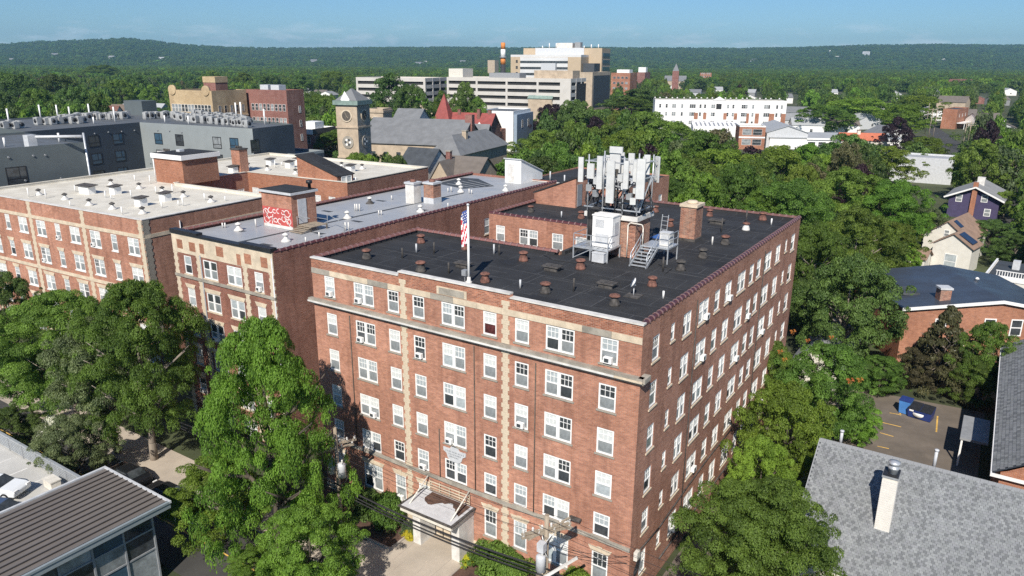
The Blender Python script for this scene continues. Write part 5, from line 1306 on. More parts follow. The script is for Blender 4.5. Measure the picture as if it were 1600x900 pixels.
MB().box(-L, .02, -.1, -.004, 4.6, 5.2).build('white_band', M['white'], t)
M['hall_grey'] = plain('pale_grey_metal_roof', (.36, .37, .375), .6, .06, .2, 3)
p = gnd(1262, 214, 5); th = R(24); L = run_to(p, (-math.cos(th), -math.sin(th)), 1198)
t = gable_house('grey_hall', 'broad low hall with pale grey gabled roof and white trim', (p.x, p.y, 0), th, L, 34, 6.5, 9.2, 'lgrey', 'hall_grey', 'y', 'hall')
p2 = gnd(1420, 223, 4.5)
t = thing('long_white_shed', 'long low white roofed shed running from the grey hall towards the purple beech', 'shed', (p.x, p.y - 1, 0), th)
L3 = run_to(p, (math.cos(th), math.sin(th)), 1412)
MB().box(-L * .9, L3, 0, 14, -.5, 4.4).build('wall', M['render_white'], t); MB().prism([(-L * .9 - .3, -.3), (L3 + .3, -.3), (L3 + .3, 14.3), (-L * .9 - .3, 14.3)], [4.41, 4.41, 5.6, 5.6], [4.7, 4.7, 5.9, 5.9]).build('roof', M['hall_grey'], t)
MB().box(0, L3 + .4, -.5, -.305, 4.0, 4.72).build('fascia', M['white'], t)
for i in range(8): far_window(t, 2 + (L3 - 4) * i / 8, -.02, 1.2, 3, 2, 0, 'white', 'pane_dark')
M['orange_roof'] = plain('orange_tile_roof', (.50, .15, .08), .8, .12, .8, 5)
p = gnd(1388, 212, 7); t = gable_house('orange_roof_house', 'peach house with orange tiled cross gables beside the purple beech', (p.x, p.y, 0), R(24), 17, 9, 5, 7.4, 'cream', 'orange_roof', 'x')
chimney(t, -10, 4, 5.5, 1.2, 1.2, 3, 'cream', 'terra', 0)

# right hand street and its houses
for nm, lb, px, py, ev, rd, pxl, D_, ax, th, wl_, rf in (
    ('white_gable_house', 'grey slate roofed house with white gable at the far end of the side street', 1474, 152, 9, 14, 1450, 14, 'y', R(-8), 'white_dirty', 'slate'),
    ('brown_mansard_house', 'brown roofed row house with white dormer on the side street', 1509, 160, 10, 13.5, 1464, 12, 'x', R(-10), 'stone_tan', 'brown_roof'),
    ('pink_roof_building', 'far salmon roofed building above the side street', 1516, 128, 12, 15, 1482, 14, 'x', R(-10), 'stone_tan', 'terra')):
    p = gnd(px, py, ev); t = gable_house(nm, lb, (p.x, p.y, 0), th, run_to(p, (-math.cos(th), -math.sin(th)), pxl), D_, ev, rd, wl_, rf, ax)
t, L, D = simple_block('orange_brick_row_house', 'orange brick row house with slate front and white porch on the side street', 1497, 171, 10.5, 1474, 1514, R(-8), 'brick_or', 'slate_dark')
window_grid(t, 's', L, D, 6, 3, 1, 3, 1, 1.8, 'white'); MB().box(.1, 4, 2, D, 3, 3.3).build('porch_roof', M['white'], t)
for y in (2.2, D / 2, D - .3): MB().box(3.7, 3.95, y, y + .2, 0, 3).build('porch_post', M['white'], t)
t, L, D = simple_block('pale_garden_wall_building', 'pale grey blank walled building half hidden among trees', 1492, 249, 7.5, 1395, 1500, R(3), 'lgrey', 'hall_grey')
t, L, D = simple_block('red_porch_house', 'white porch house with pinkish red flat roofs at the picture edge'.replace('picture edge', 'side street'), 1592, 220, 9, 1584, 1640, R(0), 'white', 'terra')
for z in (3.0, 5.8): MB().box(-L - 1.2, 0, -1.5, -.01, z, z + .2).build('porch_floor', M['white'], t)
for x in (-L - 1.1, -L * .5, -.2):
    MB().box(x, x + .15, -1.4, -1.25, 0, 8.5).build('porch_post', M['white'], t)

# purple house
M['purple'] = plain('purple_clapboard', (.058, .046, .105), .7, .12, 1, 6)
M['asph_grey'] = plain('grey_asphalt_shingle', (.25, .255, .26), .9, .12, .8, 8)
p, th = gnd(1556, 346, 0), R(-4)
p = Vector((p.x, p.y, 0)); L = run_to(p, (-math.cos(th), -math.sin(th)), 1478)
t = gable_house('purple_house', 'purple clapboard house with grey gable roof and orange brick chimney', p, th, L, 14, 4.9, 7.3, 'purple', 'asph_grey', 'y', over=1.0)
zc = 0
MB().box(-L * .56, -L * .46, -.55, -.003, -.4, 8.4).build('chimney', M['brick_or'], t)
MB().box(-L * .55, -L * .40, 5, 6.6, 6.4, 8.9).build('white_chimney', M['white_dirty'], t)
for x, z in ((-L * .8, 3.6), (-L * .3, 4.0), (-L * .2, .9)): far_window(t, x, -.02, z, 1.3, 1.7, 0, 'white', 'pane_grey', .12)
for s in (-1, 1): MB().rail((-L / 2, -1.05, 7.32), (-L / 2 + s * (L / 2 + 1.0), -1.05, 4.55), .08, .34).build('barge_board', M['white'], t)
MB().box(-L - .4, .4, 2, 10, 4.4, 4.55).build('side_eave', M['lgrey'], t)
# beige house with solar panels
M['beige'] = plain('beige_clapboard', (.66, .63, .56), .7, .06, 1, 6)
M['tan_shingle'] = plain('tan_brown_shingle', (.27, .18, .13), .9, .15, .8, 8)
M['solar'] = glassy('solar_panel', (.015, .02, .04), .1, .2)
p = gnd(1512, 428, 0); th = R(-12)
p = Vector((p.x, p.y, 0)); L = run_to(p, (-math.cos(th), -math.sin(th)), 1452)
t = gable_house('beige_house', 'beige clapboard house with tan shingle gables and a dark solar panel', p, th, L, 5, 4.4, 6.4, 'beige', 'tan_shingle', 'y')
far_window(t, -L * .5, -.02, .3, 1.9, 2.6, 0, 'white', 'pane_shade', .1)
MB().hexa([(-L * .42, .8, 6.28), (-.2, .8, 4.85), (-.2, 3.6, 4.85), (-L * .42, 3.6, 6.28), (-L * .42, .8, 6.36), (-.2, .8, 4.93), (-.2, 3.6, 4.93), (-L * .42, 3.6, 6.36)]).build('solar_panel', M['solar'], t)
p2 = p + Matrix.Rotation(th, 4, 'Z') @ Vector((-2.0, 5.3, 0))
t = gable_house('taller_beige_house', 'taller beige gable with tan shingle roof and skylight behind the solar panel', p2, th, 7.2, 11, 4.6, 7.4, 'beige', 'tan_shingle', 'y')
far_window(t, -3.6, -.02, 4.7, .9, 1.2, 0, 'white', 'pane_grey', .1)
MB().hexa([(-3.2, 1.5, 7.28), (-1.9, 1.5, 6.27), (-1.9, 3.2, 6.27), (-3.2, 3.2, 7.28), (-3.2, 1.5, 7.36), (-1.9, 1.5, 6.35), (-1.9, 3.2, 6.35), (-3.2, 3.2, 7.36)]).build('skylight', M['solar'], t)
p = gnd(1442, 425, 0); t = gable_house('small_garden_shed', 'small beige garden shed with tan roof beside the beige house', (p.x, p.y, 0), R(-8), 4.6, 4, 2.3, 3.4, 'beige', 'tan_shingle', 'x', 'shed')
p = gnd(1541, 425, 6.2)
t = thing('flat_roof_house', 'flat black roofed house with white roof terrace balustrade', 'house', (p.x, p.y, 0), R(-6))
MB().box(0, 16, 0, 11, -.5, 5.7).build('wall', M['beige'], t)
MB().box(.2, 15.8, .2, 10.8, 5.705, 5.74).build('roof', M['dark_roof'], t)
MB().box(-.12, .12, -.1, 11, 5.3, 6.0).build('fascia', M['white'], t); MB().box(.121, 16, -.1, .12, 5.3, 6.0).build('fascia', M['white'], t)
for k in range(22): MB().box(1.2 + .32 * k, 1.28 + .32 * k, .2, .28, 5.74, 6.6).build('baluster', M['white'], t)
MB().box(1.1, 8.4, .17, .31, 6.6, 6.7).build('handrail', M['white'], t)
MB().box(2.4, 3.3, 6, 7, 5.74, 7.0).build('roof_vent', M['lgrey'], t)
# brick house with slate blue roof
E6 = 7.0
pL, pR = gnd(1414, 483, E6), gnd(1600, 489, E6)
u = (pR - pL); u.z = 0; th = math.atan2(u.y, u.x); LL = u.length * 1.35
p = pL + u.normalized() * LL
t = thing('blue_roof_brick_house', 'orange brick building with broad slate blue roof and white gable trim beside the parking lot', 'building', (p.x, p.y, 0), th)
LLr = LL; DD = 15.5; rx = -LL + (gnd(1560, 472, E6 + 1) - pL).length
MB().prism([(-LL, 0), (0, 0), (0, DD), (-LL, DD)], -.5, 7.0).face([(-LL, 0, 7.0), (0, 0, 7.0), (0, 0, 7.02), (rx, 0, 8.2)]).build('wall', M['brick_or'], t)
for x0, z0, x1, z1 in ((-LL - .4, 7.0, rx, 8.25), (rx, 8.25, .4, 7.0)):
    MB().hexa([(x0, -.3, z0 + .02), (x1, -.3, z1 + .02), (x1, DD, z1 + .02), (x0, DD, z0 + .02), (x0, -.3, z0 + .22), (x1, -.3, z1 + .22), (x1, DD, z1 + .22), (x0, DD, z0 + .22)]).build('roof_slope', M['blue_roof'], t)
    MB().hexa([(x0, -.42, z0 - .12), (x1, -.42, z1 - .12), (x1, -.31, z1 - .12), (x0, -.31, z0 - .12), (x0, -.42, z0 + .24), (x1, -.42, z1 + .24), (x1, -.31, z1 + .24), (x0, -.31, z0 + .24)]).build('barge_board', M['white'], t)
pw = Vector((pL.x, pL.y, 0)); uu = u.normalized()
for px, z, w, h in ((1457, 5.0, 1.3, 1.0), (1532, 4.2, 1.3, 2.0), (1573, 4.2, 1.3, 2.0), (1450, 1.2, 1.3, 1.9), (1490, 1.2, 1.2, 1.9)):
    far_window(t, -LL + run_to(pw, uu, px), -.03, z, w, h, 0, 'white', 'pane_dark', .12)
chimney(t, -LL + 4.8, 1.8, 7.4, 1.2, 1.2, 1.7, 'brick_mix', 'lgrey', 0)
MB().box(-LL + 1, -LL + 3.2, 4, 7, 7.5, 7.75).build('skylight', M['dark_roof'], t)
for x, y in ((-LL + 12, 9), (-LL + 15.5, 4)): MB().lathe([(.2, 0), (.2, .4), (.3, .4), (.1, .6)], 8).build('roof_vent', M['white'], t, (x, y, 8.0))
# small grey garage behind the long side wall
p = gnd(1243, 517, 0)
t = gable_house('shingle_garage', 'small grey shingle roofed garage behind the long brick side wall', (4.4, 42.6, 0), 0, 4.8, 16, 2.7, 5.0, 'cream', 'asph_grey', 'y', 'garage')
# ---------------------------------------------------------------- ground, street, forecourt
def sheet(name, pts, z, mat, kind='structure'):
    o = MB().face([(p[0], p[1], z) for p in pts]).build(name, M[mat]); return tag(o, kind=kind)
GR = 9000
sheet('ground', [(GR * math.cos(2 * math.pi * i / 48), GR * math.sin(2 * math.pi * i / 48)) for i in range(48)], 0, 'earth')
sheet('street', [(-260, -13.4), (60, -13.4), (60, -7.2), (-260, -7.2)], .008, 'asphalt')
sheet('sidewalk', [(-260, -7.0), (40, -7.0), (40, -3.6), (-260, -3.6)], .13, 'concrete')
k = MB().box(-260, 40, -7.2, -7.0, -.3, .128); tag(k.build('kerb', M['kerb']), kind='structure')
sheet('forecourt', [(-19.3, -3.6), (-9.3, -3.6), (-9.3, -.01), (-19.3, -.01)], .126, 'concrete')
for x in (-16.2, -12.8): tag(MB().box(x, x + .03, -6.9, -.1, .128, .134).build('paving_joint', M['kerb']), kind='structure')
for y in (-5.3,): tag(MB().box(-24, -4, y, y + .03, .128, .134).build('paving_joint', M['kerb']), kind='structure')
for nm, x0, x1 in (('a', -26.9, -17.2), ('b', -11.6, -.3)):
    tag(MB().box(x0, x1, -3.3, -.02, -.2, .17).build('planting_bed', M['mulch']), kind='structure')
    tag(MB().box(x0 - .15, x1 + .15, -3.45, -3.301, -.2, .24).build('bed_kerb', M['kerb']), kind='structure')
    xx = x1 if nm == 'a' else x0 - .15
    tag(MB().box(xx, xx + .15, -3.3, -.03, -.2, .24).build('bed_kerb', M['kerb']), kind='structure')
jb = MB()
for i in range(150): jb.box(-220 + 1.55 * i, -219.97 + 1.55 * i, -6.98, -3.62, .128, .133)
o_ = jb.build('sidewalk_joints', M['kerb']); tag(o_, kind='stuff')
for (x0, y0, x1, y1) in ((-40, -10.3, -29, -10.25), (-75, -10.3, -44, -10.25), (-27, -10.3, 20, -10.25)): tag(MB().box(x0, x1, y0, y1 + .06, .010, .015).build('centre_line', M['yellow']), kind='structure')
# parking arrow and lines on the street
for a, c in (((-34.2, -9.2), (-33.4, -9.9)), ((-34.2, -9.2), (-32.4, -8.6)), ((-33.4, -9.9), (-31.6, -9.1))):
    d = Vector((c[0] - a[0], c[1] - a[1], 0)).normalized() * .07; nrm = Vector((-d.y, d.x, 0))
    tag(MB().face([(a[0] + nrm.x, a[1] + nrm.y, .016), (c[0] + nrm.x, c[1] + nrm.y, .016), (c[0] - nrm.x, c[1] - nrm.y, .016), (a[0] - nrm.x, a[1] - nrm.y, .016)]).build('street_marking', M['line']), kind='structure')
# rear parking lot with bins
sheet('parking_lot', [(3.2, 26), (18.0, 26), (18.0, 47), (6, 46), (4.2, 40)], .012, 'lot')
def gline(a, b, w=.07):
    a = gnd(*a, .018); b = gnd(*b, .018); d = (b - a).normalized(); nn = Vector((-d.y, d.x, 0)) * w
    tag(MB().face([a - nn, b - nn, b + nn, a + nn]).build('parking_line', M['yellow']), kind='structure')
for a, b in (((1366, 657), (1408, 667)), ((1465, 650), (1463, 675)), ((1375, 676), (1396, 682)), ((1371, 697), (1389, 701)), ((1390, 645), (1407, 648)), ((1406, 643), (1407, 649))): gline(a, b)
sheet('side_yard', [(.4, -3.5), (3.2, -3.5), (3.2, 40), (.4, 40)], .01, 'lot')
# side street on the far side
a0, a1, b0, b1 = gnd(1590, 352), gnd(1640, 352), gnd(1436, 190), gnd(1452, 190)
sheet('side_street', [(a0.x, a0.y), (a1.x + 6, a1.y), (b1.x, b1.y), (b0.x, b0.y)], .01, 'asphalt')
q = [gnd(1500, 372), gnd(1640, 385), gnd(1640, 335), gnd(1560, 330)]
sheet('side_road', [(v.x, v.y) for v in q], .006, 'asphalt')
q = [gnd(900, 262), gnd(950, 258), gnd(935, 232), gnd(900, 232)]
sheet('rear_road', [(v.x, v.y) for v in q], .01, 'lot')

t = thing('recycling_bin', 'light blue bin standing beside the navy dumpster in the parking lot', 'bin', gnd(1413, 645), R(-10)); t.scale = (.85, .85, .95)
M['bin_blue'] = plain('bin_blue', (.06, .20, .50), .5, .1); M['bin_navy'] = plain('bin_navy', (.02, .04, .17), .5, .15)
MB().hexa([(-.5, -.5, .08), (.5, -.5, .08), (.5, .5, .08), (-.5, .5, .08), (-.62, -.6, 1.5), (.62, -.6, 1.5), (.62, .6, 1.5), (-.62, .6, 1.5)]).build('body', M['bin_blue'], t); MB().prism([(-.66, -.64), (.66, -.64), (.66, .64), (-.66, .64)], [1.5, 1.5, 1.62, 1.62], [1.56, 1.56, 1.68, 1.68]).build('lid', M['bin_navy'], t)
for x in (-.45, .45): MB().tube((x - .05, .5, .1), (x + .05, .5, .1), .1, n=10).build('wheel', M['rubber'], t)
t = thing('dumpster', 'navy dumpster with an oval white sign and black lid in the parking lot', 'dumpster', gnd(1438, 653), R(-10)); t.scale = (.76, .8, .8)
MB().hexa([(-1.35, -.75, .1), (1.35, -.75, .1), (1.35, .75, .1), (-1.35, .75, .1), (-1.45, -1.0, 1.25), (1.45, -1.0, 1.25), (1.45, .8, 1.6), (-1.45, .8, 1.6)]).build('body', M['bin_navy'], t)
for x in (-.73, .73): MB().prism([(x - .7, -1.05), (x + .7, -1.05), (x + .7, .85), (x - .7, .85)], [1.27, 1.27, 1.62, 1.62], [1.33, 1.33, 1.68, 1.68]).build('lid', M['black'], t)
so_ = MB().lathe([(.5, -.012), (.5, .012)], 20).build('oval_sign', M['white'], t, (-.1, -.925, .75)); so_.rotation_euler = (R(78), 0, 0); so_.scale = (1.3, .75, 1)
MB().box(-1.2, -.7, -1.0, -.94, 1.0, 1.2).build('sticker', M['white'], t)
for x in (-1.42, 1.32): MB().box(x, x + .1, -.6, .6, .7, .95).build('lift_pocket', M['bin_navy'], t)

# ---------------------------------------------------------------- utility poles and wires
def transformer(p, parent):
    o = MB().lathe([(.30, 0), (.30, .95), (.26, 1.05), (.10, 1.1)], 14).build('transformer', M['lgrey'], parent, p)
    MB().lathe([(.05, 0), (.08, .1), (.05, .2), (.07, .3)], 8).build('bushing', M['white_dirty'], o, (.1, 0, 1.08))
    return o
def crossarm(parent, z, L, th, n=6):
    o = MB().box(-L / 2, L / 2, -.07, .07, 0, .14).build('crossarm', M['wood'], parent, (0, 0, z), th)
    for i in range(n):
        MB().lathe([(.05, 0), (.09, .05), (.06, .12), (.09, .17), (.04, .26)], 8).build('insulator', M['white_dirty'], o, (-L / 2 + .12 + (L - .24) * i / (n - 1), 0, .14))
    return o
pa = on_y(528, 740, -4.2); PA = Vector((pa.x, pa.y, 0)); ZA = on_y(522, 668, -4.2).z
pb_ = on_y(854, 835, -4.2); PB = Vector((pb_.x, pb_.y, 0)); ZB = on_y(858, 806, -4.2).z
t = thing('utility_pole', 'wooden utility pole with two grey transformers beside the big street tree', 'utility pole', PA)
MB().tube((0, 0, -.3), (0, 0, ZA), .17, .12, 10).build('pole', M['wood'], t)
crossarm(t, ZA - 1.35, 3.0, R(62)); crossarm(t, ZA - 1.7, 2.6, R(62), 4)
for x in (-.48, .52): transformer((x, -.1, ZA - 3.7), t); MB().rail((0, 0, ZA - 3.0), (x, -.1, ZA - 3.0), .07, .07).build('hanger', M['grey'], t)
MB().path([(.1, .1, ZA - 1.4), (.55, .2, ZA - 2.6), (.75, .2, ZA - 3.9), (.3, .1, ZA - 4.6)], .03).build('drop_cable', M['wood_dark'], t)
t = thing('utility_pole', 'wooden utility pole with jumbled crossarms and one transformer in front of the corner windows', 'utility pole', PB)
MB().tube((0, 0, -.3), (0, 0, ZB), .18, .14, 10).build('pole', M['wood'], t)
crossarm(t, ZB - 1.0, 3.2, R(55)); crossarm(t, ZB - 1.25, 3.2, R(55), 4)
MB().rail((-.7, -1.0, ZB - 1.4), (.9, 1.2, ZB - .5), .1, .1).build('brace', M['wood'], t)
transformer((-.1, -.45, ZB - 3.6), t)
MB().box(-.25, .2, -.7, -.3, ZB - 2.2, ZB - 1.6).build('switch_box', M['lgrey'], t)
MB().rail((.2, -.6, ZB - 3.9), (1.9, .4, ZB - 2.4), .14, .14).build('guy_arm', M['white_dirty'], t)
for k in range(7): MB().path([(random.uniform(-.6, .6), random.uniform(-.5, .4), ZB - 1.2), (random.uniform(-.4, .3), -.3, ZB - 1.9), (random.uniform(-.3, .3), -.35, ZB - 2.6)], .03).build('drop_cable', M['white_dirty'] if k % 2 else M['cable'], t)
def wire(label, a, b, sag, r, mat='cable', n=14):
    a = Vector(a); b = Vector(b)
    t = thing('overhead_wire', label, 'wire', a, 0, 'overhead wires along the street')
    d = b - a
    MB().path([d * (i / n) - Vector((0, 0, 4 * sag * (i / n) * (1 - i / n))) for i in range(n + 1)], r, 5).build('wire', M[mat], t)
c1, s1 = math.cos(R(62)), math.sin(R(62)); c2, s2 = math.cos(R(55)), math.sin(R(55))
for nm, f in (('outermost', -1.3), ('outer middle', -.5), ('inner middle', .5), ('innermost', 1.3)):
    wire('%s thin overhead wire strung between the two utility poles' % nm, PA + Vector((f * c1, f * s1, ZA - .95)), PB + Vector((f * c2, f * s2, ZB - .6)), .5, .012)
    wire('%s thin overhead wire running from the transformer pole into the street trees' % nm, PA + Vector((f * c1, f * s1, ZA - .95)), Vector((-75, -4.2 + f * s1, ZA)), .8, .012)
    wire('%s thin overhead wire leaving the corner pole along the street' % nm, PB + Vector((f * c2, f * s2, ZB - .6)), Vector((35, -4.2 + f * s1, ZB)), .8, .012)
for nm, dz, r in (('thick', 0, .065), ('lower', -.35, .045), ('lowest', -.6, .05)):
    wire('%s black cable bundle slung between the utility poles in front of the forecourt' % nm, PA + Vector((0, -.1, 4.6 + dz)), PB + Vector((0, -.1, 4.9 + dz)), .45, r)
    wire('%s black cable bundle running from the transformer pole under the trees' % nm, PA + Vector((0, -.1, 4.6 + dz)), Vector((-80, -4.3, 5 + dz)), .7, r)
    wire('%s black cable bundle leaving the corner pole along the street' % nm, PB + Vector((0, -.1, 4.9 + dz)), Vector((35, -4.3, 5 + dz)), .6, r)
for k, (nm, z) in enumerate((('upper', 4.6), ('lower', 4.1))):
    wire('%s service wire from the corner pole to the building corner' % nm, PB + Vector((0, .1, ZB - 2)), (-.1, -.15, z), .25, .018)
t = thing('service_head', 'tangle of service cables and a pale meter box on the building corner', 'service head', (.12, .5, 3.2))
MB().box(0, .25, -.2, .25, .9, 1.5).build('meter_box', M['cream'], t)
for k in range(6): MB().path([(.1, .2, 1.3), (.25, -.2 + .1 * k, .9), (.15, -.35 + .12 * k, .2), (.08, -.1, -.6)], .03).build('cable', M['cable'], t)
MB().tube((.08, .1, -3.2), (.08, .1, .9), .05, n=6).build('riser', M['terra'], t)
# utility poles along the far side street
for px, yb, yt, lb, arm in ((1503, 222, 190, 'slim timber pole with short arm behind the purple beech street', 1), (1510, 222, 189, 'tall timber pole with crossarm by the porch row house', 2), (1567, 235, 218, 'utility pole with transformer above the dark maple', 2), (1553, 298, 253, 'bare leaning timber pole with a street lamp above the purple house', 0), (1594, 282, 235, 'timber pole at the red roofed porch house', 1), (1538, 222, 205, 'double crossarm pole in the side street trees', 2), (1550, 222, 207, 'short crossarm pole next to the double crossarm pole', 1), (1450, 205, 168, 'slim pole beside the mansard row house', 1), (1457, 205, 170, 'grey pole nearer the orange row house', 1), (1445, 195, 160, 'thin pole at the head of the side street', 0)):
    p = gnd(px, yb + 14); p2 = CAM + ray(px, yt) * ((p - CAM).dot(FW)); h = p2.z
    t = thing('utility_pole', lb, 'utility pole', (p.x, p.y, 0))
    MB().tube((0, 0, 0), (0, 0, h), .2, .15, 7).build('pole', M['wood'] if arm else M['bark_pale'], t)
    for i in range(arm): MB().box(-1.8, 1.8, -.1, .1, h - .7 - .9 * i, h - .5 - .9 * i).build('crossarm', M['wood'], t, (0, 0, 0), R(20))
    if not arm: MB().box(-1.2, 0, -.12, .12, h - 2.0, h - 1.8).build('lamp_arm', M['lgrey'], t)

# ---------------------------------------------------------------- metal roofed pavilion
M['seam_roof'] = plain('brown_grey_standing_seam', (.20, .175, .155), .5, .06, .4, 5, metal=.25)
M['seam_dark'] = plain('seam_rib', (.055, .048, .045), .5, .1, 1, 5, metal=.25)
M['fascia'] = plain('grey_fascia', (.24, .275, .29), .5, .06, 1, 5)
PX0, PX1, PY0, PY1, PZ = -35.0, -27.1, -28.5, -13.5, 6.0
t = thing('metal_roof_pavilion', 'glass walled pavilion under a brown standing seam metal roof', 'building', (PX1, PY1, 0))
wx, ly = PX1 - PX0, PY1 - PY0
MB().box(-wx, 0, -ly, 0, PZ - .5, PZ - .13).build('fascia', M['fascia'], t)
nP = 13
for i in range(nP):
    x0 = -wx + .15 + (wx - .3) * i / nP; x1 = -wx + .15 + (wx - .3) * (i + 1) / nP
    o = MB().box(x0 + .03, x1 - .03, -ly + .1, -.1, PZ - .128, PZ - .06).build('roof_panel', M['seam_roof'], t)
    MB().box(x1 - .03, x1 + .03, -ly + .1, -.1, PZ - .129, PZ + .02).build('seam_rib', M['seam_dark'], o)
MB().box(-wx - .06, -wx + .12, -ly, .06, PZ - .127, PZ + .03).build('roof_edge', M['lgrey'], t); MB().box(-wx + .121, .06, -.1, .06, PZ - .126, PZ + .03).build('roof_edge', M['lgrey'], t); MB().box(-.12, .06, -ly, -.101, PZ - .125, PZ + .02).build('roof_edge', M['fascia'], t)
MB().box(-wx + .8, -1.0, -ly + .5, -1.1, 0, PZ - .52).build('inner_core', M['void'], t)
gw = -.8
for k in range(8):
    y = -.9 - 2.0 * k
    MB().box(gw - .1, gw + .06, y - .12, y, 0, PZ - .51).build('mullion', M['grey'], t)
    for z0, z1 in ((.1, 2.6), (2.75, 4.1), (4.22, PZ - .6)):
        MB().box(gw - .05, gw - .03, y - 1.98, y - .13, z0, z1).build('pane', M['pane_grey'] if (k + int(z0)) % 3 == 0 else M['pane_blue'] if k % 3 == 1 else M['pane_dark'], t)
for z in (2.6, 4.1): MB().box(gw - .09, gw + .03, -ly + .5, -.9, z + .01, z + .12).build('transom', M['grey'], t)
for k in range(4):
    x = -.9 - 2.0 * k
    MB().box(x - 1.95, x - .1, -.98, -.95, .1, PZ - .6).build('pane', M['pane_blue'] if k % 2 else M['pane_dark'], t); MB().box(x - .1, x, -1.0, -.9, 0, PZ - .51).build('mullion', M['grey'], t)

# ---------------------------------------------------------------- parking deck with cars
DK = 3.0
M['deck'] = plain('pale_deck_concrete', (.46, .45, .42), .85, .08, .3, 4, stain=(.32, .31, .29), stain_amt=.4)
tag(MB().box(-70, -35.4, -32, -13.75, 0, DK).build('parking_deck', M['deck']), 'pale concrete parking deck behind a grey slatted metal fence', 'parking deck')
for x in (-48.0, -45.3, -42.6, -39.9): tag(MB().box(x, x + .12, -19.5, -14.5, DK + .002, DK + .008).build('bay_line', M['line']), kind='structure')
t = thing('deck_fence', 'grey metal fence of horizontal slats along the parking deck edge', 'fence', (-54, -13.9, DK))
for k in range(8):
    x = 2.3 * k; MB().box(x - .05, x + .05, -.05, .05, 0, 1.25).build('post', M['grey'], t)
    for j in range(7):
        if k < 7: MB().box(x + .055, x + 2.245, -.025, .025, .12 + .155 * j, .20 + .155 * j).build('slat', M['galv'], t)
    if k < 7: MB().box(x - .05, x + 2.2, -.1, .1, 1.252, 1.32).build('top_rail', M['galv'], t)
t = thing('deck_box', 'cream utility box on the parking deck by the fence', 'box', gnd(83, 762, DK), R(0))
MB().box(-.6, .6, -.35, .35, .05, .7).build('case', M['cream'], t); MB().box(-.65, .65, -.4, .4, .7, .78).build('lid', M['cream'], t); MB().box(-.5, .5, -.3, .3, 0, .05).build('foot', M['kerb'], t)

def car(label, p, rz, paint, group=None):
    t = thing('parked_car', label, 'car', p, rz, group)
    prof = [(-2.2, .35), (-2.25, .75), (-1.9, .92), (-1.05, .98), (-.35, 1.42), (.95, 1.45), (1.75, 1.02), (2.15, .95), (2.25, .6), (2.2, .35)]
    b = MB(); n = len(prof)
    hw = [.84 if z < 1.1 else .62 for x, z in prof]
    v = [(x, -w, z) for (x, z), w in zip(prof, hw)] + [(x, w, z) for (x, z), w in zip(prof, hw)]
    b.idx(v, [tuple(range(n - 1, -1, -1)), tuple(range(n, 2 * n))] + [(i, (i + 1) % n, n + (i + 1) % n, n + i) for i in range(n)], 0, False)
    o = b.build('body', M[paint], t)
    md = o.modifiers.new('round', 'BEVEL'); md.width = .1; md.segments = 3; md.limit_method = 'ANGLE'; md.angle_limit = R(15)
    MB().hexa([(-1.02, -.72, 1.02), (-1.02, .72, 1.02), (-.98, .72, 1.04), (-.98, -.72, 1.04), (-.42, -.58, 1.425), (-.42, .58, 1.425), (-.36, .58, 1.43), (-.36, -.58, 1.43)]).build('windscreen', M['pane_dark'], t)
    MB().hexa([(1.02, -.58, 1.44), (1.02, .58, 1.44), (1.06, .58, 1.45), (1.06, -.58, 1.45), (1.66, -.7, 1.06), (1.66, .7, 1.06), (1.70, .7, 1.09), (1.70, -.7, 1.09)]).build('rear_window', M['pane_dark'], t)
    for s in (-1, 1):
        MB().hexa([(-.75, s * .80, 1.02), (1.45, s * .80, 1.02), (1.45, s * .815, 1.02), (-.75, s * .815, 1.02), (-.3, s * .655, 1.36), (.95, s * .655, 1.36), (.95, s * .67, 1.37), (-.3, s * .67, 1.37)]).build('side_window', M['pane_dark'], t)
        MB().box(-2.24, -2.12, s * .6 - .18, s * .6 + .18, .68, .84).build('headlight', M['white'], t)
        for x in (-1.4, 1.4):
            w = MB().tube((0, -.11, 0), (0, .11, 0), .33, n=16).build('wheel', M['rubber'], t, (x, s * .78, .33)); MB().tube((0, -.125, 0), (0, .125, 0), .2, n=12).build('rim', M['lgrey'], w)
    return t
M['car_white'] = plain('car_white', (.72, .74, .75), .25, .03); M['car_blue'] = plain('car_blue', (.06, .09, .16), .25, .05); M['car_black'] = plain('car_black', (.012, .013, .015), .2, .05)
M['car_silver'] = plain('car_silver', (.35, .36, .37), .3, .04, metal=.4)
p = gnd(2, 768, DK + .5); car('white car parked on the deck with its nose towards the slatted fence', (p.x - .8, p.y, DK + .01), R(205), 'car_white')
p = gnd(8, 792, DK + 1.0); car('dark blue car parked on the deck next to the white car', (p.x - .3, p.y - .3, DK + .01), R(205), 'car_blue')
p = gnd(205, 742, .5); car('black car parked in the shade beyond the pavilion roof', (p.x, -8.6, .01), 0, 'car_black')
p = gnd(248, 768, .5); car('black car in deep shade closer to the big street tree', (p.x + 1, -8.6, .01), R(2), 'car_black')

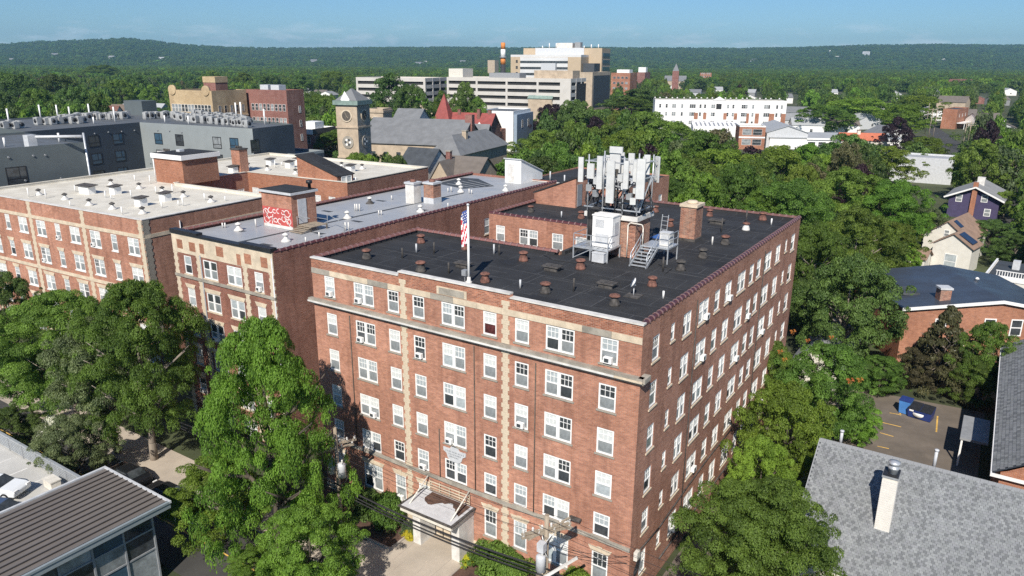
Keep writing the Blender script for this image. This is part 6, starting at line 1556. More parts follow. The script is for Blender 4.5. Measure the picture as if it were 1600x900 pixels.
# ---------------------------------------------------------------- shingled house below the camera, every course of tabs laid
SH = [plain('grey_shingle_%d' % i, c, .9, .12, 2, 14) for i, c in enumerate(((.20, .21, .212), (.235, .245, .247), (.145, .152, .157), (.21, .217, .225)))]
def shingle_roof(root, o, u, v, L, W, tab, course, limit, skip=None, under='slate_dark', cam_rank=True):
    """courses of tabs over a slope: o lower corner, u along the eave, v up the slope (unit vectors)"""
    o, u, v = Vector(o), Vector(u), Vector(v); nn = u.cross(v).normalized()
    MB().face([o, o + u * L, o + u * L + v * W, o + v * W]).build('roof_deck', M[under], root)
    rz = Matrix((u, v, nn)).transposed()
    mes = []
    for m in SH:
        for th in (.012, .02):
            b = MB().hexa([(0, 0, .004), (tab - .012, 0, .004), (tab - .012, course * 1.25, .001), (0, course * 1.25, .001), (0, 0, .004 + th + .01), (tab - .012, 0, .004 + th + .01), (tab - .012, course * 1.25, .006), (0, course * 1.25, .006)])
            mes.append(b.mesh('shingle', m))
    cells = []
    for j in range(int(W / course)):
        for i in range(-1, int(L / tab) + 1):
            s = i * tab + tab * .5 * (j % 2) + random.uniform(-.01, .01)
            if s < -.02 or s + tab > L + .02: continue
            cells.append((s, j * course))
    world = lambda c: root.matrix_basis @ (o + u * c[0] + v * c[1])
    vis = []
    for c in cells:
        x, y, z = proj(world(c))
        vis.append(((z if -10 < x < 1610 and -10 < y < 905 else 1e6), c))
    vis.sort(key=lambda q: q[0])
    eul = rz.to_euler()
    rest = [MB() for _ in SH]
    for k, (d, c) in enumerate(vis):
        p = o + u * c[0] + v * c[1]
        ii, jj = round((c[0] - tab * .5 * (round(c[1] / course) % 2)) / tab), round(c[1] / course)
        r_ = (2 if (ii + (jj * 7919 % 13)) % 2 == 0 and random.random() < .45 else random.choice((0, 0, 1, 1, 3, 3))) * 2 + random.randrange(2)
        if k < limit and d < 1e6: inst('shingle', mes[r_], root, p, rot=eul)
        else:
            a = p + nn * .004; b_ = a + u * (tab - .012); cvec = v * course * 1.25
            t2 = nn * .028
            rest[r_ // 2].face([a + t2, b_ + t2, b_ + cvec + nn * .003, a + cvec + nn * .003]).face([a, b_, b_ + t2, a + t2])
    big = MB()
    for i, b in enumerate(rest):
        big.v, n0 = big.v + b.v, len(big.v)
        big.f += [tuple(n0 + q for q in f) for f in b.f]; big.m += [i] * len(b.f); big.sm += b.sm
    tag(big.build('shingle_field', SH, root), kind='stuff')
RZ = 9.4
pr0, pr1 = gnd(1282, 685, RZ), gnd(1600, 768, RZ)
pitch = R(37); Wd = 8.6; Lr = 16.5
t = thing('grey_shingle_house', 'house with broad grey shingle roof and tall white sided chimney', 'house', (pr0.x, pr0.y, 0))
vdir = Vector((0, math.cos(pitch), math.sin(pitch)))
shingle_roof(t, Vector((0, 0, RZ)) - vdir * Wd, (1, 0, 0), vdir, Lr, Wd, .20, .16, 300)
MB().face([(0, .02, RZ - .01), (Lr, .02, RZ - .01), (Lr, 6.5, RZ - 4.8), (0, 6.5, RZ - 4.8)]).build('rear_slope', M['slate'], t)
for i in range(40): inst('ridge_cap', cached('ridge', lambda: MB().hexa([(0, -.16, -.1), (.4, -.16, -.1), (.4, 0, .035), (0, 0, .035), (0, -.15, -.07), (.4, -.15, -.07), (.4, 0, .06), (0, 0, .06)]).hexa([(0, 0, .035), (.4, 0, .035), (.4, .16, -.1), (0, .16, -.1), (0, 0, .06), (.4, 0, .06), (.4, .15, -.07), (0, .15, -.07)]).mesh('ridge_cap', SH[3])), t, (.41 * i, 0, RZ))
ye = -math.cos(pitch) * Wd; ze = RZ - math.sin(pitch) * Wd
MB().prism([(.35, ye + .5), (Lr - .3, ye + .5), (Lr - .3, 6.2), (.35, 6.2)], -.2, ze + .1).build('wall', M['cream'], t)
MB().face([(.35, ye + .5, ze + .1), (.35, 6.2, ze + .1), (.35, 0, RZ - .25)]).build('gable_wall', M['cream'], t)
MB().hexa([(-.06, 0, RZ - .28), (0, 0, RZ - .28), (0, ye, ze - .28), (-.06, ye, ze - .28), (-.06, 0, RZ + .0), (0, 0, RZ + .0), (0, ye, ze + .0), (-.06, ye, ze + .0)]).build('rake_board', M['grey'], t)
# chimney on the slope
def slope_pt(px, py):
    d = ray(px, py); n_ = Vector((0, -math.sin(pitch), math.cos(pitch))); q = Vector((pr0.x, pr0.y, RZ))
    return CAM + d * ((q - CAM).dot(n_) / d.dot(n_))
pc = slope_pt(1377, 829); pl = slope_pt(1366, 826); prr = slope_pt(1389, 832)
cw = (prr - pl).length
M['siding'] = plain('white_siding', (.66, .63, .58), .6, .04, 2, 10)
cb = pc - Vector((pr0.x, pr0.y, 0)); zt = on_y(1391, 748, pc.y).z
o = MB().box(-cw / 2, cw / 2, 0, 1.15, cb.z - .3, zt).build('chimney', M['cream'], t, (cb.x, cb.y, 0), R(0))
nb_ = int((zt - cb.z) / .16)
for k in range(nb_): MB().box(-cw / 2 - .012, cw / 2 + .012, -.014, 1.16, cb.z + .16 * k, cb.z + .16 * k + .125).build('siding_board', M['siding'], o)
MB().box(-cw / 2 - .05, cw / 2 + .05, -.05, 1.2, zt, zt + .12).build('chimney_cap', M['grey'], o); MB().box(-cw / 2 - .02, cw / 2 + .02, -.02, 1.17, zt + .121, zt + .16).build('cap_top', M['black'], o)
MB().lathe([(.27, 0), (.27, .28), (.31, .3), (.31, .42), (.24, .44), (.24, .6), (.33, .62), (.33, .74), (.05, .82)], 16).build('flue', M['galv'], o, (.05, .55, zt + .16))
for px, y0, y1 in ((1313, 690, 664), (1460, 728, 697)):
    q = gnd(px, y0 - 4, RZ) - Vector((pr0.x, pr0.y, 0)); h = .62 if px < 1400 else .95
    c = MB().tube((0, 0, -.3), (0, 0, h), .10, n=10).build('vent_pipe', M['lgrey'], t, (q.x, q.y + .4, RZ - .25)); MB().lathe([(.14, h), (.14, h + .1), (.1, h + .13)], 10).build('pipe_cap', M['lgrey'], c)
# cross gable at the lower corner
MB().face([(10.2, ye - .4, ze - .2), (13.4, ye + 1.2, ze + 1.5), (13.4, ye + 4.6, ze + 3.0), (8.9, ye + .2, ze + .3)]).build('cross_gable', SH[1], t)

t = thing('hipped_shingle_house', 'long house with grey shingle cross gables along the parking lot side', 'house', (18.4, 21.3, 0))
Lh = 30.0; pt_ = R(33)
vd = Vector((math.cos(pt_), 0, math.sin(pt_)))
shingle_roof(t, (0, Lh, 6.0), (0, -1, 0), vd, Lh, 6.6, .42, .26, 0)
MB().prism([(.5, .3), (11, .3), (11, Lh - .3), (.5, Lh - .3)], -.2, 6.0).build('wall', M['brick_or'], t)
MB().box(-.1, 0, 0, Lh, 5.72, 5.98).build('gutter', M['white'], t)
MB().face([(5.54, 0, 9.58), (5.54, Lh, 9.58), (11.4, Lh, 5.8), (11.4, 0, 5.8)]).build('rear_slope', M['slate'], t)
MB().face([(.5, .3, 6.0), (11, .3, 6.0), (5.6, .3, 9.5)]).build('gable_wall', M['brick_or'], t)
MB().box(-.1, 12, -.1, -.003, 5.75, 6.0).build('eave_trim', M['white'], t)
for y in (6, 14, 22): far_window(t, .48, y, 3.2, 1.3, 1.6, R(-90), 'white', 'pane_dark', .1)
# rear porch of that house in deep shade
MB().box(-2.2, -.1, 12.0, 17.2, 2.6, 2.8).build('porch_roof', M['grey'], t)
for y in (12.1, 17.0): MB().box(-2.1, -1.95, y, y + .12, 0, 2.6).build('porch_post', M['white'], t)
# ---------------------------------------------------------------- trees
def crown_mesh(name, seed, n_clump, n_leaf, leaf, prof, flat=.6, csize=(.17, .30), inner=.35, droop=0.0):
    g = np.random.default_rng(seed)
    zc = g.beta(1.5, 1.15, n_clump)
    ang = g.uniform(0, 2 * np.pi, n_clump)
    pr = np.interp(zc, prof[0], prof[1])
    lob = .9 + .20 * np.sin(ang * 3 + seed + 3 * zc) + .12 * np.sin(ang * 5 + 2 * seed)
    rad = pr * lob * np.sqrt(g.uniform(inner, 1.0, n_clump))
    cs = g.uniform(csize[0], csize[1], n_clump) * (0.7 + .4 * pr)
    out = (g.random(n_clump) < .18) & (zc < .85)                     # stray sprays that break the outline
    rad = np.where(out, pr * lob * g.uniform(.98, 1.16, n_clump), rad); cs = np.where(out, cs * .55, cs)
    zc = np.where(g.random(n_clump) < .06, np.minimum(zc + .05, 1.0), zc)
    cx, cy = rad * np.cos(ang), rad * np.sin(ang)
    ctint = g.uniform(0, 1, n_clump)
    w = cs ** 2; k = g.choice(n_clump, n_leaf, p=w / w.sum())
    d = g.normal(size=(n_leaf, 3)); d /= np.linalg.norm(d, axis=1)[:, None]
    flip = (d[:, 2] < 0) & (g.random(n_leaf) < .78); d[flip, 2] *= -1
    rr = g.uniform(.62, 1.04, n_leaf) ** .7
    pos = np.stack([cx[k], cy[k], zc[k]], 1) + d * (cs[k] * rr)[:, None] * np.array([1, 1, flat])
    pos[:, 2] -= droop * (pos[:, 0] ** 2 + pos[:, 1] ** 2) * g.uniform(.5, 1, n_leaf)
    nrm = d * np.array([1, 1, 1.2]) + np.array([0, 0, .55]) + g.normal(size=(n_leaf, 3)) * .6
    nrm /= np.linalg.norm(nrm, axis=1)[:, None]
    t = np.cross(nrm, g.normal(size=(n_leaf, 3))); t /= np.linalg.norm(t, axis=1)[:, None]
    b = np.cross(nrm, t)
    s = leaf * g.uniform(.55, 1.35, n_leaf)[:, None]
    asp = g.uniform(.45, .8, n_leaf)[:, None]
    V = np.stack([pos - t * s, pos + b * s * asp + nrm * s * .18, pos + t * s, pos - b * s * asp + nrm * s * .18], 1).reshape(-1, 3)
    me = bpy.data.meshes.new(name)
    me.vertices.add(len(V)); me.vertices.foreach_set('co', V.astype(np.float32).ravel())
    me.loops.add(n_leaf * 4); me.loops.foreach_set('vertex_index', np.arange(n_leaf * 4, dtype=np.int32))
    me.polygons.add(n_leaf); me.polygons.foreach_set('loop_start', np.arange(0, n_leaf * 4, 4, dtype=np.int32))
    me.update(calc_edges=True)
    tint = np.clip(ctint[k] * .6 + g.uniform(0, .4, n_leaf), 0, 1)
    a = me.attributes.new('tint', 'FLOAT', 'POINT'); a.data.foreach_set('value', np.repeat(tint, 4).astype(np.float32))
    me.materials.append(M['leaf_mid'])
    return me

M['leaf_mid'] = leafmat('mid_green_leaves', (0.05, 0.091, 0.018), (0.178, 0.278, 0.049))
M['leaf_bright'] = leafmat('bright_green_leaves', (0.07, 0.132, 0.018), (0.215, 0.345, 0.048), .34)
M['leaf_dark'] = leafmat('dark_green_leaves', (0.032, 0.064, 0.016), (0.112, 0.185, 0.041), .22)
M['leaf_lime'] = leafmat('yellow_green_leaves', (.07, .11, .014), (.17, .23, .035), .34)
M['leaf_olive'] = leafmat('olive_brown_leaves', (.05, .05, .022), (.13, .12, .055), .2)
M['leaf_purple'] = leafmat('purple_leaves', (.016, .008, .012), (.038, .018, .024), .12)
M['leaf_grey'] = leafmat('grey_green_leaves', (0.06, 0.088, 0.038), (0.166, 0.215, 0.088), .25)
M['petal_orange'] = leafmat('orange_blossoms', (.36, .12, .03), (.46, .20, .04), .2, .1)
M['petal_white'] = leafmat('white_blossoms', (.62, .62, .58), (.75, .75, .7), .2, .05)
M['petal_yellow'] = leafmat('yellow_shrub_leaves', (.42, .36, .02), (.60, .55, .05), .25, .1)
ROUND = ([0, .12, .4, .7, .9, 1.0], [.45, .78, 1.0, .86, .5, .12])
SPREAD = ([0, .15, .45, .7, .88, 1.0], [.55, .86, 1.0, .92, .62, .2])
TALL = ([0, .15, .35, .6, .85, 1.0], [.55, .85, 1.0, .78, .42, .08])
CONE = ([0, .1, .3, .6, .85, 1.0], [.8, 1.0, .8, .48, .2, .03])
BUSH = ([0, .2, .5, .8, 1.0], [.8, 1.0, .95, .65, .2])
WIDE = ([0, .12, .32, .58, .8, .93, 1.0], [.72, .94, 1.0, .90, .68, .42, .14])
CR = {'skirt': [crown_mesh('crown', 21, 330, 140000, .0092, WIDE, .5, (.06, .145), .1, .06)],
      'hero': [crown_mesh('crown', s, 360, 165000, .0092, SPREAD, .5, (.06, .145), .1, .06) for s in (1, 2)],
      'near': [crown_mesh('crown', s, 210, 80000, .0122, p, .55, (.075, .165), .12) for s, p in ((3, ROUND), (4, SPREAD), (5, ROUND), (6, TALL))],
      'mid': [crown_mesh('crown', s, 110, 22000, .021, p, .6, (.095, .19), .18) for s, p in ((7, ROUND), (8, SPREAD), (9, TALL), (10, ROUND))],
      'far': [crown_mesh('crown', s, 46, 2800, .052, p, .75, (.15, .28), .2) for s, p in ((11, ROUND), (12, SPREAD), (13, TALL))],
      'cone': [crown_mesh('crown', 14, 110, 16000, .024, CONE, .35, (.10, .2), .3, .08)],
      'bush': [crown_mesh('crown', s, 60, 9000, .042, BUSH, .8, (.2, .34), .3) for s in (15, 16)]}
def trunk_mesh(seed, limbs=12):
    r = random.Random(seed); b = MB()
    b.path([(0, 0, -.02), (.01, .0, .12), (.0, .015, .3), (.02, 0, .5), (.0, .0, .8)], .030, 8, 0, .006)
    for i in range(limbs):
        z = .2 + .36 * i / limbs + r.uniform(-.02, .02); a = i * 2.4 + r.uniform(-.3, .3); L = r.uniform(.22, .36)
        p = [(0, 0, z)]
        for k in (1, 2, 3): p.append((math.cos(a + .12 * k) * L * k / 3, math.sin(a + .12 * k) * L * k / 3, z + .22 * k / 3 + .05 * r.random()))
        b.path(p, .013, 6, 0, .003)
        for q in (1, 2):
            s = p[q]; a2 = a + r.choice((-.8, .8)); b.path([s, (s[0] + math.cos(a2) * .14, s[1] + math.sin(a2) * .14, s[2] + .10)], .007, 5, 0, .002)
    return b.mesh('trunk', M['bark'] if seed != 2 else M['bark_pale'])
TK = [trunk_mesh(s) for s in (1, 2, 3)]
TREES = []
def tree(p, H, Rr, kind, leaf, label, cb=.24, name='tree', cat='tree', group=None, trunk=True, squash=1.0, rz=None):
    """p base, H height, Rr crown radius"""
    t = thing(name, label, cat, (p[0], p[1], 0), random.uniform(0, 6.28) if rz is None else rz, group)
    if trunk: inst('trunk', random.choice(TK), t, (0, 0, 0), random.uniform(0, 6), (H * .75, H * .75, H * .95))
    c = inst('crown', random.choice(CR[kind]), t, (0, 0, H * cb), 0, (Rr, Rr * squash, H * (1 - cb)))
    c.material_slots[0].link = 'OBJECT'; c.material_slots[0].material = M[leaf]
    TREES.append((p[0], p[1], Rr))
    return t
def ptree(px, ytop, wpx, H, kind, leaf, label, **k):
    p = gnd(px, ytop, H); d = (p - CAM).dot(FW)
    return tree((p.x, p.y), H, wpx / 2 * d / FPX, kind, leaf, label, **k)
def ytree(px, ytop, wpx, y, kind, leaf, label, **k):
    p = on_y(px, ytop, y); d = (p - CAM).dot(FW)
    return tree((p.x, p.y), p.z, wpx / 2 * d / FPX, kind, leaf, label, **k)

# street trees
ytree(402, 506, 240, -8.0, 'skirt', 'leaf_bright', 'big bright green feathery street tree beside the transformer pole', cb=.12)
ytree(330, 720, 175, -9.5, 'near', 'leaf_bright', 'lower bright tree tucked under the big feathery street tree', cb=.15)
ytree(200, 446, 212, -5.4, 'hero', 'leaf_mid', 'wide street tree shading the silver roofed block front', cb=.24)
ytree(150, 500, 175, -6.6, 'near', 'leaf_grey', 'grey green street tree between the two wide street trees', cb=.34)
ytree(85, 462, 215, -5.4, 'hero', 'leaf_mid', 'wide street tree in front of the quoined white roofed block', cb=.24)
ytree(0, 430, 110, -4.0, 'near', 'leaf_dark', 'dark street tree at the far end of the street row', cb=.3)
ytree(30, 545, 120, -7.6, 'near', 'leaf_mid', 'smaller green tree above the parking deck fence', cb=.3)
ytree(480, 800, 180, -10.8, 'near', 'leaf_bright', 'small bright tree at the foot of the big street tree', cb=.2)
ytree(395, 862, 110, -12.0, 'near', 'leaf_bright', 'low bright sapling on the street in front of the pavilion', cb=.2)
ytree(105, 655, 130, -11.2, 'near', 'leaf_grey', 'scrubby grey green tree between the deck fence and the street', cb=.12)
ytree(15, 640, 100, -11.0, 'near', 'leaf_dark', 'scrubby dark tree beside the deck fence end', cb=.1)
p = gnd(80, 655, 2.2)
s_ = tree((p.x, p.y), 2.2, 1.3, 'bush', 'petal_white', 'white flowering bush half hidden under the street trees', cb=.1, name='flowering_bush', cat='bush', trunk=False)
# shrubs on the beds
for px, yb, h, r_, lf, lb in ((612, 812, 2.3, 1.5, 'leaf_mid', 'large round green shrub beside the canopy on the pole side'), (657, 822, 1.1, .8, 'leaf_grey', 'small grey green shrub next to the entrance portal'), (641, 838, .75, .55, 'petal_yellow', 'small yellow shrub in the bed by the portal'),
                            (733, 880, .8, .55, 'petal_yellow', 'small yellow shrub at the kerb corner of the corner bed'), (790, 872, 1.9, 1.9, 'leaf_mid', 'wide green hedge shrub under the ground floor windows'), (815, 893, 1.6, 1.5, 'leaf_mid', 'green hedge shrub by the corner utility pole'), (935, 900, 2.6, 1.4, 'leaf_bright', 'bright green shrub under the corner window'), (900, 897, 1.5, .9, 'leaf_olive', 'brownish shrub between the pole and the bright shrub'), (580, 800, 2.0, 1.4, 'leaf_dark', 'dark shrub in the shade under the tree covered windows'), (550, 790, 1.8, 1.3, 'leaf_dark', 'dark shrub behind the transformer pole')):
    p = gnd(px, yb, .2); p.y = max(min(p.y, -1.0), -3.0)
    tree((p.x, p.y), h, r_, 'bush', lf, lb, cb=.02, name='shrub', cat='shrub', trunk=False)
# trees along the side and rear of the block
ytree(1205, 765, 275, 2.5, 'hero', 'leaf_mid', 'large dense tree beside the shingle roof at the building corner', cb=.2)
ytree(1195, 690, 120, 12, 'near', 'leaf_bright', 'leafy tree against the long brick side wall', cb=.15)
ytree(1238, 605, 170, 19, 'near', 'leaf_bright', 'light green tree between the side wall and the shingle house', cb=.15)
ytree(1215, 540, 100, 32, 'near', 'leaf_mid', 'slender tree brushing the rear end of the side wall', cb=.1)
v_ = ytree(1300, 545, 165, 31, 'near', 'leaf_mid', 'wide tree overgrown with orange flowering vine', cb=.08)
for i, (px, py, r_) in enumerate(((1240, 522, .32), (1220, 553, .3), (1330, 600, .4), (1345, 598, .34), (1300, 530, .25), (1263, 535, .25), (1227, 565, .28))):
    q = on_y(px, py, 26.5)
    c = inst('blossom_cluster', cached('blossom', lambda: crown_mesh('blossom_cluster', 77, 14, 90, .16, BUSH, .8, (.2, .5), .1)), v_, Matrix.Rotation(-v_.rotation_euler.z, 4, 'Z') @ (q - Vector(v_.location)), 0, r_)
    c.material_slots[0].link = 'OBJECT'; c.material_slots[0].material = M['petal_orange']; tag(c, kind='stuff')
ytree(1342, 635, 80, 33, 'near', 'leaf_bright', 'bright bushy tree beside the parking lot lines', cb=.06)
ytree(1335, 405, 185, 50, 'near', 'leaf_dark', 'big dense dark tree beside the blue roofed brick building', cb=.1)
ytree(1270, 440, 110, 60, 'near', 'leaf_dark', 'dark tree behind the small grey garage', cb=.1)
ytree(1380, 560, 90, 46, 'near', 'leaf_mid', 'mid green tree filling the gap behind the dumpster', cb=.08)
ytree(1488, 482, 130, 50, 'cone', 'leaf_olive', 'thin brownish conifer in front of the brick wall windows', cb=.05)
ytree(1455, 545, 90, 50, 'near', 'leaf_olive', 'brownish scrubby tree above the dumpster', cb=.05)
ytree(1555, 508, 110, 50, 'near', 'leaf_mid', 'green tree before the arched windows of the blue roofed building', cb=.12)
ytree(1530, 560, 95, 48, 'near', 'leaf_mid', 'round green tree between the parking lot and the brick wall', cb=.1)
WORDS = ['broad', 'tall', 'ragged', 'rounded', 'dense', 'loose']
mass = [  # px, ytop, width, height, leaf, label
 (1045, 190, 110, 15, 'leaf_mid', 'broad tree touching the white apartments eave'), (985, 205, 100, 14, 'leaf_lime', 'yellow green tree by the rear road beside the antennas'), (1105, 212, 120, 15, 'leaf_mid', 'round tree hiding the striped porch roof'),
 (1060, 245, 120, 14, 'leaf_mid', 'full green tree rising past the top antenna panels'), (1130, 235, 110, 13, 'leaf_bright', 'bright tree in front of the orange brick school'), (1170, 258, 130, 14, 'leaf_mid', 'wide tree directly behind the rear coping of the black roof'),
 (1110, 278, 120, 12, 'leaf_dark', 'dark tree behind the chimney on the black roof'), (1050, 285, 110, 12, 'leaf_mid', 'tree close behind the elevator house antennas'), (1215, 232, 110, 14, 'leaf_lime', 'pale lime tree in front of the grey hall gable'),
 (1265, 228, 90, 14, 'leaf_bright', 'bright tree in front of the long white shed'), (1325, 215, 110, 16, 'leaf_dark', 'very dark rounded tree in front of the long white shed'), (1245, 285, 150, 15, 'leaf_mid', 'broad tree over the rear corner of the black roof'),
 (1330, 268, 150, 15, 'leaf_mid', 'broad tree in the middle of the rear garden wood'), (1390, 232, 90, 11, 'leaf_lime', 'yellow green tree above the pale blank wall'), (1448, 215, 70, 10, 'leaf_lime', 'lime tree where the side street bends'),
 (1400, 285, 120, 14, 'leaf_bright', 'bright sunlit tree with yellowing leaves behind the beige house'), (1448, 320, 66, 9, 'leaf_grey', 'grey green tree beside the purple house'), (1345, 330, 140, 14, 'leaf_mid', 'tall sunlit tree above the dense dark tree'),
 (1275, 350, 120, 14, 'leaf_mid', 'green tree beyond the rear corner of the side wall'), (1400, 350, 86, 9, 'leaf_lime', 'yellowing tree beside the beige house'), (1415, 312, 76, 10, 'leaf_bright', 'light tree between the blank wall and the purple house'),
 (1190, 300, 100, 13, 'leaf_bright', 'bright low tree peeping over the rear coping'), (1552, 345, 85, 6.5, 'leaf_dark', 'dark leafy tree between the purple and beige houses'), (1590, 368, 60, 6, 'leaf_dark', 'dark tree behind the roof terrace balustrade'),
 (1420, 380, 50, 6, 'leaf_bright', 'small bright tree at the garden shed'), (1405, 185, 55, 14, 'leaf_purple', 'purple beech beside the orange tiled house'), (1530, 235, 120, 9, 'leaf_dark', 'broad dark maple below the double crossarm poles'),
 (1575, 300, 60, 6, 'leaf_mid', 'green tree by the red roofed porch house'), (1520, 262, 50, 7, 'leaf_mid', 'green tree behind the purple house ridge'), (1550, 190, 90, 11, 'leaf_dark', 'dark tree beyond the row house porch'), (1590, 205, 70, 10, 'leaf_grey', 'greyish tree above the porch house'),
 (1350, 155, 110, 15, 'leaf_bright', 'bright tree behind the orange tiled house'), (1290, 165, 90, 14, 'leaf_mid', 'tree behind the grey hall roof ridge'), (1440, 150, 80, 16, 'leaf_lime', 'yellowish tree at the head of the side street'), (1415, 165, 80, 15, 'leaf_bright', 'rounded bright tree above the purple beech'),
 (845, 205, 95, 12, 'leaf_mid', 'broad tree between the white stair head and the blank white building'), (900, 158, 75, 20, 'leaf_dark', 'tall dark tree before the low brick row'), (862, 165, 55, 17, 'leaf_purple', 'purple beech beside the blue grey bay'), (930, 185, 60, 15, 'leaf_purple', 'dark purple tree beside the tall dark tree'),
 (960, 195, 75, 13, 'leaf_mid', 'green tree above the rear road'), (870, 205, 60, 11, 'leaf_mid', 'small green tree behind the white stair head'), (1010, 175, 80, 15, 'leaf_mid', 'green tree hiding the end of the white apartments'), (990, 152, 80, 14, 'leaf_mid', 'tree behind the low brick row'), (1000, 140, 110, 18, 'leaf_dark', 'dark tree behind the white apartments end'),
 (525, 205, 75, 12, 'leaf_mid', 'green tree at the foot of the clock tower'), (555, 225, 60, 10, 'leaf_dark', 'dark tree against the church nave wall'), (600, 222, 50, 10, 'leaf_grey', 'thin grey tree before the church nave'), (635, 215, 60, 11, 'leaf_lime', 'yellow green tree at the nave eave'), (590, 235, 55, 8, 'leaf_bright', 'low bright tree beyond the white roof parapet'), (645, 232, 40, 9, 'leaf_olive', 'sparse bare topped tree beyond the white roof'),
 (612, 120, 85, 27, 'leaf_dark', 'huge spreading dark tree in front of the parking garage'), (640, 135, 55, 24, 'leaf_dark', 'dark tree joining the huge spreading tree'), (725, 134, 55, 25, 'leaf_dark', 'tall dark tree before the long garage'), (690, 145, 50, 21, 'leaf_mid', 'round tree behind the red spire'), (745, 155, 60, 20, 'leaf_mid', 'green tree beside the tall dark garage tree'), (655, 152, 50, 19, 'leaf_bright', 'bright tree behind the slate chapel'),
 (500, 150, 60, 19, 'leaf_mid', 'tree behind the small white roofed commercial building'), (485, 145, 50, 20, 'leaf_dark', 'dark tree beside the plum brick end wall'), (505, 170, 45, 12, 'leaf_grey', 'grey green tree left of nothing'.replace('left of nothing', 'next to the clock tower shaft')),
 (25, 120, 70, 25, 'leaf_dark', 'large dark tree above the condensers of the dark block'), (85, 118, 65, 25, 'leaf_dark', 'second large dark tree above the condensers'), (160, 102, 50, 26, 'leaf_lime', 'tall yellowish tree rising over the dark tree belt'), (150, 150, 50, 22, 'leaf_dark', 'dark tree at the edge of the condenser roof'), (5, 115, 50, 25, 'leaf_mid', 'mid green tree at the start of the dark tree belt'),
 (55, 140, 60, 21, 'leaf_mid', 'mid green tree under the dark tree belt'), (115, 138, 60, 22, 'leaf_dark', 'dark rounded tree under the tall yellowish tree'), (5, 150, 55, 19, 'leaf_dark', 'dark tree at the end of the condenser rows'), (185, 125, 45, 21, 'leaf_mid', 'mid green tree beside the tall yellowish tree'), (210, 118, 45, 22, 'leaf_dark', 'dark tree between the far chimneys and the tall yellowish tree'),
 (235, 135, 40, 19, 'leaf_mid', 'green tree beside the tan brick apartment end'), (330, 112, 40, 22, 'leaf_lime', 'yellow green tree beyond the tan brick stair tower'), (380, 115, 50, 22, 'leaf_mid', 'green tree beyond the tan and plum blocks'), (420, 118, 45, 21, 'leaf_dark', 'dark tree beyond the plum block roof'), (520, 112, 55, 23, 'leaf_lime', 'bright rounded tree beside the garage end'), (470, 118, 50, 22, 'leaf_dark', 'dark tree beyond the plum block end wall'),
]
for px, yt, w, Hh, lf, lb in mass:
    p = gnd(px, yt, Hh); d = (p - CAM).dot(FW)
    tree((p.x, p.y), Hh, w / 2 * d / FPX * 1.08, 'near' if d < 150 else 'mid', lf, lb, cb=.14)

# ---------------------------------------------------------------- houses scattered through the trees
bpy.context.view_layer.update()
CATS = {'building', 'house', 'tower', 'church', 'chapel', 'mansion', 'parking garage', 'hospital', 'hall', 'shed', 'garage', 'porch', 'chimney'}
BOX = []
def foot(o):
    xs, ys = [], []
    for c in o.children_recursive:
        if c.type != 'MESH' or not len(c.data.vertices): continue
        mw = o.matrix_world @ c.matrix_basis if c.parent == o else o.matrix_world @ c.parent.matrix_basis @ c.matrix_basis
        for q in c.bound_box:
            v = mw @ Vector(q); xs.append(v.x); ys.append(v.y)
    if xs: BOX.append((min(xs), max(xs), min(ys), max(ys)))
for o in list(S.objects):
    if o.type == 'EMPTY' and o.get('category') in CATS: foot(o)
HZ = Vector((FW.x, FW.y, 0)).normalized()
SD = Vector((HZ.y, -HZ.x, 0))
def plain_pt(d, px):
    """ground point at forward distance d in picture column px"""
    return Vector((CAM.x, CAM.y, 0)) + HZ * d + SD * (d * (px - 800) / FPX * 1.045)
SKY = ([-200, 0, 60, 120, 200, 235, 250, 285, 330, 400, 500, 600, 700, 800, 900, 1000, 1100, 1200, 1300, 1400, 1500, 1600, 1800], [76, 74, 73, 67.5, 65, 63, 62.5, 66, 72, 76, 77, 76, 75.5, 76.5, 76, 76.5, 77, 76, 72.5, 71, 72.5, 70, 70])
def ridge_d(px): return 4300 + 900 * min(1, max(0, (px - 260) / 300))
def hill_z(px, d):
    Dr = ridge_d(px); zr = at_d(px, np.interp(px, *SKY), Dr).z - 12
    t_ = min(1, max(0, (d - 2350) / (Dr - 2350)))
    z = zr * (t_ * t_ * (3 - 2 * t_)) * .75 + zr * .25 * t_ ** 3
    z += 14 * math.sin(px * .021 + d * .0016) * math.sin(d * .0031) * t_ * (1 - t_) * 2.2
    return z - 1.5 * (1 - t_) if d < Dr else zr * max(.0, 1 - ((d - Dr) / 3200) ** 2)
def hill_hit(px, py, up=4):
    d = 2500
    while d < ridge_d(px) + 50:
        if at_d(px, py, d).z < hill_z(px, d) + up: break
        d += 20
    q = plain_pt(d, px)
    return Vector((q.x, q.y, hill_z(px, d))), d
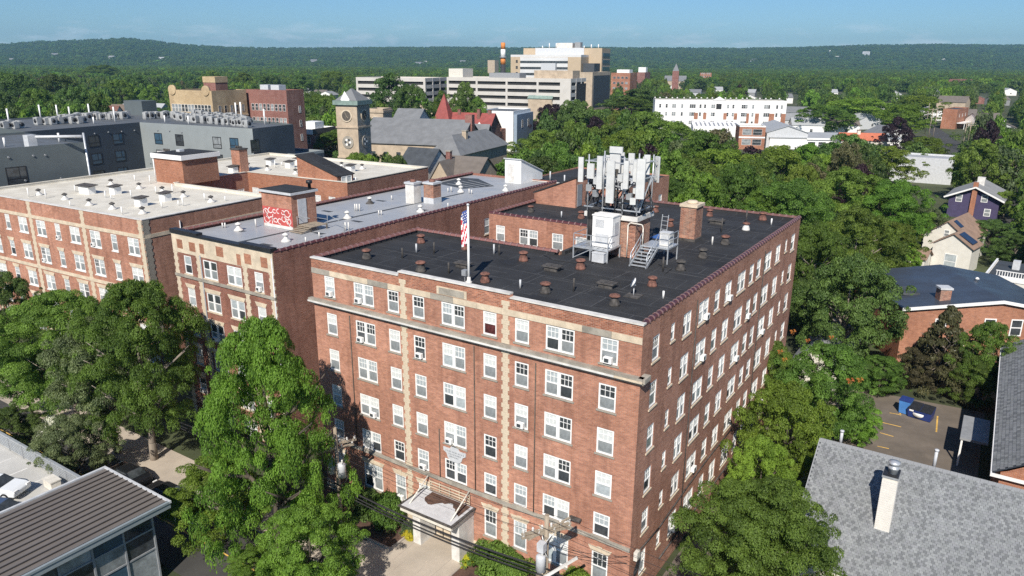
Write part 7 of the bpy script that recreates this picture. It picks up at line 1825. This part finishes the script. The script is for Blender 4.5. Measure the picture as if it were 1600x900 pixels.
fh_ = [(245, 146, 'white'), (210, 164, 'lgrey'), (188, 168, 'white'), (228, 163, 'grey'), (300, 151, 'white_dirty'), (262, 123, 'white'), (305, 118, 'brick_plum'), (285, 120, 'brick_plum'), (485, 138, 'white'), (505, 141, 'stone_tan'), (520, 143, 'white'), (440, 138, 'lgrey'), (150, 88, 'white_dirty'), (228, 92, 'white_dirty'), (300, 94, 'white_dirty'), (680, 99, 'white_dirty'), (668, 101, 'white_dirty'), (732, 98, 'lgrey'), (1150, 96, 'lgrey'), (1420, 95, 'white_dirty'), (90, 96, 'lgrey'), (520, 97, 'lgrey'),
       (1348, 112, 'lgrey'), (1060, 133, 'white'), (915, 130, 'white'), (1384, 158, 'lgrey'), (1410, 142, 'lgrey'), (1562, 126, 'white'), (1550, 128, 'lgrey'), (1535, 122, 'white'), (1240, 172, 'white'), (1270, 168, 'white'), (1255, 178, 'lgrey'), (1580, 150, 'grey'), (1185, 148, 'white'), (1240, 147, 'white'), (990, 132, 'white'), (945, 138, 'lgrey'), (560, 158, 'white'), (575, 150, 'white'), (470, 150, 'grey'), (635, 172, 'white'), (1222, 174, 'lgrey'), (1290, 186, 'white'), (1305, 178, 'lgrey'), (1345, 186, 'white'), (1336, 122, 'lgrey'), (1360, 128, 'white'), (1440, 122, 'white'), (1180, 140, 'grey'), (1130, 136, 'white'), (1095, 140, 'lgrey'), (1480, 168, 'white'), (1530, 172, 'grey'), (1572, 178, 'white'), (1590, 190, 'lgrey'), (1540, 148, 'brick_plum'), (1400, 128, 'brick_plum'), (1275, 132, 'stone_tan'), (1310, 140, 'white'), (1232, 128, 'white'), (1590, 138, 'white'), (1380, 178, 'lgrey'), (1425, 198, 'white'), (985, 150, 'white'), (940, 162, 'white'), (1012, 168, 'lgrey')]
FHL = ['white gabled house far among the trees', 'pale house deep in the wooded plain']
for i, (px, py, m) in enumerate(fh_):
    far = py < 108
    hh = 8.0 if not far else 10
    p = gnd(px, max(py, 103), hh); d = (p - CAM).dot(FW)
    if far: p, d = hill_hit(px, py, 10)
    th = R(random.uniform(0, 60)); k = 1.0 if not far else 2.0
    t = gable_house('far_house', 'pale house among the far trees', (p.x, p.y, p.z if far else 0), th, (15 if not far else 13) * k, (11 if not far else 9) * k, hh * .62 * k if far else hh * .62, hh * k if far else hh, m, random.choice(('slate', 'brown_roof', 'asph_grey', 'hall_grey')), random.choice('xy'))
    t['group'] = 'far houses among the trees'
    t['label'] = {'white': 'white gabled house far out among the trees', 'lgrey': 'pale grey house far out among the trees', 'grey': 'mid grey house far out among the trees', 'white_dirty': 'off white house far out among the trees', 'brick_plum': 'far brick mansion with grey roof among the trees', 'stone_tan': 'tan house far out among the trees'}[m]
    far_window(t, -6 * k, -.02, 1.5 * k, 1.4 * k, 1.6 * k, 0, 'white', 'pane_dark')
    foot_ = (p.x - 9, p.x + 9, p.y - 9, p.y + 9); BOX.append(foot_)

# ---------------------------------------------------------------- scattered trees: real objects near, one mass far out
CLEAR = [(255, 118, 478, 205, 215), (455, 183, 530, 232, 240), (520, 138, 582, 235, 210), (560, 178, 722, 240, 215), (700, 178, 832, 228, 305), (655, 218, 800, 285, 200), (553, 106, 918, 152, 420), (806, 62, 1022, 142, 700), (905, 138, 985, 172, 480), (1046, 96, 1122, 132, 900), (1018, 146, 1242, 205, 420), (1150, 185, 1265, 232, 340), (1190, 180, 1425, 226, 340), (1436, 128, 1522, 222, 560), (1390, 242, 1500, 285, 215), (1455, 275, 1600, 350, 175), (1425, 340, 1600, 435, 150), (0, 176, 512, 330, 240), (0, 240, 1260, 900, 130), (1255, 400, 1600, 900, 130), (635, 150, 705, 175, 340), (762, 60, 800, 122, 620), (840, 240, 960, 330, 150), (900, 225, 950, 265, 160), (1475, 110, 1520, 135, 850), (770, 135, 850, 175, 430), (1575, 210, 1600, 290, 190), (120, 150, 260, 185, 300)]
for px, py, m in fh_: CLEAR.append((px - 10, py - 5, px + 10, py + 8, 900 if py > 108 else 3000))
def blocked(p, H, Rr):
    for x0, x1, y0, y1 in BOX:
        if x0 - Rr * .6 < p.x < x1 + Rr * .6 and y0 - Rr * .6 < p.y < y1 + Rr * .6: return True
    x, yt, d = proj((p.x, p.y, H)); _, yb, _ = proj((p.x, p.y, H * .3)); w = Rr * FPX / d * .85
    for x0, y0, x1, y1, dm in CLEAR:
        if d < dm and x + w > x0 and x - w < x1 and yb > y0 and yt < y1: return True
    return False
cand = []
rs = random.Random(44)
grid = {}
def free(p, Rr, cell=14):
    i, j = int(p.x // cell), int(p.y // cell)
    for a in (-1, 0, 1):
        for b in (-1, 0, 1):
            for q, r_ in grid.get((i + a, j + b), ()):
                if (q - p).length < .62 * (r_ + Rr): return False
    grid.setdefault((i, j), []).append((p, Rr)); return True
for x, y, r_ in TREES: grid.setdefault((int(x // 14), int(y // 14)), []).append((Vector((x, y, 0)), r_))
NEARMAX = 900
k = 0
for _ in range(60000):
    d = math.sqrt(rs.uniform(110 ** 2, NEARMAX ** 2)); px = rs.uniform(-80, 1680)
    p = plain_pt(d, px); H_ = rs.uniform(9, 16); Rr = rs.uniform(4.2, 7.2)
    if blocked(p, H_, Rr) or not free(p, Rr): continue
    cand.append((d, p, H_, Rr))
cand.sort(key=lambda c: c[0])
for t in [o for o in S.objects if o.name.startswith('far_house') and o.type == 'EMPTY']:
    pass
marks = [(o.get('label'), o.name, proj(o.matrix_world.translation + Vector((0, 0, 6)))) for o in S.objects if o.type == 'EMPTY' and o.get('category') in CATS and o.name.split('.')[0] not in ('far_house',)]
fc = {}
for t in [o for o in S.objects if o.name.split('.')[0] == 'far_house' and o.type == 'EMPTY']:
    x, y, d = proj(t.location)
    best = min(marks, key=lambda m: (m[2][0] - x) ** 2 + (3 * (m[2][1] - y)) ** 2); nm = best[1].split('.')[0].replace('_', ' ')
    w_ = t['label'].split(' far')[0] if not t['label'].startswith('far') else 'brick mansion'
    rel = 'beyond' if d > best[2][2] else 'this side of'
    k_ = (w_, rel, nm); fc[k_] = fc.get(k_, 0) + 1
    t['label'] = 'far %s among trees, %s %s the %s' % (w_, 'first' if fc[k_] == 1 else 'second third fourth fifth sixth seventh eighth ninth tenth eleventh twelfth'.split()[fc[k_] - 2], rel, nm)
TINT = {'leaf_mid': 'mid green', 'leaf_dark': 'dark green', 'leaf_bright': 'bright green', 'leaf_lime': 'yellow green', 'leaf_olive': 'olive', 'leaf_grey': 'grey green', 'leaf_purple': 'purple'}
NTH = 'first second third fourth fifth sixth seventh eighth ninth tenth eleventh twelfth thirteenth fourteenth fifteenth sixteenth seventeenth eighteenth nineteenth twentieth'.split()
count = {}
IND = 232
stuff_pts = []
for i, (d, p, H_, Rr) in enumerate(cand):
    lf = rs.choices(('leaf_mid', 'leaf_dark', 'leaf_bright', 'leaf_lime', 'leaf_grey', 'leaf_olive', 'leaf_purple'), (40, 30, 14, 7, 5, 2, 1.2))[0]
    x, y, _ = proj((p.x, p.y, H_ * .7))
    if i < IND and -40 < x < 1640:
        best = min(marks, key=lambda m: (m[2][0] - x) ** 2 + (3 * (m[2][1] - y)) ** 2)
        nm = best[1].split('.')[0].replace('_', ' ')
        rel = 'beyond' if d > best[2][2] else 'this side of'
        sh = rs.choice(('round', 'broad', 'ragged')) if H_ < 13 else 'tall'
        key = (sh, TINT[lf], rel, nm); count[key] = count.get(key, 0) + 1
        o_ = count[key] - 1
        lab = '%s %s %s tree %s the %s' % (NTH[min(o_, 19)], sh, TINT[lf], rel, nm)
        t = thing('tree', lab, 'tree', (p.x, p.y, 0), rs.uniform(0, 6.28))
        inst('trunk', TK[i % 3], t, (0, 0, 0), 0, (H_ * .75, H_ * .75, H_ * .9))
        c = inst('crown', rs.choice(CR['mid'] if d < 190 else CR['far']), t, (0, 0, H_ * .16), 0, (Rr, Rr, H_ * .84))
        c.material_slots[0].link = 'OBJECT'; c.material_slots[0].material = M[lf]
    else: stuff_pts.append((p.x, p.y, 0, Rr, H_, lf))
for _ in range(46000):
    d = math.sqrt(rs.uniform(NEARMAX ** 2, 2700 ** 2)); px = rs.uniform(-60, 1660)
    p = plain_pt(d, px); Rr = rs.uniform(5.5, 11); H_ = rs.uniform(8, 15.5)
    if d < 1250 and blocked(p, H_, Rr): continue
    stuff_pts.append((p.x, p.y, 0, Rr, H_, rs.choices(('leaf_mid', 'leaf_dark', 'leaf_bright', 'leaf_lime'), (44, 42, 10, 4))[0]))
# hills with their own wood
b = MB(); PXS = list(range(-240, 1841, 26)); DS = [2350 + 110 * i for i in range(30)] + [5700, 6200, 6900, 7600]
v = []
for d in DS:
    for px in PXS:
        q = plain_pt(d, px); v.append((q.x, q.y, hill_z(px, d)))
n = len(PXS)
b.idx(v, [(j * n + i, j * n + i + 1, (j + 1) * n + i + 1, (j + 1) * n + i) for j in range(len(DS) - 1) for i in range(n - 1)], 0, True)
M['hill'] = plain('wooded_hillside', (.02, .036, .016), .95, .4, .02, .15)
tag(b.build('hills', M['hill']), kind='structure')
for _ in range(38000):
    px = rs.uniform(-120, 1720); d = math.sqrt(rs.uniform(2600 ** 2, 5350 ** 2))
    if d > ridge_d(px) + 60: continue
    q = plain_pt(d, px); Rr = rs.uniform(9, 20)
    stuff_pts.append((q.x, q.y, hill_z(px, d) - 2, Rr, rs.uniform(10, 22), rs.choices(('leaf_mid', 'leaf_dark', 'leaf_bright'), (26, 72, 2))[0]))
# two far clearings with buildings
for px, py, dd2, L_, h_, m, lb in ((1303, 87, 3600, 34, 26, 'lgrey', 'grey slab building on the wooded hillside'), (1262, 89, 3500, 26, 10, 'white', 'white building on the wooded hillside'), (1251, 82, 3600, 7, 16, 'white_dirty', 'white water tank on the hillside'), (235, 64.5, 4200, 30, 12, 'white', 'white building below the mast on the hilltop')):
    p, _d = hill_hit(px, py, 12); t = thing('hillside_building', lb, 'building', (p.x, p.y, p.z + 4), R(20))
    MB().box(-L_ / 2, L_ / 2, 0, 14, -20, h_).build('wall', M[m], t)
    MB().box(-L_ / 2, L_ / 2, 0, 14, h_ + .01, h_ + .6).build('roof', M['hall_grey'], t)
    for i in range(3): MB().box(-L_ * .4, L_ * .4, -.3, -.01, h_ * (.2 + .25 * i), h_ * (.32 + .25 * i)).build('window_band', M['pane_grey'], t)
for px, y0, y1, lb in ((254, 64, 54, 'thin mast on the hilltop'), (280, 66, 58, 'second thinner mast on the hilltop')):
    p = at_d(px, y0, 4200); h_ = at_d(px, y1, 4200).z - p.z
    t = thing('radio_mast', lb, 'mast', p); MB().tube((0, 0, -15), (0, 0, h_), 1.1, .5, 6).build('pole', M['grey'], t)
by = {}
for q in stuff_pts: by.setdefault(q[5], []).append(q)
allp = []
def forest(name, pts, leaf):
    me = bpy.data.meshes.new(name); me.vertices.add(len(pts))
    me.vertices.foreach_set('co', np.array([q[:3] for q in pts], dtype=np.float32).ravel())
    sc = np.array([(q[3], q[3], q[4]) for q in pts], dtype=np.float32)
    a = me.attributes.new('size', 'FLOAT_VECTOR', 'POINT'); a.data.foreach_set('vector', sc.ravel())
    a = me.attributes.new('turn', 'FLOAT_VECTOR', 'POINT'); tv = np.zeros((len(pts), 3), np.float32); tv[:, 2] = np.random.default_rng(5).uniform(0, 6.28, len(pts)); a.data.foreach_set('vector', tv.ravel())
    o = bpy.data.objects.new(name, me); COL.objects.link(o)
    src = []
    ng = bpy.data.node_groups.new(name, 'GeometryNodeTree')
    ng.interface.new_socket('Geometry', in_out='INPUT', socket_type='NodeSocketGeometry'); ng.interface.new_socket('Geometry', in_out='OUTPUT', socket_type='NodeSocketGeometry')
    N, Lk = ng.nodes, ng.links
    gi, go = N.new('NodeGroupInput'), N.new('NodeGroupOutput')
    join = N.new('GeometryNodeGeometryToInstance')
    for s in SRC:
        oi = N.new('GeometryNodeObjectInfo'); oi.inputs['Object'].default_value = s; oi.inputs['As Instance'].default_value = False; oi.transform_space = 'ORIGINAL'
        Lk.new(oi.outputs['Geometry'], join.inputs[0])
    ip = N.new('GeometryNodeInstanceOnPoints'); ip.inputs['Pick Instance'].default_value = True
    sz = N.new('GeometryNodeInputNamedAttribute'); sz.data_type = 'FLOAT_VECTOR'; sz.inputs['Name'].default_value = 'size'
    tr = N.new('GeometryNodeInputNamedAttribute'); tr.data_type = 'FLOAT_VECTOR'; tr.inputs['Name'].default_value = 'turn'
    sm = N.new('GeometryNodeSetMaterial'); sm.inputs['Material'].default_value = M[leaf]
    Lk.new(gi.outputs[0], ip.inputs['Points']); Lk.new(join.outputs[0], ip.inputs['Instance'])
    Lk.new(tr.outputs[0], ip.inputs['Rotation']); Lk.new(sz.outputs[0], ip.inputs['Scale'])
    Lk.new(ip.outputs[0], sm.inputs['Geometry']); Lk.new(sm.outputs[0], go.inputs[0])
    md = o.modifiers.new('wood', 'NODES'); md.node_group = ng
    return tag(o, kind='stuff')
SRC = []
for me in CR['far']:
    s_ = next((o for o in S.objects if o.data == me), None)
    if s_: SRC.append(s_)
NAMES = {'leaf_mid': 'mid_green_woods', 'leaf_dark': 'dark_green_woods', 'leaf_bright': 'bright_green_woods', 'leaf_lime': 'yellow_green_woods', 'leaf_grey': 'grey_green_woods', 'leaf_olive': 'olive_woods', 'leaf_purple': 'purple_woods'}
for lf, pts in by.items(): forest(NAMES[lf], pts, lf)

# ---------------------------------------------------------------- air
hz = MB().box(-9200, 9200, -9200, 9200, -1.6, 300).build('haze', [])
tag(hz, kind='stuff')
hm = bpy.data.materials.new('haze'); hm.use_nodes = True
hn = hm.node_tree.nodes; hn.remove(hn['Principled BSDF'])
pv_ = hn.new('ShaderNodeVolumePrincipled'); pv_.inputs['Color'].default_value = (.40, .74, 1.0, 1); pv_.inputs['Density'].default_value = 0.0001; pv_.inputs['Anisotropy'].default_value = 0.2
hm.node_tree.links.new(pv_.outputs[0], hn['Material Output'].inputs['Volume'])
hz.data.materials.append(hm)
